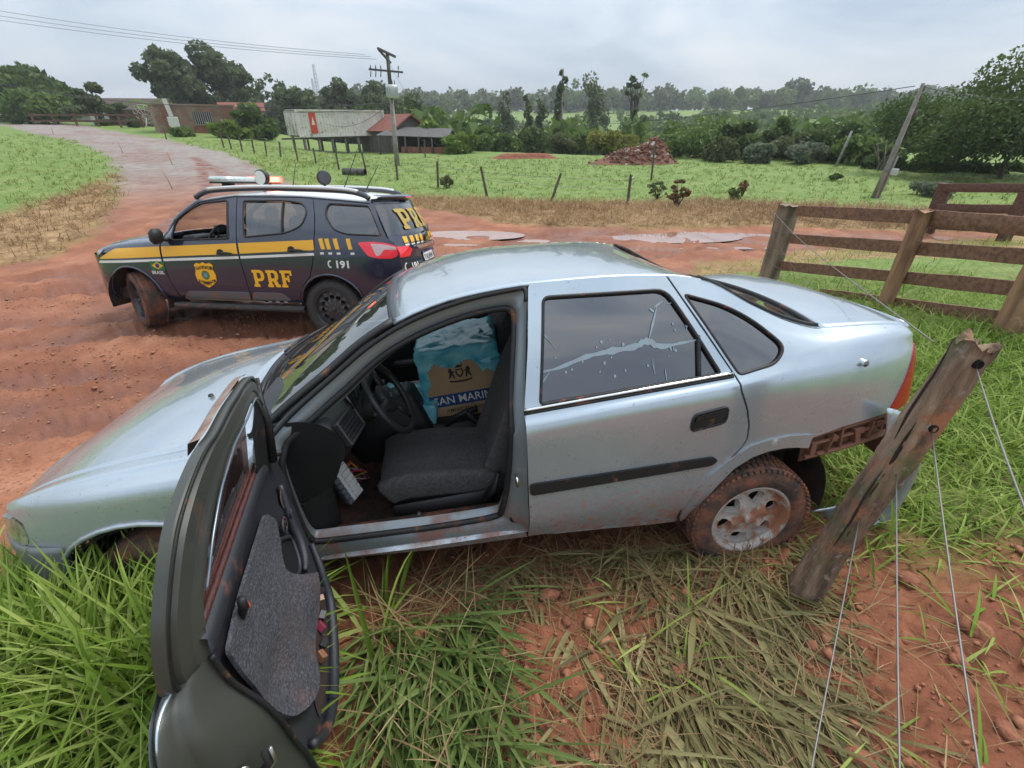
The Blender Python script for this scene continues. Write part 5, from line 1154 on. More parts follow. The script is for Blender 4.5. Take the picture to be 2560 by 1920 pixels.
dec('shield_scroll', [(1.0,.718),(1.125,.692),(1.255,.722),(1.25,.688),(1.125,.655),(1.005,.684)], blk, fd_, .006, .04); side_text('shield_word', 'RODOVIARIA', 1.018, .682, .036, yel, fd_, .01, .008, .98); side_text('shield_word', 'FEDERAL', 1.05, .640, .036, blk, fd_, .01, .008, .95)
# ------------------------------------------------------------------ fences, posts, wires
def AT(sx, sy, Y):
    """world point at depth Y on the line of sight of a photograph position"""
    x = (sx*.4-512)/470; yu = (384-sy*.4)/470
    d = (x, math.cos(PITCH)+yu*math.sin(PITCH), -math.sin(PITCH)+yu*math.cos(PITCH)); t = Y/d[1]
    return Vector((t*d[0], Y, CAM_H+t*d[2]))
wood_old = M('weathered_post', (.36,.235,.155), .9, col2=(.11,.07,.048), ns=16, lo=.38, hi=.60, stretch=(1,1,.10), bump=1.0, bs=26, bdist=.03, layers=[((.12,.13,.05), .95, 6, .50, .66, None, None), ((.36,.15,.075), .95, 5, .52, .62, None, None), ((.34,.29,.24), .95, 22, .58, .68, None, None)])
wood_board = M('gate_board', (.23,.118,.066), .75, col2=(.12,.06,.036), ns=7, stretch=(.25,3,3), bump=.4, bs=20, layers=[((.20,.12,.08), .9, 6, .62, .75, None, None)])
wood_dark = M('dark_board', (.125,.062,.038), .8, col2=(.07,.036,.024), ns=6, stretch=(.3,3,3), bump=.4, bs=20)
wood_pole = M('grey_post_wood', (.29,.205,.14), .9, col2=(.10,.075,.055), ns=8, stretch=(1,1,.15), bump=.7, bs=14)
wood_pale = M('split_post', (.36,.20,.11), .85, col2=(.13,.07,.04), ns=7, stretch=(1,1,.15), bump=.7, bs=14, layers=[((.42,.27,.16), .9, 8, .62, .7, None, None)])
wirem = M('fence_wire', (.20,.185,.17), .5, .5)
def post_mesh(a, b, r, n=14, seg=14, jag=.12, taper=.9, seed=0, top=.03):
    """rough round timber from a to b"""
    rg = np.random.default_rng(seed); a, b = Vector(a), Vector(b); ax = (b-a); L_ = ax.length; ax.normalize()
    u = ax.cross(Vector((0,1,.3))).normalized(); v = ax.cross(u)
    ph = rg.uniform(0, 6.28, 8); grid = []
    for i in range(seg+1):
        t = i/seg; row = []
        for k in range(n):
            th = 2*math.pi*k/n
            rr_ = r*(1-(1-taper)*t)*(1+jag*(.5*math.sin(2*th+ph[0]+t*1.5)+.35*math.sin(5*th+ph[1])+.3*math.sin(3*th+ph[2]+t*4)+.25*math.sin(t*9+ph[3])+.2*rg.normal()))
            e_ = top*(math.sin(3*th+ph[4])+rg.normal()*.6) if i == seg else 0
            row.append(a+ax*(L_*t+e_)+u*math.cos(th)*rr_+v*math.sin(th)*rr_)
        grid.append([tuple(q) for q in row])
    m = MB().grid(np.array(grid), cv=True); c0 = m.n
    m.add([tuple(b-ax*.01)], []); 
    for k in range(n): m.f.append((seg*n+k, seg*n+(k+1) % n, c0))
    return m
# big leaning post by the sedan's tail
pb_ = Vector((1.36,1.46,.60)); pt_ = Vector((1.535,1.42,2.02))
lp_ = empty('fence_post', pb_, label='thick mossy split fence post standing by the sedan tail', cat='post')
pm = post_mesh((0,0,0), pt_-pb_, .070, 40, 44, .20, .92, 5, .014); po = pm.build('timber', wood_old, lp_)
HOLES = [(1.512,1.360,1.955),(1.480,1.362,1.70),(1.445,1.375,1.50),(1.40,1.387,1.265)]
for h in HOLES:
    q = Vector(h)-pb_; MB().lathe([(0,.004),(.010,.002),(.014,-.003),(.016,.01)], 14, 'y', tuple(q+Vector((.004,.0,.012)))).build('wire_hole', M('hole_black', (.006,.005,.004), 1), lp_)
ck = MB()
for k in range(9):
    th = rng.uniform(3.4, 6.0); z0 = rng.uniform(.1, .8); 
    ck.tube([(.070*math.cos(th)+.12*z+.004*math.sin(z*30+k), .070*math.sin(th)*.98-.02*z, 1.42*z) for z in np.linspace(z0, z0+rng.uniform(.12,.3), 7)], [.001,.004,.005,.005,.004,.003,.001], 5)
ck.build('crack', M('crack_dark', (.03,.02,.014), 1), lp_)
EXITS = [(1.11,.77,1.95),(.89,.42,1.59),(.80,.455,1.50),(.75,.553,1.25)]
WL = ['top strand of plain wire through the mossy fence post','second strand of plain wire through the mossy fence post','third strand of plain wire through the mossy fence post','lowest strand of plain wire through the mossy fence post']
for h, e_, lb_ in zip(HOLES, EXITS, WL):
    a = Vector(h); d = Vector(e_)-a; P = [a+d*t+Vector((0,0,-.012*math.sin(t*2.0))) for t in np.linspace(-.02, 2.3, 18)]
    tag(MB().tube(P, .0026, 6).build('fence_wire', wirem), lb_, 'wire')
a = AT(1935,530,8.05); b_ = Vector((1.47,1.50,1.985))
tag(MB().tube([a.lerp(b_, t)+Vector((0,0,-.05*math.sin(math.pi*t))) for t in np.linspace(0, 1, 16)], .0026, 6).build('fence_wire', wirem), 'taut wire running from the gate post to the mossy post', 'wire')
for k, (s0, s1) in enumerate((((1925,575),(2035,725)),((1900,625),(1985,690)))):
    p0 = AT(*s0, 7.95); p1 = AT(*s1, 6.6); tag(MB().tube([p0.lerp(p1, t)+Vector((0,0,-.06*math.sin(math.pi*t))) for t in np.linspace(0, 1, 8)], .002, 5).build('fence_wire', wirem), ['slack wire hanging from the gate post behind the boot','short loose wire end low on the gate post'][k], 'wire')
# board fence: three posts, four rails
bf = empty('board_fence', (4.37,8.01,.15), label='brown plank fence on round posts beyond the sedan boot', cat='fence')
def rel(p, o): return tuple(Vector(p)-Vector(o.location))
o_ = bf
post_mesh(rel((4.39,7.93,-.1), o_), rel((4.43,7.93,1.475), o_), .155, 18, 16, .06, .97, 11, .012).build('post', wood_pole, bf)
for zz in (1.30,1.10,.75): MB().tube([rel((4.41+.163*math.cos(a), 7.93+.163*math.sin(a), zz+.02*math.sin(a)), o_) for a in np.linspace(0, 2*math.pi, 21)], .004, 5, False).build('wire_wrap', wirem, bf)
post_mesh(rel((4.69,5.66,.35), o_), rel((4.70,5.62,1.76), o_), .085, 14, 14, .10, .98, 12, .015).build('post', wood_pale, bf)
post_mesh(rel((4.91,4.32,.55), o_), rel((4.90,4.34,2.0), o_), .125, 16, 14, .08, .95, 13, .02).build('post', wood_pale, bf)
def board(par, a, b, h, th=.035, mat=wood_board, seed=0):
    a, b = Vector(a), Vector(b); d = b-a; L_ = d.length; rg = np.random.default_rng(seed); x = d.normalized(); n_ = Vector((-x.y, x.x, 0)).normalized(); g = []
    for t in np.linspace(0, 1, 12):
        c = a+d*t; w = h*(1+.05*rg.normal()*.5); s = .006*math.sin(t*7+seed)
        g.append([tuple(c+n_*(th/2*q[0]+s)+Vector((0,0,w/2*q[1]))) for q in ((-1,-.94),(-1,.94),(-.8,1),(.8,1),(1,.94),(1,-.94),(.8,-1),(-.8,-1))])
    m = MB().grid(np.array(g), cv=True, flip=True); m.f.append(tuple(range(8))); m.f.append(tuple(88+k for k in range(7, -1, -1)))
    return autosmooth(m.build('board', mat, par), 35)
O3 = Vector((.06,.0,0))
for k, (a, b, h) in enumerate([((4.42,7.75,1.42),(4.69,5.70,1.675),.155),((4.68,5.82,1.665),(4.97,3.7,1.86),.175),((4.42,7.75,.995),(4.88,4.36,1.545),.15),((4.41,7.8,.545),(4.88,4.36,1.245),.15),((4.55,6.8,.40),(4.88,4.36,.945),.145)]):
    board(bf, rel(Vector(a)+O3, o_), rel(Vector(b)+O3, o_), h, mat=wood_board, seed=k)
bf2 = empty('board_fence', (11.2,13.1,.0), label='farther dark plank fence with square posts in the pasture grass', cat='fence')
MB().box((.10,.10,.55), (.20,.30,1.35), (0,0,R(35)), bev=.012).build('post', wood_dark, bf2, smooth=False); MB().box((.92,-1.25,.55), (.20,.26,1.25), (0,0,R(35)), bev=.012).build('post', wood_dark, bf2, smooth=False)
for k, (z0, z1) in enumerate(((1.135,1.50),(.645,1.06),(.2,.62))): board(bf2, (-.03,-.02,z0), (2.4,-3.4,z1), .20, .04, wood_dark, 20+k)
for q in ((.05,-.14,1.17),(.05,-.14,1.08),(.06,-.14,.68),(.06,-.14,.60)): MB().lathe([(0,.006),(.014,.004),(.018,0)], 10, 'y', q).build('bolt', M('bolt', (.6,.55,.48), .5), bf2)
# pasture fence posts ---------------------------------------------------------------------------------------
FP = [(-29.02,44.47,1.25,.91,.07),(-20.86,38.06,.93,1.21,-.02),(-19.92,37.28,.84,.9,-.04),(-18.34,35.65,.77,.85,-.04),(-17.5,35.5,.69,.85,-.06),(-16.66,35.42,.55,.89,-.08),(-15.85,35.7,.44,.95,-.14),(-14.49,35.11,.26,1.03,-.08),(-12.81,33.9,.14,.95,-.06),(-10.38,30.88,.06,1.15,-.02),(-8.83,31.07,.03,.96,-.1),(-5.87,26.18,-.04,1.02,.01),(-3.33,22.8,-.01,1.1,-.1),(-1.01,20.3,-.04,1.12,-.22),(1.45,18.71,-.02,1.04,.35),(4.24,18.28,-.03,1.0,-.03),(6.96,25.49,.03,1.52,-.1),(-6.79,40.8,.11,1.19,.04)]
tall = {14: 'dark pasture post leaning hard toward the rubble heap', 15: 'stout pasture post with a pale insulator at the dry-grass edge', 16: 'tall thin post standing before the rubble heap', 13: 'pasture post leaning away from the utility pole'}
fpm = [post_mesh((0,0,-.15), (0,0,1), .055, 9, 6, .15, .9, 60+k, .03).build('t', M('pasture_post', (.12,.092,.070), .95, col2=(.06,.046,.035), ns=8, stretch=(1,1,.2))) for k in range(3)]
for k, (x, y, z, h, ln) in enumerate(FP):
    o = bpy.data.objects.new('pasture_post', fpm[k % 3].data); COL.objects.link(o); o.location = (x, y, z-.02); o.scale = (1.3 if k in (15,) else 1., 1, h); o.rotation_euler = (0, math.atan2(ln, h), k*.7 if abs(ln) < .15 else 0)
    tag(o, tall.get(k, 'weathered grey post of the wire fence along the pasture'), 'post', None if k in tall else 'posts of the pasture fence')
for o in fpm: bpy.data.objects.remove(o)
tag(MB().lathe([(0,.03),(.03,.02),(.03,-.02),(0,-.03)], 10, 'z', (4.30,18.2,.86)).build('insulator', M('insulator_white', (.7,.7,.66), .4)), 'small white insulator on the stout pasture post', 'insulator')
tw = MB()
pts = [Vector((x+ln*.8, y, z+h*.8)) for k, (x, y, z, h, ln) in enumerate(FP) if 1 <= k <= 15]
for k, dz in enumerate((0,-.3)):
    tag(MB().tube([p+Vector((0,0,dz)) for p in pts], .006, 4).build('fence_wire', wirem), ['upper wire strung along the pasture posts','lower wire strung along the pasture posts'][k], 'wire')
for k, (x, y, z, h, ln) in enumerate([(-23.94,32.17,.89,.6,-.05),(-17.74,27.03,.61,.62,-.1),(-13.2,19.67,.30,.70,-.19),(-39.47,45.81,1.56,.6,.05)]):
    tag(MB().tube([(0,0,-.1),(ln*.4,0,h*.5),(ln,0,h)], [.018,.016,.012], 6).build('stake', wood_pale, loc=(x, y, z)), 'thin bare stake on the grass bank along the lane', 'stake', 'stakes along the lane')
# utility poles -----------------------------------------------------------------------------------------------
conc = M('pole_concrete', (.30,.28,.25), .9, col2=(.20,.185,.165), ns=5, bump=.2); poledk = M('pole_dark', (.075,.065,.06), .8)
up = empty('utility_pole', (-7.51,33.84,-.1), (0,R(1.2),0), 'tall utility pole with crossarms and a transformer drum beside the pasture', 'utility pole')
MB().tube([(0,0,0),(0,0,3.9)], [.17,.13], 12).build('lower_pole', conc, up); MB().tube([(0,0,3.85),(0,0,6.25)], [.125,.10], 10).build('upper_pole', poledk, up)
cr1 = MB(); cr1.box((-.15,-.1,5.33), (2.0,.12,.10), (0,R(2),R(18))); co1 = cr1.build('crossarm', poledk, up, smooth=False)
MB().box((0,-.15,6.22), (.12,1.5,.11), (R(-10),R(0),R(-28))).build('crossarm', poledk, up, smooth=False); MB().box((-.10,-.3,6.02), (.10,1.1,.09), (R(-30),0,R(-28))).build('crossarm', poledk, up, smooth=False)
for x in (-1.05,-.75,-.45,.6): MB().lathe([(0,.22),(.035,.2),(.02,.14),(.045,.1),(.02,.04),(.03,0)], 8, 'z', (x,-.1-.3*x*0,5.38)).build('insulator', poledk, co1); MB().tube([(x,-.12,5.30),(x-.05,-.12,5.0)], .03, 6).build('fuse_cutout', poledk, co1)
trd = M('transformer_grey', (.50,.52,.52), .5, .2, .2)
tf = MB(); tf.lathe([(0,.72),(.25,.70),(.33,.62),(.34,.08),(.30,.0),(0,0)], 18, 'z', (.18,-.30,3.92)); tfo = tf.build('transformer', trd, up)
for a in np.linspace(-2.6,-.5,7): MB().box((.18+.38*math.cos(a),-.30+.38*math.sin(a),4.25), (.08,.02,.5), (0,0,a)).build('cooling_fin', trd, tfo, smooth=False)
for x in (.05,.2,.34): MB().tube([(x,-.3,4.62),(x,-.3,4.86)], [.03,.02], 6).build('bushing', poledk, tfo)
up2 = empty('utility_pole', (14.21,19.65,-.1), (0,R(3),0), 'slender concrete pole with a meter box leaning beside the pasture fence', 'utility pole')
MB().tube([(0,0,0),(.05,0,1.3),(.10,0,3.9)], [.13,.10,.06], 8).build('pole', M('pole2', (.16,.14,.12), .9, col2=(.24,.22,.2), ns=4), up2); MB().box((.16,-.02,.98), (.07,.16,1.25), (0,R(3),0)).build('conduit', conc, up2, smooth=False); MB().box((.26,-.12,1.05), (.28,.12,.24), bev=.02).build('meter_box', M('meter_box', (.42,.40,.37), .6), up2, smooth=False)
MB().box((.02,-.10,.50), (.16,.10,1.0), bev=.01).build('wood_brace', wood_pole, up2, smooth=False)
for z in (3.75,3.45,3.15): MB().lathe([(0,.10),(.05,.06),(.03,0),(.05,-.05),(0,-.08)], 8, 'z', (.17,-.02,z)).build('insulator', poledk, up2)
MB().lathe([(0,.16),(.09,.12),(.10,-.10),(0,-.14)], 10, 'z', (.20,0,2.95)).build('lamp_ballast', poledk, up2)
up3 = empty('utility_pole', (20.59,32.84,0.), (0,R(9),0), 'small pale pole among the bushes at the pasture edge', 'utility pole'); MB().tube([(0,0,0),(0,0,2.1)], [.09,.06], 7).build('pole', conc, up3)
blackw = M('power_cable', (.05,.05,.055), .6); greyw = M('grey_cable', (.30,.32,.35), .6)
def cable(a, b, sag, r, label, m=blackw, n=24):
    a, b = Vector(a), Vector(b); tag(MB().tube([a.lerp(b, t)+Vector((0,0,-4*sag*t*(1-t))) for t in np.linspace(0, 1, n)], r, 5).build('power_line', m), label, 'power line')
t1 = AT(958,150,33.6)
for k, (sy, dx, w) in enumerate(((22,-18,'uppermost'),(36,-2,'middle'),(48,12,'lowest'))): cable(AT(930+dx,136+6*k,33.6), AT(-150, sy-20, 30), .25, .012, '%s of three lines running off the tall crossarm pole' % w, greyw)
cable(AT(980,258,33.8), AT(-60,196,52), 1.0, .022, 'black service cable passing the roadside houses')
cable(AT(975,270,33.8), AT(480,259,60), .5, .016, 'thin cable from the transformer pole to the plastered house'); cable(AT(962,135,33.9), AT(1056,243,70), 1.2, .010, 'stay line slanting down from the tall pole', greyw)
cable(AT(2288,215,19.7), AT(1180,305,60), .8, .014, 'black cable crossing the pasture from the slender pole'); cable(AT(2300,215,19.7), AT(2640,250,21), .15, .012, 'short cable leaving the slender pole toward the spreading tree')
cable(AT(795,300,50), AT(978,255,33.8), .9, .014, 'slack cable drooping in front of the container')
# culvert pipe, rubble heap, raw earth bank ---------------------------------------------------------------------
pp = MB(); pp.lathe([(.17,0),(.21,0),(.21,1.3),(.17,1.3)], 20, 'x', (0,0,0)); pq = pp.build('culvert_pipe', M('pipe_dark', (.022,.022,.022), .6, col2=(.09,.08,.06), ns=4), loc=(-9.3,28.4,.15), rot=(0,0,R(-14))); tag(pq, 'short black culvert pipe lying in the grass by the pasture post', 'pipe')
rub_m = [M('rubble_brick', (.26,.105,.062), .95, col2=(.18,.07,.045), ns=3, coords='Generated'), M('rubble_grey', (.36,.31,.27), .95), M('rubble_dark', (.13,.065,.042), .95)]
rub = empty('rubble_heap', (8.4,35.5,.0), label='heap of broken red brick rubble on the pasture edge', cat='rubble heap')
rub.scale = (.86,.86,.86)
hx, hy = np.meshgrid(np.linspace(-4.0, 3.4, 46), np.linspace(-2.2, 2.2, 26), indexing='ij')
hh = 1.75*np.exp(-(((hx-1.6)/1.15)**2+(hy/1.3)**2))+1.0*np.exp(-(((hx+.4)/1.5)**2+(hy/1.2)**2))+.45*np.exp(-(((hx+2.2)/1.4)**2+(hy/1.)**2))-.12; hh = hh+.22*fbm(hx*2, hy*2, 3, 5)*np.clip(hh, 0, 1)
MB().grid(np.stack([hx, hy, hh], -1)).build('earth', M('rubble_earth', (.20,.085,.05), .95, col2=(.12,.055,.035), ns=4, bump=.5), rub)
hf = lambda x, y: float(1.75*np.exp(-(((x-1.6)/1.15)**2+(y/1.3)**2))+1.0*np.exp(-(((x+.4)/1.5)**2+(y/1.2)**2))+.45*np.exp(-(((x+2.2)/1.4)**2+(y/1.)**2))-.1)
lump = [MB().box((0,0,0), d, bev=.01).build('t', rub_m[i], smooth=False) for i, d in enumerate(((.26,.14,.10),(.34,.22,.10),(.30,.16,.12)))]
for k in range(290):
    x = rng.normal(.3, 1.5); y = -abs(rng.normal(0, .9))+.3; z = hf(x, y)
    if z < .03: continue
    o = bpy.data.objects.new('brick', lump[0 if k % 4 < 2 else 1 if k % 7 == 0 else 2].data); COL.objects.link(o); o.parent = rub; o.location = (x, y, z+.04); o.rotation_euler = tuple(rng.uniform(-.9, .9, 3)); s_ = rng.uniform(.6, 1.25); o.scale = (s_, s_, s_)
for o in lump: bpy.data.objects.remove(o)
eb = MB(); ex, ey = np.meshgrid(np.linspace(-2.6, 2.6, 30), np.linspace(-1, 1, 10), indexing='ij'); eb.grid(np.stack([ex+1., ey*.7+41.0, .42*np.exp(-((np.abs(ex)/2.4)**6+(ey/.6)**4))+.05*fbm(ex*3, ey*3, 3, 8)-.02], -1)); tag(eb.build('earth_bank', M('raw_earth', (.27,.095,.05), .95, col2=(.17,.06,.035), ns=3, bump=.5)), 'low bank of raw red earth at the pasture edge', 'earth bank')
# torn bumper end behind the mossy post
bu = MB(); g = []
for t in np.linspace(0, 1, 14):
    a = t*1.1; row = []
    for s in np.linspace(0, 1, 8): row.append((.22*math.sin(a)*(1-.2*s), .16*(1-math.cos(a))+.06*math.sin(s*3), .56*t-.0+.10*s*math.sin(a*1.3)-.14*s))
    g.append(row)
bc = spline([(2112,1345),(2200,1322),(2262,1245),(2300,1155),(2306,1085)], 4)
P = np.array([[AT(q[0]-85*s, q[1]-62*s-18*math.sin(s*3), 1.80+.09*math.sin(s*2.6)+.05*i/16) for s in np.linspace(0, 1, 8)] for i, q in enumerate(bc)])
bo = bu.grid(P).build('bumper_end', paint); solidify(bo, .008); tag(bo, 'torn silver bumper end lying in the grass behind the mossy post', 'bumper')
# stones on the bare verge
stm_ = M('red_stone', (.33,.13,.068), .95, col2=(.24,.09,.05), ns=5, bump=.6, bs=12, coords='Generated')
for k, (sx, sy, r_) in enumerate([(2272,1252,.05),(2270,1458,.05),(2440,1583,.055),(2260,1600,.035),(2395,1655,.05),(2540,1850,.07),(1700,1690,.06),(1375,1500,.05),(2150,1905,.06)]):
    x, y = None, None
    for Y in np.linspace(.4, 3.2, 200):
        p = AT(sx, sy, Y)
        if p.z < SC_Z(p.x, p.y): break
    bm = bmesh.new(); bmesh.ops.create_icosphere(bm, subdivisions=3, radius=r_)
    for v in bm.verts: v.co *= .8+.75*float(fbm(np.array(v.co.x*22+k*9), np.array(v.co.y*22+v.co.z*17), 3, k)); v.co.z *= .6
    me = bpy.data.meshes.new('stone'); bm.to_mesh(me); bm.free(); me.materials.append(stm_)
    for pl in me.polygons: pl.use_smooth = True
    o = bpy.data.objects.new('stone', me); COL.objects.link(o); o.location = (p.x, p.y, p.z+.015); o.rotation_euler = (0,0,k); tag(o, 'rounded red clay stone on the torn verge', 'stone', 'clay stones on the verge')
# ------------------------------------------------------------------ trees
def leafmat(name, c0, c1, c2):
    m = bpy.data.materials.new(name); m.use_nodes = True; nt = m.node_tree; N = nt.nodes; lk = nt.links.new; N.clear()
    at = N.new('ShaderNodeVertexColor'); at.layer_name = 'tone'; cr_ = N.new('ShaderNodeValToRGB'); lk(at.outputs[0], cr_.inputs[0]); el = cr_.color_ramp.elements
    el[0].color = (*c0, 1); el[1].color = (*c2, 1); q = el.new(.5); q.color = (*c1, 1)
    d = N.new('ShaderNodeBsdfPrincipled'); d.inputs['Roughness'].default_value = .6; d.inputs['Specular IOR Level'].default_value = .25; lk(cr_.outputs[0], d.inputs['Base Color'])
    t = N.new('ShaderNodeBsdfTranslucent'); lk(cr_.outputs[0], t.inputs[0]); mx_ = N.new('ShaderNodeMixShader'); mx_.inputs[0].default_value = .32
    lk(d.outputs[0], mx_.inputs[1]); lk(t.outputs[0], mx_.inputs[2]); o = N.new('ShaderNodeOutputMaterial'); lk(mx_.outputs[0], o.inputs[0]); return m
LEAF = {'dark': leafmat('leaf_dark', (.034,.060,.016), (.070,.115,.028), (.125,.175,.048)), 'mid': leafmat('leaf_mid', (.055,.098,.020), (.105,.170,.036), (.175,.24,.062)), 'euc': leafmat('leaf_euc', (.050,.076,.034), (.098,.130,.058), (.16,.19,.090)),
 'bright': leafmat('leaf_bright', (.070,.12,.018), (.13,.20,.030), (.20,.265,.052)), 'yellow': leafmat('leaf_yellow', (.10,.12,.020), (.19,.20,.034), (.29,.27,.065)), 'olive': leafmat('leaf_olive', (.060,.078,.028), (.11,.125,.046), (.175,.18,.075)), 'brown': leafmat('leaf_brown', (.10,.055,.024), (.20,.125,.056), (.32,.21,.10)), 'silver': leafmat('leaf_silver', (.085,.115,.065), (.15,.185,.11), (.24,.27,.17))}
bark = M('bark', (.10,.075,.055), .95, col2=(.055,.042,.032), ns=5, bump=.5); bark_pale = M('bark_pale', (.26,.23,.19), .9, col2=(.15,.125,.10), ns=4)
def cards(C, size, rg, flat=.0, asp=1.6):
    """one small quad per point, random facing"""
    n = len(C); u = rg.normal(size=(n, 3)); u /= np.linalg.norm(u, axis=1)[:, None]; w = rg.normal(size=(n, 3)); w -= (w*u).sum(1)[:, None]*u; w /= np.linalg.norm(w, axis=1)[:, None]
    s = size*rg.uniform(.6, 1.35, n)[:, None]
    a, b = u*s*.5*asp, w*s*.5
    V = np.stack([C-a, C-b*.9+a*.1, C+a, C+b*.9+a*.1], 1).reshape(-1, 3); return V, np.arange(n*4).reshape(n, 4)
def setattr_tone(o, t, per=4):
    at = o.data.color_attributes.new('tone', 'FLOAT_COLOR', 'POINT'); t = np.repeat(np.clip(t, 0, 1), per); c = np.stack([t, t, t, np.ones_like(t)], -1); at.data.foreach_set('color', c.astype(np.float32).ravel())
def crown(parent, clumps, leaf, n, mat, rg, name='crown'):
    """clumps: (x,y,z,r,flat)"""
    cl = np.array(clumps, float); w = cl[:, 3]**2; k = rg.choice(len(cl), n, p=w/w.sum())
    d = rg.normal(size=(n, 3)); d /= np.linalg.norm(d, axis=1)[:, None]; r = cl[k, 3]*rg.uniform(.25, 1.0, n)**.5
    C = cl[k, :3]+d*r[:, None]*np.stack([np.ones(n), np.ones(n), cl[k, 4]], -1)
    V, Fc = cards(C, leaf, rg); o = mk(name, V, Fc, mat, parent, smooth=False)
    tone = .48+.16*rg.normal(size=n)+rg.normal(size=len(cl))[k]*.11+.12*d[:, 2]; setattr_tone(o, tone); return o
def tree(name, x, y, z, h, w, kind, leafk, label, cat='tree', group=None, n=1500, leaf=.35, seed=0, trunkm=None, base=.35, lean=0.):
    rg = np.random.default_rng(seed+100); root = empty(name, (x, y, z), label=label, cat=cat, group=group); cl = []
    tm = MB(); R_ = w/2
    th = h*(base if kind != 'column' else .95)
    tips = []
    if kind in ('round', 'umbrella'):
        nb_ = 26 if w > 6 else 15
        for k in range(nb_):
            a = rg.uniform(0, 6.28); rr_ = R_*rg.uniform(.1, .84)**.6; zt_ = h*(base+.10+(.80-base)*rg.uniform(.0, 1)*(1-(rr_/R_)**2*.75)); cr0 = R_*rg.uniform(.22, .42)
            cl.append((rr_*math.cos(a), rr_*math.sin(a), zt_, cr0, .62 if kind == 'umbrella' else .8)); tips.append(cl[-1][:3])
    elif kind == 'euc':
        for k in range(34):
            t = rg.uniform(.22, .97); a = rg.uniform(0, 6.28); rr_ = R_*(.25+.75*math.sin(t*3.0))*rg.uniform(.25, .9); cl.append((rr_*math.cos(a)+lean*h*t, rr_*math.sin(a), h*t, R_*rg.uniform(.20, .40), .85)); tips.append(cl[-1][:3])
    elif kind == 'airy':
        for k in range(20):
            t = rg.uniform(.35, 1); a = rg.uniform(0, 6.28); rr_ = R_*rg.uniform(.2, 1)*(1.15-t*.45); cl.append((rr_*math.cos(a), rr_*math.sin(a), h*t, R_*rg.uniform(.14, .26), .6)); tips.append(cl[-1][:3])
    elif kind == 'column':
        for k in range(16):
            t = (k+.5)/16; cl.append((R_*.35*rg.normal()+lean*h*t, R_*.35*rg.normal(), h*t*.96, R_*(.55+.45*math.sin(3.0*min(t*1.05, 1))+.25*rg.normal()*.5)*(1-.35*t), 1.2))
    else:   # bush
        for k in range(13):
            a = rg.uniform(0, 6.28); rr_ = R_*rg.uniform(0, .75); cl.append((rr_*math.cos(a), rr_*math.sin(a), h*rg.uniform(.22, .78)*(1-.35*(rr_/R_)**2), R_*rg.uniform(.28, .45), min(1., h/w*1.3)))
    tr_ = max(.05, h*.022)
    if kind in ('round', 'umbrella', 'euc', 'airy'):
        tm.tube([(0,0,-.3),(lean*h*.3+.02*h*rg.normal(),.02*h*rg.normal(),th*.55),(lean*h*.5,0,th)], [tr_*1.35, tr_, tr_*.8], 8)
        for t in tips[::2]:
            q = Vector(t); tm.tube([(lean*h*.4,0,th*.9), tuple(Vector((lean*h*.5,0,th)).lerp(q, .5)+Vector((0,0,.05*h*rg.normal()))), tuple(q)], [tr_*.6, tr_*.3, tr_*.1], 5)
    elif kind == 'column': tm.tube([(0,0,-.3),(lean*h*.5,0,h*.5),(lean*h,0,h*.96)], [tr_, tr_*.8, tr_*.3], 7)
    else:
        for k in range(4): a = rg.uniform(0, 6.28); tm.tube([(0,0,-.1),(R_*.25*math.cos(a),R_*.25*math.sin(a),h*.35),(R_*.5*math.cos(a),R_*.5*math.sin(a),h*.7)], [.05*h*.3+.02,.03,.01], 5)
    tm.build('trunk', trunkm or bark, root)
    cl = [(a, b, max(c, d*.5), d, e) for a, b, c, d, e in cl]
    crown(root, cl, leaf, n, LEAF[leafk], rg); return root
def tree_px(name, sx, sb, stp, sw, Y, kind, leafk, label, **k):
    """tree at depth Y whose base, top and width were measured in photograph pixels"""
    b = AT(sx, sb, Y); t = AT(sx, stp, Y); gz = SC_Z(b.x, Y); z = min(b.z, gz) if k.pop('ground', True) else b.z
    l, r_ = AT(sx-sw/2, stp, Y), AT(sx+sw/2, stp, Y); w = abs(r_.x-l.x)
    return tree(name, b.x, Y, z, t.z-z, w, kind, leafk, label, **k)
T = tree_px
T('broad_tree', 45, 300, 163, 270, 78, 'umbrella', 'dark', 'huge dark domed tree behind the parked van on the lane', n=7000, leaf=.62, seed=1, base=.25)
T('round_tree', 122, 306, 216, 150, 70, 'round', 'mid', 'rounded bushy tree beside the parked dark car', n=4500, leaf=.42, seed=2, base=.15)
T('airy_tree', 250, 322, 210, 135, 60, 'airy', 'euc', 'open feathery tree in front of the long-roofed house', n=2600, leaf=.34, seed=3, base=.35)
T('eucalyptus', 448, 300, 122, 130, 88, 'euc', 'euc', 'tall eucalyptus behind the plastered house, the left mass seen taller', n=5200, leaf=.50, seed=4)
bpy.data.objects['eucalyptus']['label'] = 'tall grey-green eucalyptus rising behind the palm and plastered house'
T('eucalyptus', 548, 300, 124, 195, 92, 'euc', 'euc', 'widest leafy eucalyptus standing behind the plastered house roof', n=8200, leaf=.55, seed=5)
T('eucalyptus', 622, 300, 172, 80, 90, 'euc', 'euc', 'smaller thin eucalyptus between the wide one and the shrubs', n=1500, leaf=.42, seed=6)
T('eucalyptus', 700, 310, 188, 100, 84, 'euc', 'euc', 'sparse eucalyptus with bare pale stem left of the container', n=1800, leaf=.40, seed=7, trunkm=bark_pale)
bpy.data.objects['eucalyptus.003']['label'] = 'sparse eucalyptus with bare pale stem behind the container end'
T('mango_tree', 640, 352, 252, 105, 54, 'round', 'mid', 'dense leafy tree between the plastered house and the container', n=2000, leaf=.42, seed=8, base=.1)
T('bush', 585, 352, 300, 90, 50, 'bush', 'bright', 'glossy broad bush hiding the corner of the plastered house', n=1100, leaf=.5, seed=9)
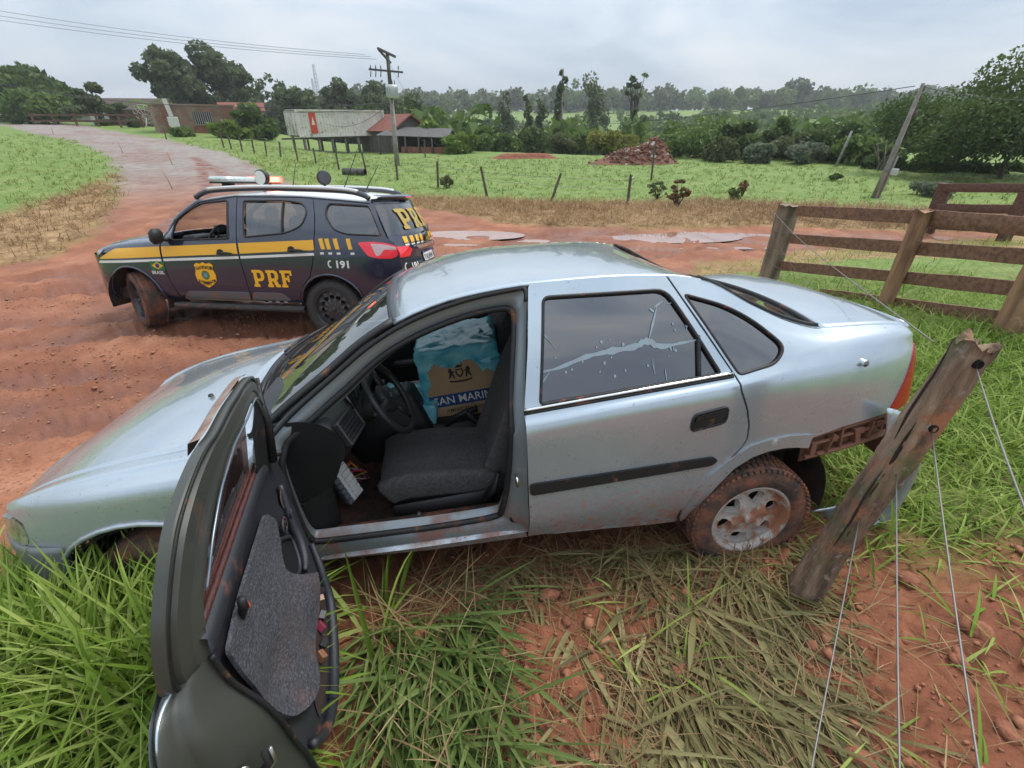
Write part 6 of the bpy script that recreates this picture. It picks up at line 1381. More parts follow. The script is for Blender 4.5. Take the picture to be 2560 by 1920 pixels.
T('bush', 462, 347, 312, 55, 49, 'bush', 'mid', 'small round bush in front of the plastered house wall', n=600, leaf=.32, seed=10)
T('bush', 335, 320, 298, 45, 58, 'bush', 'dark', 'dark low bush beside the brown yard wall', n=450, leaf=.35, seed=11)
T('bush', 258, 318, 298, 42, 59, 'bush', 'mid', 'green bush at the foot of the feathery tree', n=400, leaf=.35, seed=12)
T('bush', 420, 300, 282, 70, 66, 'bush', 'bright', 'bright shrub growing over the yard wall under the palm', n=500, leaf=.4, seed=13)
for k, (sx, tp, w, Y, lf) in enumerate([(765,232,70,80,'euc'),(812,238,75,95,'dark'),(858,198,60,92,'euc'),(905,226,70,88,'dark'),(948,212,60,95,'euc'),(1000,214,62,90,'euc'),(1035,238,60,86,'dark')]):
    T('shelter_tree', sx, 322, tp, w*2.1, Y, 'round' if k % 2 else 'euc', lf, ['slim dark tree rising behind the container roof end','low dark tree behind the container','pointed tree above the middle of the container','dark bushy tree behind the container near the pole','tall wispy tree just left of the utility pole','wispy tree just beyond the utility pole','dark tree above the wooden barn roof'][k], n=4200, leaf=.42, seed=20+k, base=.2)
bpy.data.objects['shelter_tree.004']['label'] = 'tall wispy tree whose tip shows beside the utility pole'
for k, (sx, b, tp, w, Y, lf, lb_) in enumerate([(1085,372,298,95,50,'bright','bright green tree growing against the wooden barn'),(1150,386,325,85,46,'bright','light green rounded bush right beyond the barn posts'),(1205,384,318,80,50,'mid','green bush between the barn and the raw earth bank'),(1265,384,330,70,52,'mid','rounded green bush behind the raw earth bank'),(1335,388,312,90,56,'dark','dark bush below the vine-covered trunks'),(1405,388,335,80,50,'olive','olive bush behind the raw earth bank end'),(1452,396,318,85,52,'mid','green shrub between the earth bank and the yellow tree')]):
    T('bush', sx, b, tp, w*1.2, Y, 'bush', lf, lb_, n=2600, leaf=.27, seed=30+k)
bpy.data.objects['bush.006']['label'] = 'light green rounded bush beyond the barn posts'
T('yellow_tree', 1515, 400, 300, 135, 47, 'round', 'yellow', 'yellow-green tree standing behind the rubble heap', n=4200, leaf=.24, seed=40, base=.12)
for k, (sx, b, tp, w, Y, lf, lb_) in enumerate([(1262,330,222,46,84,'euc','pale slender trunk with drooping foliage before the hill field'),(1320,330,228,30,82,'dark','narrow dark vine-clad trunk next to a twin'),(1354,330,236,34,83,'dark','shorter dark vine-clad trunk of the twin pair'),(1401,330,158,30,80,'dark','tallest vine-clad trunk standing like a green pillar'),(1482,335,190,78,80,'euc','thick ragged vine-hung tree beside the green pillar'),(1578,360,262,36,72,'dark','dark ivy column under a bare-topped tree')]):
    T('vine_trunk', sx, b, tp, w, Y, 'column', lf, lb_, n=2400 if k != 4 else 3800, leaf=.28, seed=50+k, trunkm=bark_pale)
T('eucalyptus', 1580, 330, 188, 80, 76, 'airy', 'euc', 'thin-topped eucalyptus rising out of the ivy column', n=420, leaf=.42, seed=57, base=.55)
for k, (sx, b, tp, w, Y, kind, lf, lb_) in enumerate([(1722,412,292,150,42,'round','mid','broad leafy green tree just beyond the rubble heap'),(1845,416,282,95,40,'round','dark','dark tangled tree next to the broad green one'),(1915,418,280,90,41,'round','dark','tall dark tree draped with creepers in the hedge'),(1975,418,305,80,38,'round','olive','olive shrub tree in the middle of the hedge'),(2060,420,295,105,37,'round','dark','leaning dark tree over the small pale pole'),(2150,430,320,110,34,'round','mid','green thicket tree before the slender pole'),(1800,416,340,70,37,'bush','olive','low olive bush at the foot of the dark hedge tree'),(1880,418,352,80,36,'bush','silver','silvery bush at the front of the hedge'),(2010,422,355,70,35,'bush','silver','pale grey-green bush under the leaning dark tree'),(2200,438,370,80,31,'bush','dark','dark bush behind the slender pole'),(1660,408,345,70,44,'bush','mid','green bush touching the rubble heap')]):
    T('hedge_tree', sx, b, tp, w*1.35, Y, kind, lf, lb_, n=3400, leaf=.23, seed=60+k, base=.12)
for k in range(6): pass
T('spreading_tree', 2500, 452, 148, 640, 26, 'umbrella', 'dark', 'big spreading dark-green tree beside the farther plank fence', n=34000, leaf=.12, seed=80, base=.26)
T('hedge_tree', 2420, 455, 395, 170, 30, 'bush', 'dark', 'dark undergrowth behind the spreading tree trunk', n=1500, leaf=.22, seed=81)
T('hedge_tree', 2300, 446, 375, 130, 30, 'bush', 'mid', 'green undergrowth between slender pole and spreading tree', n=1400, leaf=.22, seed=82)
T('hedge_tree', 2530, 458, 400, 110, 30, 'bush', 'mid', 'leafy bush beyond the spreading tree trunk', n=1000, leaf=.22, seed=83)
T('shrub', 2320, 500, 448, 130, 19.5, 'bush', 'silver', 'pale feathery shrub in front of the spreading tree', n=4000, leaf=.08, seed=84)
T('shrub', 2085, 448, 432, 40, 25, 'bush', 'dark', 'low dark shrub alone on the pasture', n=900, leaf=.07, seed=85)
T('dry_shrub', 1690, 528, 452, 60, 17.2, 'airy', 'brown', 'tall dried weed clump rising from the straw strip', n=1500, leaf=.055, seed=86, base=.1)
T('dry_shrub', 1640, 500, 455, 60, 19, 'airy', 'olive', 'thin greenish weeds beside the stout pasture post', n=700, leaf=.05, seed=87, base=.1)
T('dry_shrub', 1855, 487, 445, 34, 20, 'bush', 'brown', 'small rust-brown dried bush on the pasture', n=800, leaf=.06, seed=88)
T('shrub', 1828, 506, 462, 36, 19, 'bush', 'mid', 'small green bush next to the rust-brown one', n=800, leaf=.06, seed=89)
T('shrub', 1120, 462, 437, 45, 22.5, 'bush', 'olive', 'little weed bush beside the straight pasture post', n=700, leaf=.06, seed=90)
# bare bleached shrub at the hedge foot
bs = empty('bare_shrub', tuple(AT(2190,440,30)), label='leafless bleached shrub branching at the hedge foot', cat='shrub'); rg = np.random.default_rng(5); bm_ = MB()
for k in range(9):
    a = rg.uniform(-1.3, 1.3); bm_.tube([(0,0,-.1),(.35*a,.1*rg.normal(),.7),(.9*a+.2*rg.normal(),.2*rg.normal(),1.3+.4*rg.uniform())], [.05,.03,.012], 5)
bm_.build('branches', bark_pale, bs)
# coconut palm
pr_ = AT(395,322,68); pl_ = empty('palm', (pr_.x,68,SC_Z(pr_.x,68)), label='coconut palm with arching fronds above the yard wall', cat='palm'); hp = AT(395,262,68).z-pl_.location.z
MB().tube([(0,0,0),(.1,0,hp*.5),(.0,0,hp)], [.22,.17,.14], 8).build('trunk', bark, pl_)
for k in range(13):
    a = k*2.4; ln = 2.6+.5*(k % 3); fr = MB(); P = [Vector((math.cos(a)*ln*t, math.sin(a)*ln*t, hp+.9*math.sin(t*2.2)*(1-.3*(k % 4))-1.6*t*t*(.4+.3*(k % 3)))) for t in np.linspace(0, 1, 12)]
    side = Vector((-math.sin(a), math.cos(a), 0))
    for i in range(1, 12):
        for s in (-1, 1):
            q = P[i]; w_ = .75*math.sin(i/12*2.9)+.1; e_ = q+side*s*w_+Vector((0,0,-.35*w_)); d = (P[i]-P[i-1])*.45
            fr.add([tuple(q-d*.3), tuple(e_+d), tuple(q+d)], [(0,1,2)])
    o = fr.build('frond', LEAF['bright'], pl_, smooth=False); setattr_tone(o, np.full(len(o.data.vertices), .35+.3*rng.uniform()), 1)
# far woods on the hill, built as one mass of crowns
rg = np.random.default_rng(9)
def woods(name, spots, leaf, mat, per, label):
    C = []; tn = []
    for (x, y, z, w, h) in spots:
        for c in range(4):
            cx, cy, cz, r_ = x+rg.normal()*w*.25, y+rg.normal()*w*.2, z+h*(.35+.5*rg.uniform()), w*rg.uniform(.22, .4)
            m = per//4; d = rg.normal(size=(m, 3)); d /= np.linalg.norm(d, axis=1)[:, None]; C.append(np.array([cx, cy, cz])+d*r_*rg.uniform(.3, 1, (m, 1))**.5*np.array([1,1,1.15])); tn.append(.45+.15*rg.normal(size=m)+.14*rg.normal()+.1*d[:, 2])
    C = np.vstack(C); V, Fc = cards(C, leaf, rg, asp=1.3); o = mk(name, V, Fc, mat, None, smooth=False); setattr_tone(o, np.concatenate(tn)); tag(o, label, 'woods', kind='stuff'); return o
sp1 = []
for k in range(430):
    sx = rg.uniform(840, 2520); Y = rg.uniform(300, 460); p = AT(sx, 250, Y); h = rg.uniform(7, 13)*(1.5 if rg.uniform() < .08 else 1); sp1.append((p.x, Y, float(ground_z(p.x, Y))-.5, rg.uniform(7, 12), h))
woods('woods', sp1[:260], 1.9, LEAF['euc'], 160, 'distant grey-green woods along the ridge'); woods('woods', sp1[260:], 1.7, LEAF['mid'], 160, 'greener patches of distant woods along the ridge')
sp2 = []
for k in range(330):
    sx = rg.uniform(1600, 2440); Y = rg.uniform(60, 230); p = AT(sx, 300, Y); sp2.append((p.x, Y, float(ground_z(p.x, Y))-.6, rg.uniform(4, 7.5), rg.uniform(3.0, 6.5)))
for k in range(160):
    sx = rg.uniform(1030, 1640); Y = rg.uniform(62, 120) if k % 3 else rg.uniform(170, 250)
    if Y > 150 and 1120 < sx < 1680 and k % 2: continue
    p = AT(sx, 300, Y); sp2.append((p.x, Y, float(ground_z(p.x, Y))-.6, rg.uniform(4, 7), rg.uniform(3.0, 6.0)))
woods('woods', sp2, 1.05, LEAF['mid'], 170, 'rough green scrub filling the valley below the ridge')
sp3 = []
for k in range(150):
    sx = rg.uniform(-350, 1060); Y = rg.uniform(100, 170); p = AT(sx, 270, Y); sp3.append((p.x, Y, float(ground_z(p.x, Y))-.5, rg.uniform(5, 9), rg.uniform(5, 10)*(1.35 if 640 < sx < 1060 else .8)))
woods('woods', sp3, 1.3, LEAF['euc'], 130, 'hazy tree belt behind the roadside houses')
# ------------------------------------------------------------------ buildings
plaster = M('sunlit_tan_plaster', (.30,.215,.145), .95, col2=(.20,.135,.095), ns=1.2, lo=.35, hi=.65, layers=[((.22,.09,.055), .95, 1.1, .55, .62, None, None)], bump=.2); plaster2 = M('brown_plaster', (.22,.155,.115), .95, col2=(.15,.10,.075), ns=1.1, layers=[((.24,.10,.06), .95, .9, .50, .58, None, None)])  # the tan plaster carries the sun on the wall in its lighter colour
tile = M('clay_tile', (.24,.075,.048), .9, col2=(.13,.05,.036), ns=3, stretch=(6,1,1), bump=.5, bs=8); tile_old = M('old_tile', (.105,.072,.058), .95, col2=(.065,.046,.04), ns=2, stretch=(5,1,1), bump=.5, bs=8)
whitew = M('whitewash', (.52,.50,.46), .9, col2=(.38,.36,.33), ns=1.5); darkhole = M('dark_opening', (.015,.014,.013), .8); oldwood = M('old_plank', (.13,.115,.10), .95, col2=(.075,.066,.06), ns=3, stretch=(8,8,.4)); brickm = M('raw_brick', (.24,.10,.062), .95, col2=(.16,.065,.042), ns=3, bump=.4, bs=10)
def house(label, name='house', **k): return empty(name, k['loc'], k.get('rot', (0,0,0)), label, 'house')
# plastered house
hp_ = AT(500,345,55); H1 = house('unfinished plastered house with brick patches and a barred window', loc=(hp_.x,55,SC_Z(hp_.x,55)-.1), rot=(0,0,R(38)))
H1.scale = (.82,.82,.74); MB().box((0,0,1.55), (8.4,5.2,3.3)).build('wall', plaster2, H1, smooth=False); MB().box((-4.21,0,1.55), (.04,5.1,3.2)).build('sunlit_face', plaster, H1, smooth=False); MB().box((0,0,3.26), (8.6,5.4,.14)).build('roof', M('flat_roof', (.26,.17,.12), .95), H1, smooth=False)  # left face gets its own lighter sheet, sunlight put into the colour
wn_ = MB().box((.6,-2.62,1.7), (2.0,.08,1.5)).build('window', darkhole, H1, smooth=False); MB().box((.6,-2.70,.92), (2.3,.16,.12)).build('sill', plaster, wn_, smooth=False)
for k in range(9): MB().box((-.3+.225*k,-2.68,1.7), (.04,.04,1.5)).build('window_bar', M('bar_white', (.5,.5,.48), .6), wn_, smooth=False)
MB().box((-2.9,-2.66,1.75), (1.0,.08,3.1)).build('brick_patch', brickm, H1, smooth=False); MB().box((-2.6,-2.75,1.25), (1.1,.25,1.2), bev=.05).build('meter_box', M('meter_white', (.55,.54,.50), .7), H1, smooth=False); MB().box((-2.75,-2.72,2.9), (.45,.15,2.0), (0,R(-6),0)).build('down_pipe', MATS['meter_white'], H1, smooth=False); MB().box((1.6,-2.64,.45), (4.6,.06,.9)).build('brick_base', brickm, H1, smooth=False)
def gable(root, w, d, h, rise, mw, mr, over=.4, ridge_x=True):
    MB().box((0,0,h/2), (w,d,h)).build('wall', mw, root, smooth=False); rf_ = MB(); a, b = w/2+over, d/2+over
    rf_.add([(-a,-b,h-.1),(a,-b,h-.1),(a,0,h+rise),(-a,0,h+rise),(-a,b,h-.1),(a,b,h-.1)], [(0,1,2,3),(3,2,5,4)]); o = rf_.build('roof', mr, root, smooth=False); solidify(o, .12)
    MB().add([(-w/2,-d/2,h),(-w/2,d/2,h),(-w/2,0,h+rise*.95),(w/2,-d/2,h),(w/2,d/2,h),(w/2,0,h+rise*.95)], [(0,2,1),(3,4,5)]).build('gable', mw, root, smooth=False)
p = AT(348,318,72); H2 = house('long house with a dark tiled roof behind the yard wall', loc=(p.x,72,SC_Z(p.x,72)), rot=(0,0,R(12))); gable(H2, 8.5, 4.5, 1.7, 1.3, whitew, tile_old)
for x in (-3,-1.0,1.2,3.0): MB().box((x,-2.27,.9), (.7,.06,1.2 if x == 1.2 else .8)).build('window', darkhole, H2, smooth=False)
p = AT(205,305,88); H3 = house('small pale building under the trees beyond the rail fence', loc=(p.x,88,SC_Z(p.x,88)), rot=(0,0,R(20))); gable(H3, 6, 4, 1.9, .9, whitew, M('pink_roof', (.42,.26,.21), .9)); MB().box((-1,-2.02,.9), (.8,.06,1.5)).build('door', darkhole, H3, smooth=False)
p = AT(612,300,66); H4 = house('shed with a bright red tile roof behind the plastered house', loc=(p.x,66,SC_Z(p.x,66)), rot=(0,0,R(25))); gable(H4, 4.2, 3.4, 2.0, .8, plaster2, tile); MB().box((0,-2.27,1.0), (.9,.05,1.9)).build('door', darkhole, H4, smooth=False)
p = AT(395,320,61); YW = empty('yard_wall', (p.x,61,SC_Z(p.x,61)-.2), (0,0,R(6)), 'stained brown masonry wall between the long house and plastered house', 'wall')
MB().box((0,0,.9), (9.5,.2,1.9)).build('masonry', M('wall_brown', (.15,.085,.06), .95, col2=(.08,.05,.04), ns=1.2, stretch=(1,1,.3)), YW, smooth=False); MB().box((0,0,1.88), (9.6,.26,.1)).build('coping', M('coping', (.2,.16,.13), .95), YW, smooth=False)
p = AT(372,293,60); DS = empty('satellite_dish', (p.x,59.6,p.z), (R(-50),R(10),R(20)), 'pale mesh satellite dish beside the yard wall', 'satellite dish'); dm = MB()
for r_ in (.35,.8,1.2): dm.tube([(r_*math.cos(a), r_*math.sin(a), r_*r_*.28) for a in np.linspace(0, 6.283, 25)], .035, 5, False)
for a in np.linspace(0, 6.283, 13)[:-1]: dm.tube([(r_*math.cos(a), r_*math.sin(a), r_*r_*.28) for r_ in (0,.6,1.2)], .028, 5)
dm.build('dish_mesh', M('dish_grey', (.42,.40,.36), .6), DS); MB().tube([(0,0,0),(0,.6,-1.6)], .06, 6).build('dish_stand', MATS['dish_grey'], DS)
p = AT(220,312,57); RFn = empty('rail_fence', (p.x,57,SC_Z(p.x,57)), (0,0,R(-8)), 'dark plank rail fence beside the lane under the feathery tree', 'fence')
for k in range(6): MB().box((-6.5+2.6*k,0,.55), (.16,.16,1.3)).build('post', wood_dark, RFn, smooth=False)
for z in (.5,1.05): MB().box((0,-.1,z), (13.5,.06,.18)).build('rail', wood_dark, RFn, smooth=False)
# barn
p = AT(1000,380,54); BN = empty('barn', (p.x,52,SC_Z(p.x,52)), (0,0,R(-40)), 'old plank barn with red tile roof and open lean-to beside the pole', 'barn'); gable(BN, 5.0, 4.2, 1.9, 1.3, oldwood, tile, .4)
for k in range(12): MB().box((2.52,-1.95+.355*k,1.0), (.05,.30,1.9)).build('plank', oldwood, BN, smooth=False)
p = AT(1050,384,48); LT = empty('lean_to', (p.x,48,SC_Z(p.x,48)), (0,0,R(-12)), 'low open shed of brick half-walls and posts in front of the barn', 'shed')
MB().add([(-3.4,-1.6,1.45),(3.4,-1.6,1.3),(2.8,1.4,1.95),(-3.0,1.4,2.1)], [(0,1,2,3)]).build('roof', M('sheet_roof', (.10,.095,.09), .8, col2=(.06,.055,.05), ns=3, stretch=(5,1,1)), LT, smooth=False)
for k in range(6): MB().tube([(-3.2+1.25*k,-1.45,-.2),(-3.2+1.25*k,-1.45,1.4)], .08, 6).build('post', oldwood, LT)
MB().box((1.0,-1.3,.25), (4.4,.16,.6)).build('half_wall', brickm, LT, smooth=False); MB().box((0,1.2,.8), (6.0,.1,1.8)).build('back_wall', darkhole, LT, smooth=False)
# shipping container on stilts
c0, c1 = AT(752,345,46), AT(963,338,52); d = (c1-c0); Lc = math.hypot(d.x, d.y); zb = (c0.z+c1.z)/2; CN = empty('shipping_container', (c0.x, c0.y, zb), (0,R(-.2),math.atan2(d.y, d.x)), 'long white shipping container with a red logo raised on timber stilts', 'container')
cw = M('container_white', (.60,.57,.52), .6, 0, .1, col2=(.50,.47,.42), ns=1.0, layers=[((.22,.12,.07), .9, 1.6, .58, .70, None, None), ((.34,.27,.20), .9, 3.5, .56, .66, None, None)]); hC = 2.12; wC = 2.2
nr_ = int(Lc/.28); P = []
for k in range(nr_*4+1): x = Lc*k/(nr_*4); dy = (.036 if (k % 4) in (0, 1) else 0.); P.append([(x, dy, z) for z in (.16, hC-.12)])
MB().grid(np.array(P), flip=True).build('side_wall', cw, CN, smooth=False); MB().box((Lc/2,wC/2,hC-.03), (Lc,wC,.06)).build('roof', cw, CN, smooth=False); MB().box((Lc/2,wC-.02,hC/2), (Lc,.04,hC)).build('back_wall', cw, CN, smooth=False); MB().box((Lc-.02,wC/2,hC/2), (.04,wC,hC)).build('end_wall', cw, CN, smooth=False)
for z in (.08, hC-.06): MB().box((Lc/2,-.02,z), (Lc+.04,.12,.16 if z < 1 else .12)).build('side_rail', cw, CN, smooth=False)
for x in (.0, Lc): MB().box((x,-.01,hC/2), (.16,.16,hC+.02)).build('corner_post', cw, CN, smooth=False)
for k in range(2):
    dr = MB().box((-.03,.62+1.2*k,hC/2), (.06,1.16,hC-.3)).build('door', cw, CN, smooth=False)
    for y in (.35,.95): MB().tube([(-.09,y+1.2*k,.15),(-.09,y+1.2*k,hC-.15)], .025, 6).build('lock_bar', cw, dr)
redc = M('container_red', (.50,.055,.025), .6, layers=[((.45,.30,.25),.8,3,.6,.7,None,None)]); MB().box((1.35,-.012,1.10), (.62,.03,1.6)).build('logo_panel', redc, CN, smooth=False); MB().box((1.35,-.030,.38), (.55,.02,.08)).build('logo_line', redc, CN, smooth=False)
MB().add([(1.20,-.034,.95),(1.50,-.034,.95),(1.36,-.034,1.6)], [(0,1,2)]).build('logo_mark', M('logo_white', (.62,.60,.55), .6), CN, smooth=False)
for k, x in enumerate(np.linspace(.3, Lc-.3, 7)):
    for y in (.1, 2.3): MB().tube([(x,y,-1.9),(x,y,0)], .09 if k % 2 else .12, 7).build('stilt', oldwood, CN)
MB().box((Lc/2-.5,.3,-.08), (Lc+2.0,.2,.14)).build('bearer', oldwood, CN, smooth=False)
# lattice masts far off
def mast(label, sx, tp, Y, w):
    b = AT(sx+8, 268, Y); t = AT(sx, tp, Y); hh_ = t.z-b.z+6; e = empty('lattice_mast', (b.x, Y, b.z-6), label=label, cat='mast'); m = MB(); L3 = [(w*math.cos(a), w*math.sin(a)) for a in (0,2.09,4.19)]
    for x, y in L3: m.tube([(x,y,0),(x*.4,y*.4,hh_)], .16, 4)
    for k in range(14):
        z0, z1 = hh_*k/14, hh_*(k+1)/14; s0, s1 = 1-.6*k/14, 1-.6*(k+1)/14
        for i in range(3): a, c = L3[i], L3[(i+1) % 3]; m.tube([(a[0]*s0,a[1]*s0,z0),(c[0]*s1,c[1]*s1,z1)], .10, 3)
    m.build('lattice', M('mast_grey', (.30,.32,.35), .6), e)
mast('tall hazy lattice mast beyond the trees', 793, 160, 320, 1.6); mast('shorter lattice mast beside the tall hazy one', 784, 196, 330, 1.1)
# parked vehicles far up the lane
def farcar(name, label, p, rz, kind):
    e = empty(name, p, (0,0,rz), label, 'van' if kind == 'van' else 'car'); bodym = M('van_white', (.50,.50,.48), .4, 0, .5) if kind == 'van' else M('car_maroon', (.05,.022,.024), .3, 0, .8)
    prof = [(-2.5,.35),(-2.5,1.3),(-2.3,2.15),(1.0,2.2),(1.75,1.35),(2.4,1.15),(2.5,.4)] if kind == 'van' else [(-2.1,.35),(-2.1,.95),(-1.5,1.05),(-.9,1.45),(.5,1.45),(1.1,1.0),(2.0,.85),(2.1,.4)]
    w = .95 if kind == 'van' else .82; m = MB(); n = len(prof); m.add([(x,-w,z) for x, z in prof]+[(x,w,z) for x, z in prof], [tuple(range(n)), tuple(range(2*n-1, n-1, -1))]+[(i, i+n, (i+1) % n+n, (i+1) % n) for i in range(n)]); m.build('body', bodym, e, smooth=False)
    gl_ = M('far_glass', (.02,.025,.03), .1, 0, .5)
    if kind == 'van':
        MB().add([(1.10,-.8,2.02),(1.10,.8,2.02),(1.70,.82,1.45),(1.70,-.82,1.45)], [(0,1,2,3)]).build('windshield', gl_, e, smooth=False, loc=(.04,0,.03))
        for x in (-1.6,-.3): MB().box((x,-w-.01,1.72), (1.0,.02,.5)).build('window', gl_, e, smooth=False)
    else:
        for x in (-.6,.25): MB().box((x,-w-.01,1.2), (.7,.02,.32)).build('window', gl_, e, smooth=False)
    for x in (-1.5,1.55):
        for s in (-1, 1): MB().lathe([(0,-.1),(.2,-.1),(.33,-.08),(.33,.1),(0,.1)], 14, 'y', (x,s*(w-.1),.33)).build('wheel', rubber, e)
    MB().box((2.5 if kind == 'van' else 2.08,0,.55), (.1,1.7,.25)).build('bumper', rubber, e, smooth=False)
p = AT(48,300,74); farcar('parked_van', 'white van parked at the top of the lane', (p.x,74,SC_Z(p.x,74)), R(-70), 'van'); p = AT(-5,303,72); farcar('parked_van', 'pale van half hidden at the lane end behind another', (p.x,72,SC_Z(p.x,72)), R(-40), 'van'); p = AT(108,303,70); farcar('parked_car', 'dark maroon car parked under the rounded tree', (p.x,70,SC_Z(p.x,70)), R(-20), 'car')
# ------------------------------------------------------------------ cartons wrapped in blue plastic inside the car
Mcar = (Matrix.Translation(sedan.location) @ Euler(sedan.rotation_euler).to_matrix().to_4x4())
def blueplast(name, op):
    m = bpy.data.materials.new(name); m.use_nodes = True; nt = m.node_tree; N = nt.nodes; lk = nt.links.new; N.clear()
    tcn = N.new('ShaderNodeTexCoord'); nz_ = N.new('ShaderNodeTexNoise'); nz_.inputs['Scale'].default_value = 9; nz_.inputs['Detail'].default_value = 6; lk(tcn.outputs['Object'], nz_.inputs['Vector'])
    cr_ = N.new('ShaderNodeValToRGB'); lk(nz_.outputs[0], cr_.inputs[0]); cr_.color_ramp.elements[0].position = .35; cr_.color_ramp.elements[0].color = (.05,.50,.70,1); cr_.color_ramp.elements[1].position = .7; cr_.color_ramp.elements[1].color = (.40,.90,.98,1)
    d = N.new('ShaderNodeBsdfPrincipled'); d.inputs['Roughness'].default_value = .22; d.inputs['Coat Weight'].default_value = .5; lk(cr_.outputs[0], d.inputs['Base Color'])
    t = N.new('ShaderNodeBsdfTransparent'); t.inputs[0].default_value = (.45,.82,.92,1); tl = N.new('ShaderNodeBsdfTranslucent'); lk(cr_.outputs[0], tl.inputs[0])
    m1 = N.new('ShaderNodeMixShader'); m1.inputs[0].default_value = .35; lk(d.outputs[0], m1.inputs[1]); lk(tl.outputs[0], m1.inputs[2]); m2 = N.new('ShaderNodeMixShader'); m2.inputs[0].default_value = op; lk(t.outputs[0], m2.inputs[1]); lk(m1.outputs[0], m2.inputs[2])
    v = N.new('ShaderNodeTexVoronoi'); v.feature = 'DISTANCE_TO_EDGE'; v.inputs['Scale'].default_value = 14; mp_ = N.new('ShaderNodeMapping'); mp_.inputs['Scale'].default_value = (1,1,2.2); lk(tcn.outputs['Object'], mp_.inputs[0]); lk(mp_.outputs[0], v.inputs['Vector'])
    bn = N.new('ShaderNodeBump'); bn.inputs['Strength'].default_value = .35; bn.inputs['Distance'].default_value = .012; lk(v.outputs[0], bn.inputs['Height']); lk(bn.outputs[0], d.inputs['Normal'])
    o = N.new('ShaderNodeOutputMaterial'); lk(m2.outputs[0], o.inputs[0]); return m
bpl = blueplast('blue_plastic', .80)
kraft = M('kraft_carton', (.40,.26,.145), .85, col2=(.36,.225,.12), ns=4); inkb = M('carton_blue', (.010,.045,.16), .6); inkk = M('carton_ink', (.03,.024,.02), .8); inkw = M('carton_white', (.66,.64,.58), .7)
def wrapped(label, loc, rot, dim, cut, seed, printed=False, knot=True):
    """loc: centre in car space"""
    mw = Mcar @ Matrix.Translation(loc) @ Euler(tuple(map(R, rot))).to_matrix().to_4x4(); e = empty('wrapped_carton', label=label, cat='carton'); e.matrix_world = mw; x, y, z = dim
    ct = MB().box((0,0,0), dim, bev=.006).build('carton', kraft, e, smooth=False)
    if printed:
        yf = -y/2-.0015
        MB().add([(-x/2,yf,-.135),(x/2,yf,-.135),(x/2,yf,-.055),(-x/2,yf,-.055)], [(0,1,2,3)]).build('blue_band', inkb, ct, smooth=False)
        for s_, sz, z0, mt, x0, bo in (('SAN MARINO', .074, -.118, inkw, -.195, .006), ('AMERICAN BLEND', .034, -.178, inkk, -.13, .002)):
            v, f = text2d(s_, sz, bo); mk('print', np.stack([v[:, 0]*.93+x0, np.full(len(v), yf-.0015), v[:, 1]+z0], -1), f, mt, ct, smooth=False)
        # crest: shield, crown, two supporters, ribbon
        cx, cz = -.005, .075
        def poly(P, mt=inkk, n_='crest'): MB().add([(cx+a, yf-.001, cz+b) for a, b in P], [tuple(range(len(P)))]).build(n_, mt, ct, smooth=False)
        poly([(-.022,.028),(.022,.028),(.024,-.002),(.012,-.022),(0,-.030),(-.012,-.022),(-.024,-.002)]); poly([(-.02,.036),(-.024,.06),(-.010,.048),(0,.064),(.010,.048),(.024,.06),(.02,.036)])
        for s_ in (-1, 1): poly([(s_*a, b) for a, b in [(.030,-.03),(.040,-.03),(.046,-.008),(.062,-.03),(.070,-.028),(.060,.0),(.066,.022),(.054,.040),(.044,.034),(.040,.016),(.030,.020),(.029,.012),(.038,.004),(.034,-.014)]][::s_])
        poly([(-.07,-.040),(-.03,-.048),(.03,-.048),(.07,-.040),(.066,-.052),(.03,-.060),(-.03,-.060),(-.066,-.052)])
        MB().add([(cx+a, yf-.0018, cz+b) for a, b in [(-.014,.020),(.014,.020),(.014,0),(0,-.018),(-.014,0)]], [(0,1,2,3,4)]).build('crest', kraft, ct, smooth=False)
    # crumpled film over the carton: a box net with noise, faces inside the torn opening dropped
    bm = bmesh.new(); bmesh.ops.create_cube(bm, size=1); bmesh.ops.subdivide_edges(bm, edges=bm.edges[:], cuts=36, use_grid_fill=True)
    kill = []
    for f in bm.faces:
        c = f.calc_center_median()
        if cut and c.y < -.499:
            px, pz = c.x*x, c.z*z
            if cut(px, pz): kill.append(f)
        if c.z < -.499: kill.append(f)
    bmesh.ops.delete(bm, geom=list(set(kill)), context='FACES')
    for v in bm.verts:
        p = v.co; q = Vector((p.x*(x+.012), p.y*(y+.012), p.z*(z+.012))); n_ = Vector((p.x**5, p.y**5, p.z**5)).normalized()
        a = np.array(q.x*13+seed), np.array(q.z*13+q.y*11)
        g_ = float(fbm(a[0]*.5, a[1]*.5, 2, seed+3)); w = .016*abs(float(fbm(a[0]*.9, a[1]*.9, 2, seed)))+.010*abs(float(fbm(a[0]*3.2+5*g_, a[1]*1.1, 3, seed+5)))+.007*(1-abs(math.sin(31*q.x-17*q.z+12*q.y+5*g_)))
        kx = math.exp(-((q.x-.10)**2+(q.z-z*.36)**2)/.006) if p.y < -.45 else 0
        v.co = q+n_*(w+.02*kx)
    me = bpy.data.meshes.new('plastic_wrap'); bm.to_mesh(me); bm.free(); me.materials.append(bpl)
    for p in me.polygons: p.use_smooth = True
    o = bpy.data.objects.new('plastic_wrap', me); COL.objects.link(o); o.parent = e
    if knot:
        kn = MB()
        for k in range(9):
            a = -1.2+k*.35; L_ = .06+.05*abs(math.sin(k*2.1)); c = (x*.22, -y/2-.03, z*.30); kn.add([c, (c[0]+L_*math.cos(a)*1.5, c[1]-.02+.01*(k % 3), c[2]+L_*math.sin(a)), (c[0]+L_*math.cos(a+.5)*1.5, c[1]-.005, c[2]+L_*math.sin(a+.5))], [(0,1,2)])
        kn.build('plastic_wrap', bpl, e)
    return e
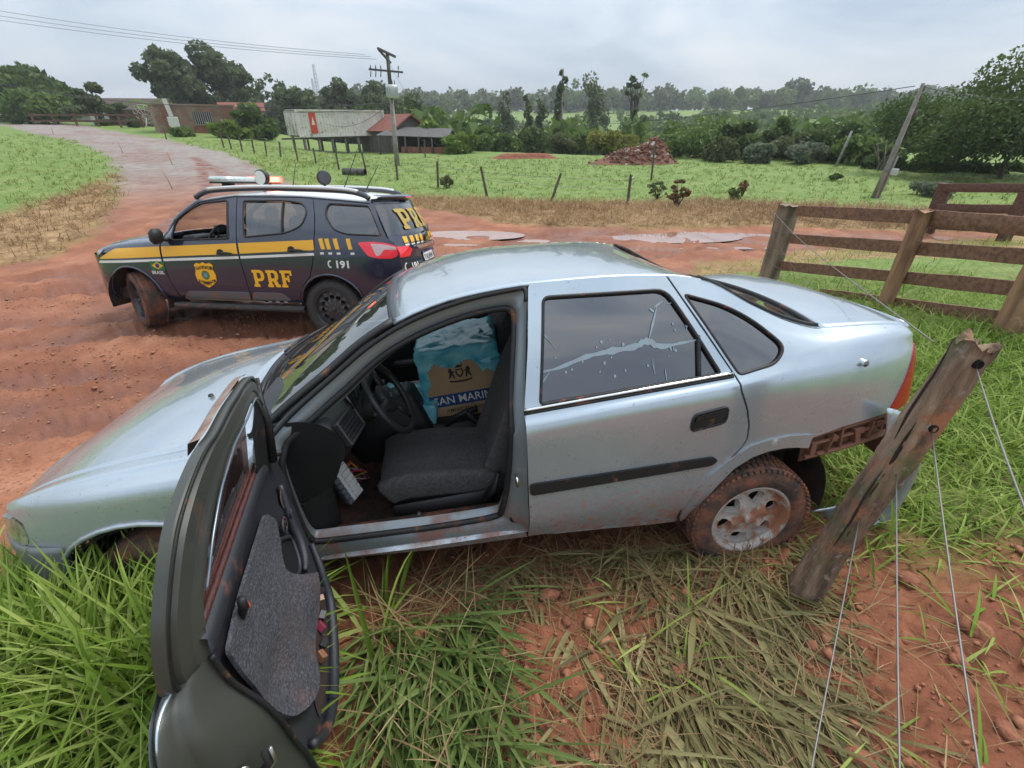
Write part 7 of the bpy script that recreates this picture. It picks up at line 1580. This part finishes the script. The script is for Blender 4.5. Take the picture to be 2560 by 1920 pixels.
def cutf(px, pz): return (-.195+.10*max(0, pz-.05)/.2+.012*math.sin(pz*40)) < px < (.24-.95*max(0, pz+.02)*.5+.015*math.sin(pz*33)) and -.215 < pz < .135+.02*math.sin(px*30)
wrapped('torn blue-wrapped carton showing its brown printed face on the passenger seat', (1.285,.235,.715), (3,-5,-4), (.46,.42,.46), cutf, 3, True)
wrapped('closed blue-wrapped carton low beside the gear lever', (.93,.16,.475), (0,4,-10), (.34,.30,.26), None, 8, False, False)
wrapped('blue-wrapped carton on the rear seat behind the torn one', (1.93,.20,.77), (0,3,5), (.44,.42,.40), None, 12, False, False)
wrapped('upper blue-wrapped carton stacked behind the torn one', (1.86,.10,1.08), (0,-4,8), (.40,.40,.22), None, 15, False, False)

# ------------------------------------------------------------------ grass
def blades(name, base, ang, lean, length, width, tone, mat, label, seg=6, curl=1.0, twist=0., rg=rng, fold=.25, droop=0.):
    """broad blades: root positions, heading, initial lean from vertical, length, width (arrays)"""
    n = len(base); S = np.linspace(0, 1, seg+1); hd = np.stack([np.cos(ang), np.sin(ang), np.zeros(n)], -1); sd_ = np.stack([-np.sin(ang), np.cos(ang), np.zeros(n)], -1)
    cv = curl*rg.uniform(.3, 1.5, n); P = np.zeros((n, seg+1, 3)); P[:, 0] = base; th = lean.copy(); tw = rg.normal(0, .6, n)*twist
    for i in range(seg):
        st = length/seg; P[:, i+1] = P[:, i]+st[:, None]*(hd*np.sin(th)[:, None]+np.array([0,0,1.])*np.cos(th)[:, None]); th = np.minimum(th+cv/seg, 2.5)
    if droop: 
        gz = np.minimum(0, 0)
    W = width[:, None]*np.array([.55,.9,1.0,.95,.8,.5,.03])[np.linspace(0, 6, seg+1).round().astype(int)][None]
    tws = tw[:, None]*S[None]; up_ = np.array([0,0,1.])
    side = sd_[:, None]*np.cos(tws)[..., None]+up_*np.sin(tws)[..., None]
    Lf, Rt = P-side*W[..., None]*.5, P+side*W[..., None]*.5; C = P.copy(); C[..., 2] -= fold*W
    V = np.stack([Lf, C, Rt], 2).reshape(n, -1, 3); m = (seg+1)*3; q = []
    for i in range(seg):
        a = i*3; q += [(a, a+1, a+4, a+3), (a+1, a+2, a+5, a+4)]
    Fc = (np.arange(n)[:, None, None]*m+np.array(q)[None]).reshape(-1, 4)
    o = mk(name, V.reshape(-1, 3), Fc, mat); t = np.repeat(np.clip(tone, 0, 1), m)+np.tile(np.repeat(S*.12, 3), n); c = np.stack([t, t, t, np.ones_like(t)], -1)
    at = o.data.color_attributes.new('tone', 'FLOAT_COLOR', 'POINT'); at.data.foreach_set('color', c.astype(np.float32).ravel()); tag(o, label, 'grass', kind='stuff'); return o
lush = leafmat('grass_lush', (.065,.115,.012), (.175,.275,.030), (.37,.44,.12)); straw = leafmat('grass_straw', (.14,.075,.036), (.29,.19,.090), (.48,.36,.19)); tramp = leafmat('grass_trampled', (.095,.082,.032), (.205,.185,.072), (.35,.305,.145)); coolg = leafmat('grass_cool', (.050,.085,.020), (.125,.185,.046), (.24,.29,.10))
fieldg = leafmat('grass_field', (.095,.150,.026), (.185,.252,.050), (.30,.325,.10)); dryg = leafmat('grass_dry', (.14,.082,.036), (.30,.19,.090), (.47,.34,.18))
Zv = lambda x, y: full_z(x, y)[0]
def pick(n, x0, x1, y0, y1, dens, seed):
    rg = np.random.default_rng(seed); x = rg.uniform(x0, x1, n); y = rg.uniform(y0, y1, n); k = rg.uniform(size=n) < dens(x, y); x, y = x[k], y[k]; return x, y, rg
def patch(name, label, n, box, dens, seed, L, Wd, lean, mat, ang=None, tone=.45, seg=6, curl=1., twist=.6, zoff=0.):
    x, y, rg = pick(n, *box, dens, seed); m = len(x); a = rg.uniform(0, 6.283, m) if ang is None else ang(x, y)+rg.normal(0, .55, m)
    l = rg.uniform(*lean, m) if isinstance(lean, tuple) else lean(x, y, rg); Lg = rg.uniform(*L, m); w = rg.uniform(*Wd, m); t = tone+.20*rg.normal(size=m)+.25*fbm(x*1.5, y*1.5, 2, seed)
    return blades(name, np.stack([x, y, Zv(x, y)-.02+zoff], -1), a, l, Lg, w, t, mat, label, seg, curl, twist, rg)
# tall broad-leaved grass round the open door and the sedan's nose (leaves bend toward the lower corner)
dh0, dh1 = Mcar @ Vector((.40,-.85,.3)), Mcar @ Vector((.60,-1.95,.3)); DL = [(dh0.x+.10, dh0.y), (dh1.x+.12, dh1.y)]
ofd = lambda x, y: sst(.13, .26, segd(x, y, DL)[0])
carx = lambda x, y: 1.34+.164*(x+1.6)      # the sedan's near flank
def d_left(x, y):
    edge = -.66+.25*fbm(x*2, y*2, 3, 91); return ofd(x, y)*sst(.25, -.25, x-edge)*sst(.12, -.10, y-carx(x, y)+.06)*sst(-4.2, -2.8, x)
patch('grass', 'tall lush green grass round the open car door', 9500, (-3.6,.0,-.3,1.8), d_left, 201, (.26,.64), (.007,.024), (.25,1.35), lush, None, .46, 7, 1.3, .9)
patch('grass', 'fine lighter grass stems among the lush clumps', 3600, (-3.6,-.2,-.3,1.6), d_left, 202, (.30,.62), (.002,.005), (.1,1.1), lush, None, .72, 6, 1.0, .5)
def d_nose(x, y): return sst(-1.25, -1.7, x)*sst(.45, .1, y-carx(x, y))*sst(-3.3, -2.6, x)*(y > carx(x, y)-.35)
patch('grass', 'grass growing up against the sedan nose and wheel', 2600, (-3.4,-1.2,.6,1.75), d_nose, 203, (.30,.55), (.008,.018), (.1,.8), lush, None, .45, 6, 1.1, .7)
patch('grass', 'upright tall blades hiding the front wheel', 2600, (-2.5,-1.1,.85,1.38), lambda x, y: ofd(x, y)*.9, 215, (.38,.72), (.008,.020), (.05,.75), lush, None, .5, 7, .9, .8)
# cool green grass leaning downhill just right of the door
def d_mid(x, y): return ofd(x, y)*sst(-.95, -.65, x)*sst(.12, -.28, x+.2*(y-.8)+.3*fbm(x*3, y*3, 2, 95))*sst(.02, -.10, y-carx(x, y)+.06)
patch('grass', 'long green blades combed flat beside the sill', 7500, (-.9,.6,.0,1.7), d_mid, 204, (.22,.55), (.009,.020), (.75,1.45), coolg, lambda x, y: np.full(len(x), -1.15), .42, 6, .5, .8)
# trampled straw and olive blades under the rear door
def d_tr(x, y):
    bare = sst(.02, .18, fbm(x*2.1+3, y*2.1, 3, 97)); return sst(-.55, -.10, x)*sst(1.40, .85, x-.3*(y-1))*sst(.05, -.06, y-carx(x, y)-.12)*(1-.93*bare)*(1-.85*np.exp(-(((x-.33)/.16)**2+((y-1.08)/.25)**2)))
patch('grass', 'flattened olive grass torn down below the rear door', 11000, (-.7,2.0,.0,2.0), d_tr, 205, (.16,.45), (.007,.018), (1.15,1.62), tramp, lambda x, y: -1.3+.9*fbm(x*1.2, y*1.2, 2, 61), .42, 5, .35, .9, .022)
patch('grass', 'brown dead straw mixed into the flattened grass', 13000, (-.6,2.4,-.1,2.0), lambda x, y: d_tr(x, y)*.9+.5*sst(.30, .10, np.abs(y-carx(x, y)+.02))*sst(1.3, .9, x)+.15*sst(2.3, 1.2, x)*(y < carx(x, y)), 206, (.10,.34), (.002,.006), (1.2,1.66), straw, None, .38, 5, .3, .6, .02)
patch('grass', 'scattered straw on the bare red soil', 1500, (1.0,3.6,.2,2.6), lambda x, y: np.full(len(x), .5), 207, (.08,.26), (.002,.006), (1.35,1.6), straw, None, .42, 4, .25, .5, .01)
# greener grass behind the sedan's tail and round the mossy post
def d_tail(x, y): 
    bare = np.exp(-(((x-2.35)/.8)**2+((y-1.0)/.75)**2)); return sst(1.3, 1.75, x+.25*(y-1.8))*sst(1.2, 1.75, y+.3*fbm(x*2, y*2, 2, 99))*(1-bare)*sst(8.5, 5.5, y)
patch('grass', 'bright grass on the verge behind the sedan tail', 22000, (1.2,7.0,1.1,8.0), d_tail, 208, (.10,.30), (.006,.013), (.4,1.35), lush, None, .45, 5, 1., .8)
patch('grass', 'pale mown straw over the verge by the plank fence', 9000, (1.5,9.0,1.3,10.5), lambda x, y: .8*sst(.0, .25, fbm(x*.9, y*.9, 3, 101))*sst(1.3, 2.2, y)*(y < ynear(x)), 209, (.10,.24), (.003,.007), (1.0,1.6), straw, None, .55, 4, .4, .5, .02)
patch('grass', 'grass tufts along the road edge behind the plank fence', 5200, (2.0,12.0,4.0,12.2), lambda x, y: sst(.5, -.3, y-ynear(x)+.3)*sst(-5.5, -.5, y-ynear(x)), 210, (.14,.36), (.006,.013), (.2,1.1), lush, None, .48, 5, 1.1, .7)
patch('grass', 'broad bruised leaves strewn over the flattened grass', 1500, (-.4,1.7,.0,1.8), d_tr, 212, (.18,.42), (.016,.030), (1.2,1.6), tramp, lambda x, y: -1.2+1.2*fbm(x*1.2, y*1.2, 2, 61), .50, 6, .4, 1.2, .035)
patch('grass', 'fresh green blades poking through the flattened grass', 1300, (-.2,2.6,.0,2.2), lambda x, y: .7*sst(.0, .3, fbm(x*1.7, y*1.7, 3, 103))*(y < carx(x, y)), 213, (.12,.32), (.006,.014), (.8,1.5), lush, None, .55, 5, .7, .8, .02)
patch('grass', 'thick green grass right behind the mossy post', 12000, (1.7,5.2,1.45,4.6), lambda x, y: sst(1.45, 2.0, y+.3*fbm(x*2, y*2, 2, 99))*sst(1.55, 2.1, x+.2*(y-2)), 216, (.12,.32), (.006,.014), (.3,1.35), lush, None, .50, 5, 1., .8)
# loose clods and pebbles
def clods(name, label, x, y, r, mat, rg):
    n = len(x); base = np.array([(1,0,0),(-1,0,0),(0,1,0),(0,-1,0),(0,0,1),(0,0,-1),(.6,.6,.5),(-.6,.55,.5),(-.55,-.6,.5),(.6,-.55,.5)], float)
    tri = np.array([(4,6,9),(4,7,6),(4,8,7),(4,9,8),(6,0,9),(6,2,0),(7,2,6),(7,1,2),(8,1,7),(8,3,1),(9,3,8),(9,0,3),(5,0,2),(5,2,1),(5,1,3),(5,3,0)])
    V = base[None]*(1+.25*rg.normal(size=(n, 10, 1)))*r[:, None, None]*np.array([1.2,1,.7]); a = rg.uniform(0, 6.28, n); c, s = np.cos(a)[:, None], np.sin(a)[:, None]
    V = np.stack([V[..., 0]*c-V[..., 1]*s, V[..., 0]*s+V[..., 1]*c, V[..., 2]], -1)+np.stack([x, y, Zv(x, y)+r*.25], -1)[:, None]
    tag(mk(name, V.reshape(-1, 3), (np.arange(n)[:, None, None]*10+tri[None]).reshape(-1, 3), mat, smooth=False), label, 'soil', kind='stuff')
clodm = M('clod', (.27,.10,.052), .95, col2=(.37,.16,.085), ns=7, coords='Object', bump=.4, bs=60); pebm = M('pebble', (.36,.19,.12), .9, col2=(.24,.10,.06), ns=9, coords='Object')
x, y, rg = pick(16000, -.5,4.2,.0,2.9, lambda x, y: (y < carx(x, y)+.3)*np.clip(.35+1.2*fbm(x*1.5, y*1.5, 3, 105), .05, 1), 401); clods('soil_clods', 'crumbled red soil clods on the torn verge', x, y, np.exp(rg.normal(-5.2, .55, len(x))).clip(.002,.028), clodm, rg)
x, y, rg = pick(26000, -9,3.5,2.3,8.5, lambda x, y: zones(x, y)[0]*np.clip(.4+1.2*fbm(x*.8, y*.8, 3, 107), .03, 1), 402); clods('gravel', 'loose gravel and mud crumbs on the dirt road', x, y, np.exp(rg.normal(-4.9, .45, len(x))).clip(.004,.030), pebm, rg)
patch('grass', 'yellowed dead stems tangled in the lush grass', 2200, (-3.6,.3,-.3,1.8), lambda x, y: np.maximum(d_left(x, y), d_mid(x, y)), 214, (.18,.5), (.002,.007), (.5,1.5), straw, None, .62, 6, .6, .6, .05)
# a few weeds and seed heads in front
wx, wy, rg = pick(240, -3.2,-.3,.0,1.4, d_left, 211); sh = MB()
for x, y in zip(wx[:70], wy[:70]):
    z = SC_Z(x, y)+.30; a = rg.uniform(0, 6.28); L_ = rg.uniform(.10, .22); P = [(x+math.cos(a)*L_*t, y+math.sin(a)*L_*t, z+.12*t-.12*t*t+.1*rg.uniform()) for t in (0,.5,1)]; sh.tube([tuple(p) for p in P], [.0025,.0035,.002], 5)
so = sh.build('grass', lush); setattr_tone(so, np.full(len(so.data.vertices), .85), 1); tag(so, 'pale grass seed heads above the lush clumps', 'grass', kind='stuff')
# straw strips along the road and pasture tufts
def tufts(name, label, n, box, dens, seed, L, Wd, mat, lean=(.1,1.0), tone=.45, seg=3, k=5):
    x, y, rg = pick(n, *box, dens, seed); x = np.repeat(x, k)+rg.normal(0, .06, len(x)*k); y = np.repeat(y, k)+rg.normal(0, .06, len(y)*k); m = len(x); d = np.hypot(x, y); s = np.clip(d/9, 1, 3.2)
    t = tone+.2*rg.normal(size=m)+.35*fbm(x*.4, y*.4, 3, seed); return blades(name, np.stack([x, y, Zv(x, y)-.01], -1), rg.uniform(0, 6.283, m), rg.uniform(*lean, m), rg.uniform(*L, m)*np.sqrt(s), rg.uniform(*Wd, m)*s, t, mat, label, seg, .9, .5, rg)
dz = lambda x, y: zones(x, y)[1]
tufts('dry_grass', 'dead straw-coloured grass strip beyond the road', 9000, (-4.5,16,12.8,21), dz, 301, (.12,.30), (.005,.011), dryg, (.4,1.45), .56)
tufts('dry_grass', 'dead brown grass covering the lane-side bank', 9000, (-24,-9.5,2.0,33), dz, 302, (.12,.28), (.005,.011), dryg, (.4,1.45), .42)
def dg(x, y):
    di, dr = zones(x, y); return (1-di)*(1-dr)*np.clip(14/np.hypot(x, y), .12, 1)
tufts('pasture_grass', 'uneven green pasture grass beyond the straw strip', 12000, (-14,30,15.5,42), lambda x, y: dg(x, y)*(y > 15), 303, (.05,.13), (.005,.012), fieldg, (.2,1.2), .45)
tufts('pasture_grass', 'bright green grass on the bank beside the lane', 12000, (-42,-12,6,46), dg, 304, (.06,.16), (.005,.012), fieldg, (.2,1.1), .62)
# ------------------------------------------------------------------ the damp air
hz = MB().box((0,250,17), (1500,1500,50)).build('haze', None, smooth=False); hz.data.materials.clear()
hm = bpy.data.materials.new('haze'); hm.use_nodes = True; hm.node_tree.nodes.clear(); pv = hm.node_tree.nodes.new('ShaderNodeVolumePrincipled'); pv.inputs['Color'].default_value = (.955,.975,1,1); pv.inputs['Density'].default_value = .00055; ho = hm.node_tree.nodes.new('ShaderNodeOutputMaterial'); hm.node_tree.links.new(pv.outputs[0], ho.inputs['Volume'])
hz.data.materials.append(hm); tag(hz, kind='stuff')
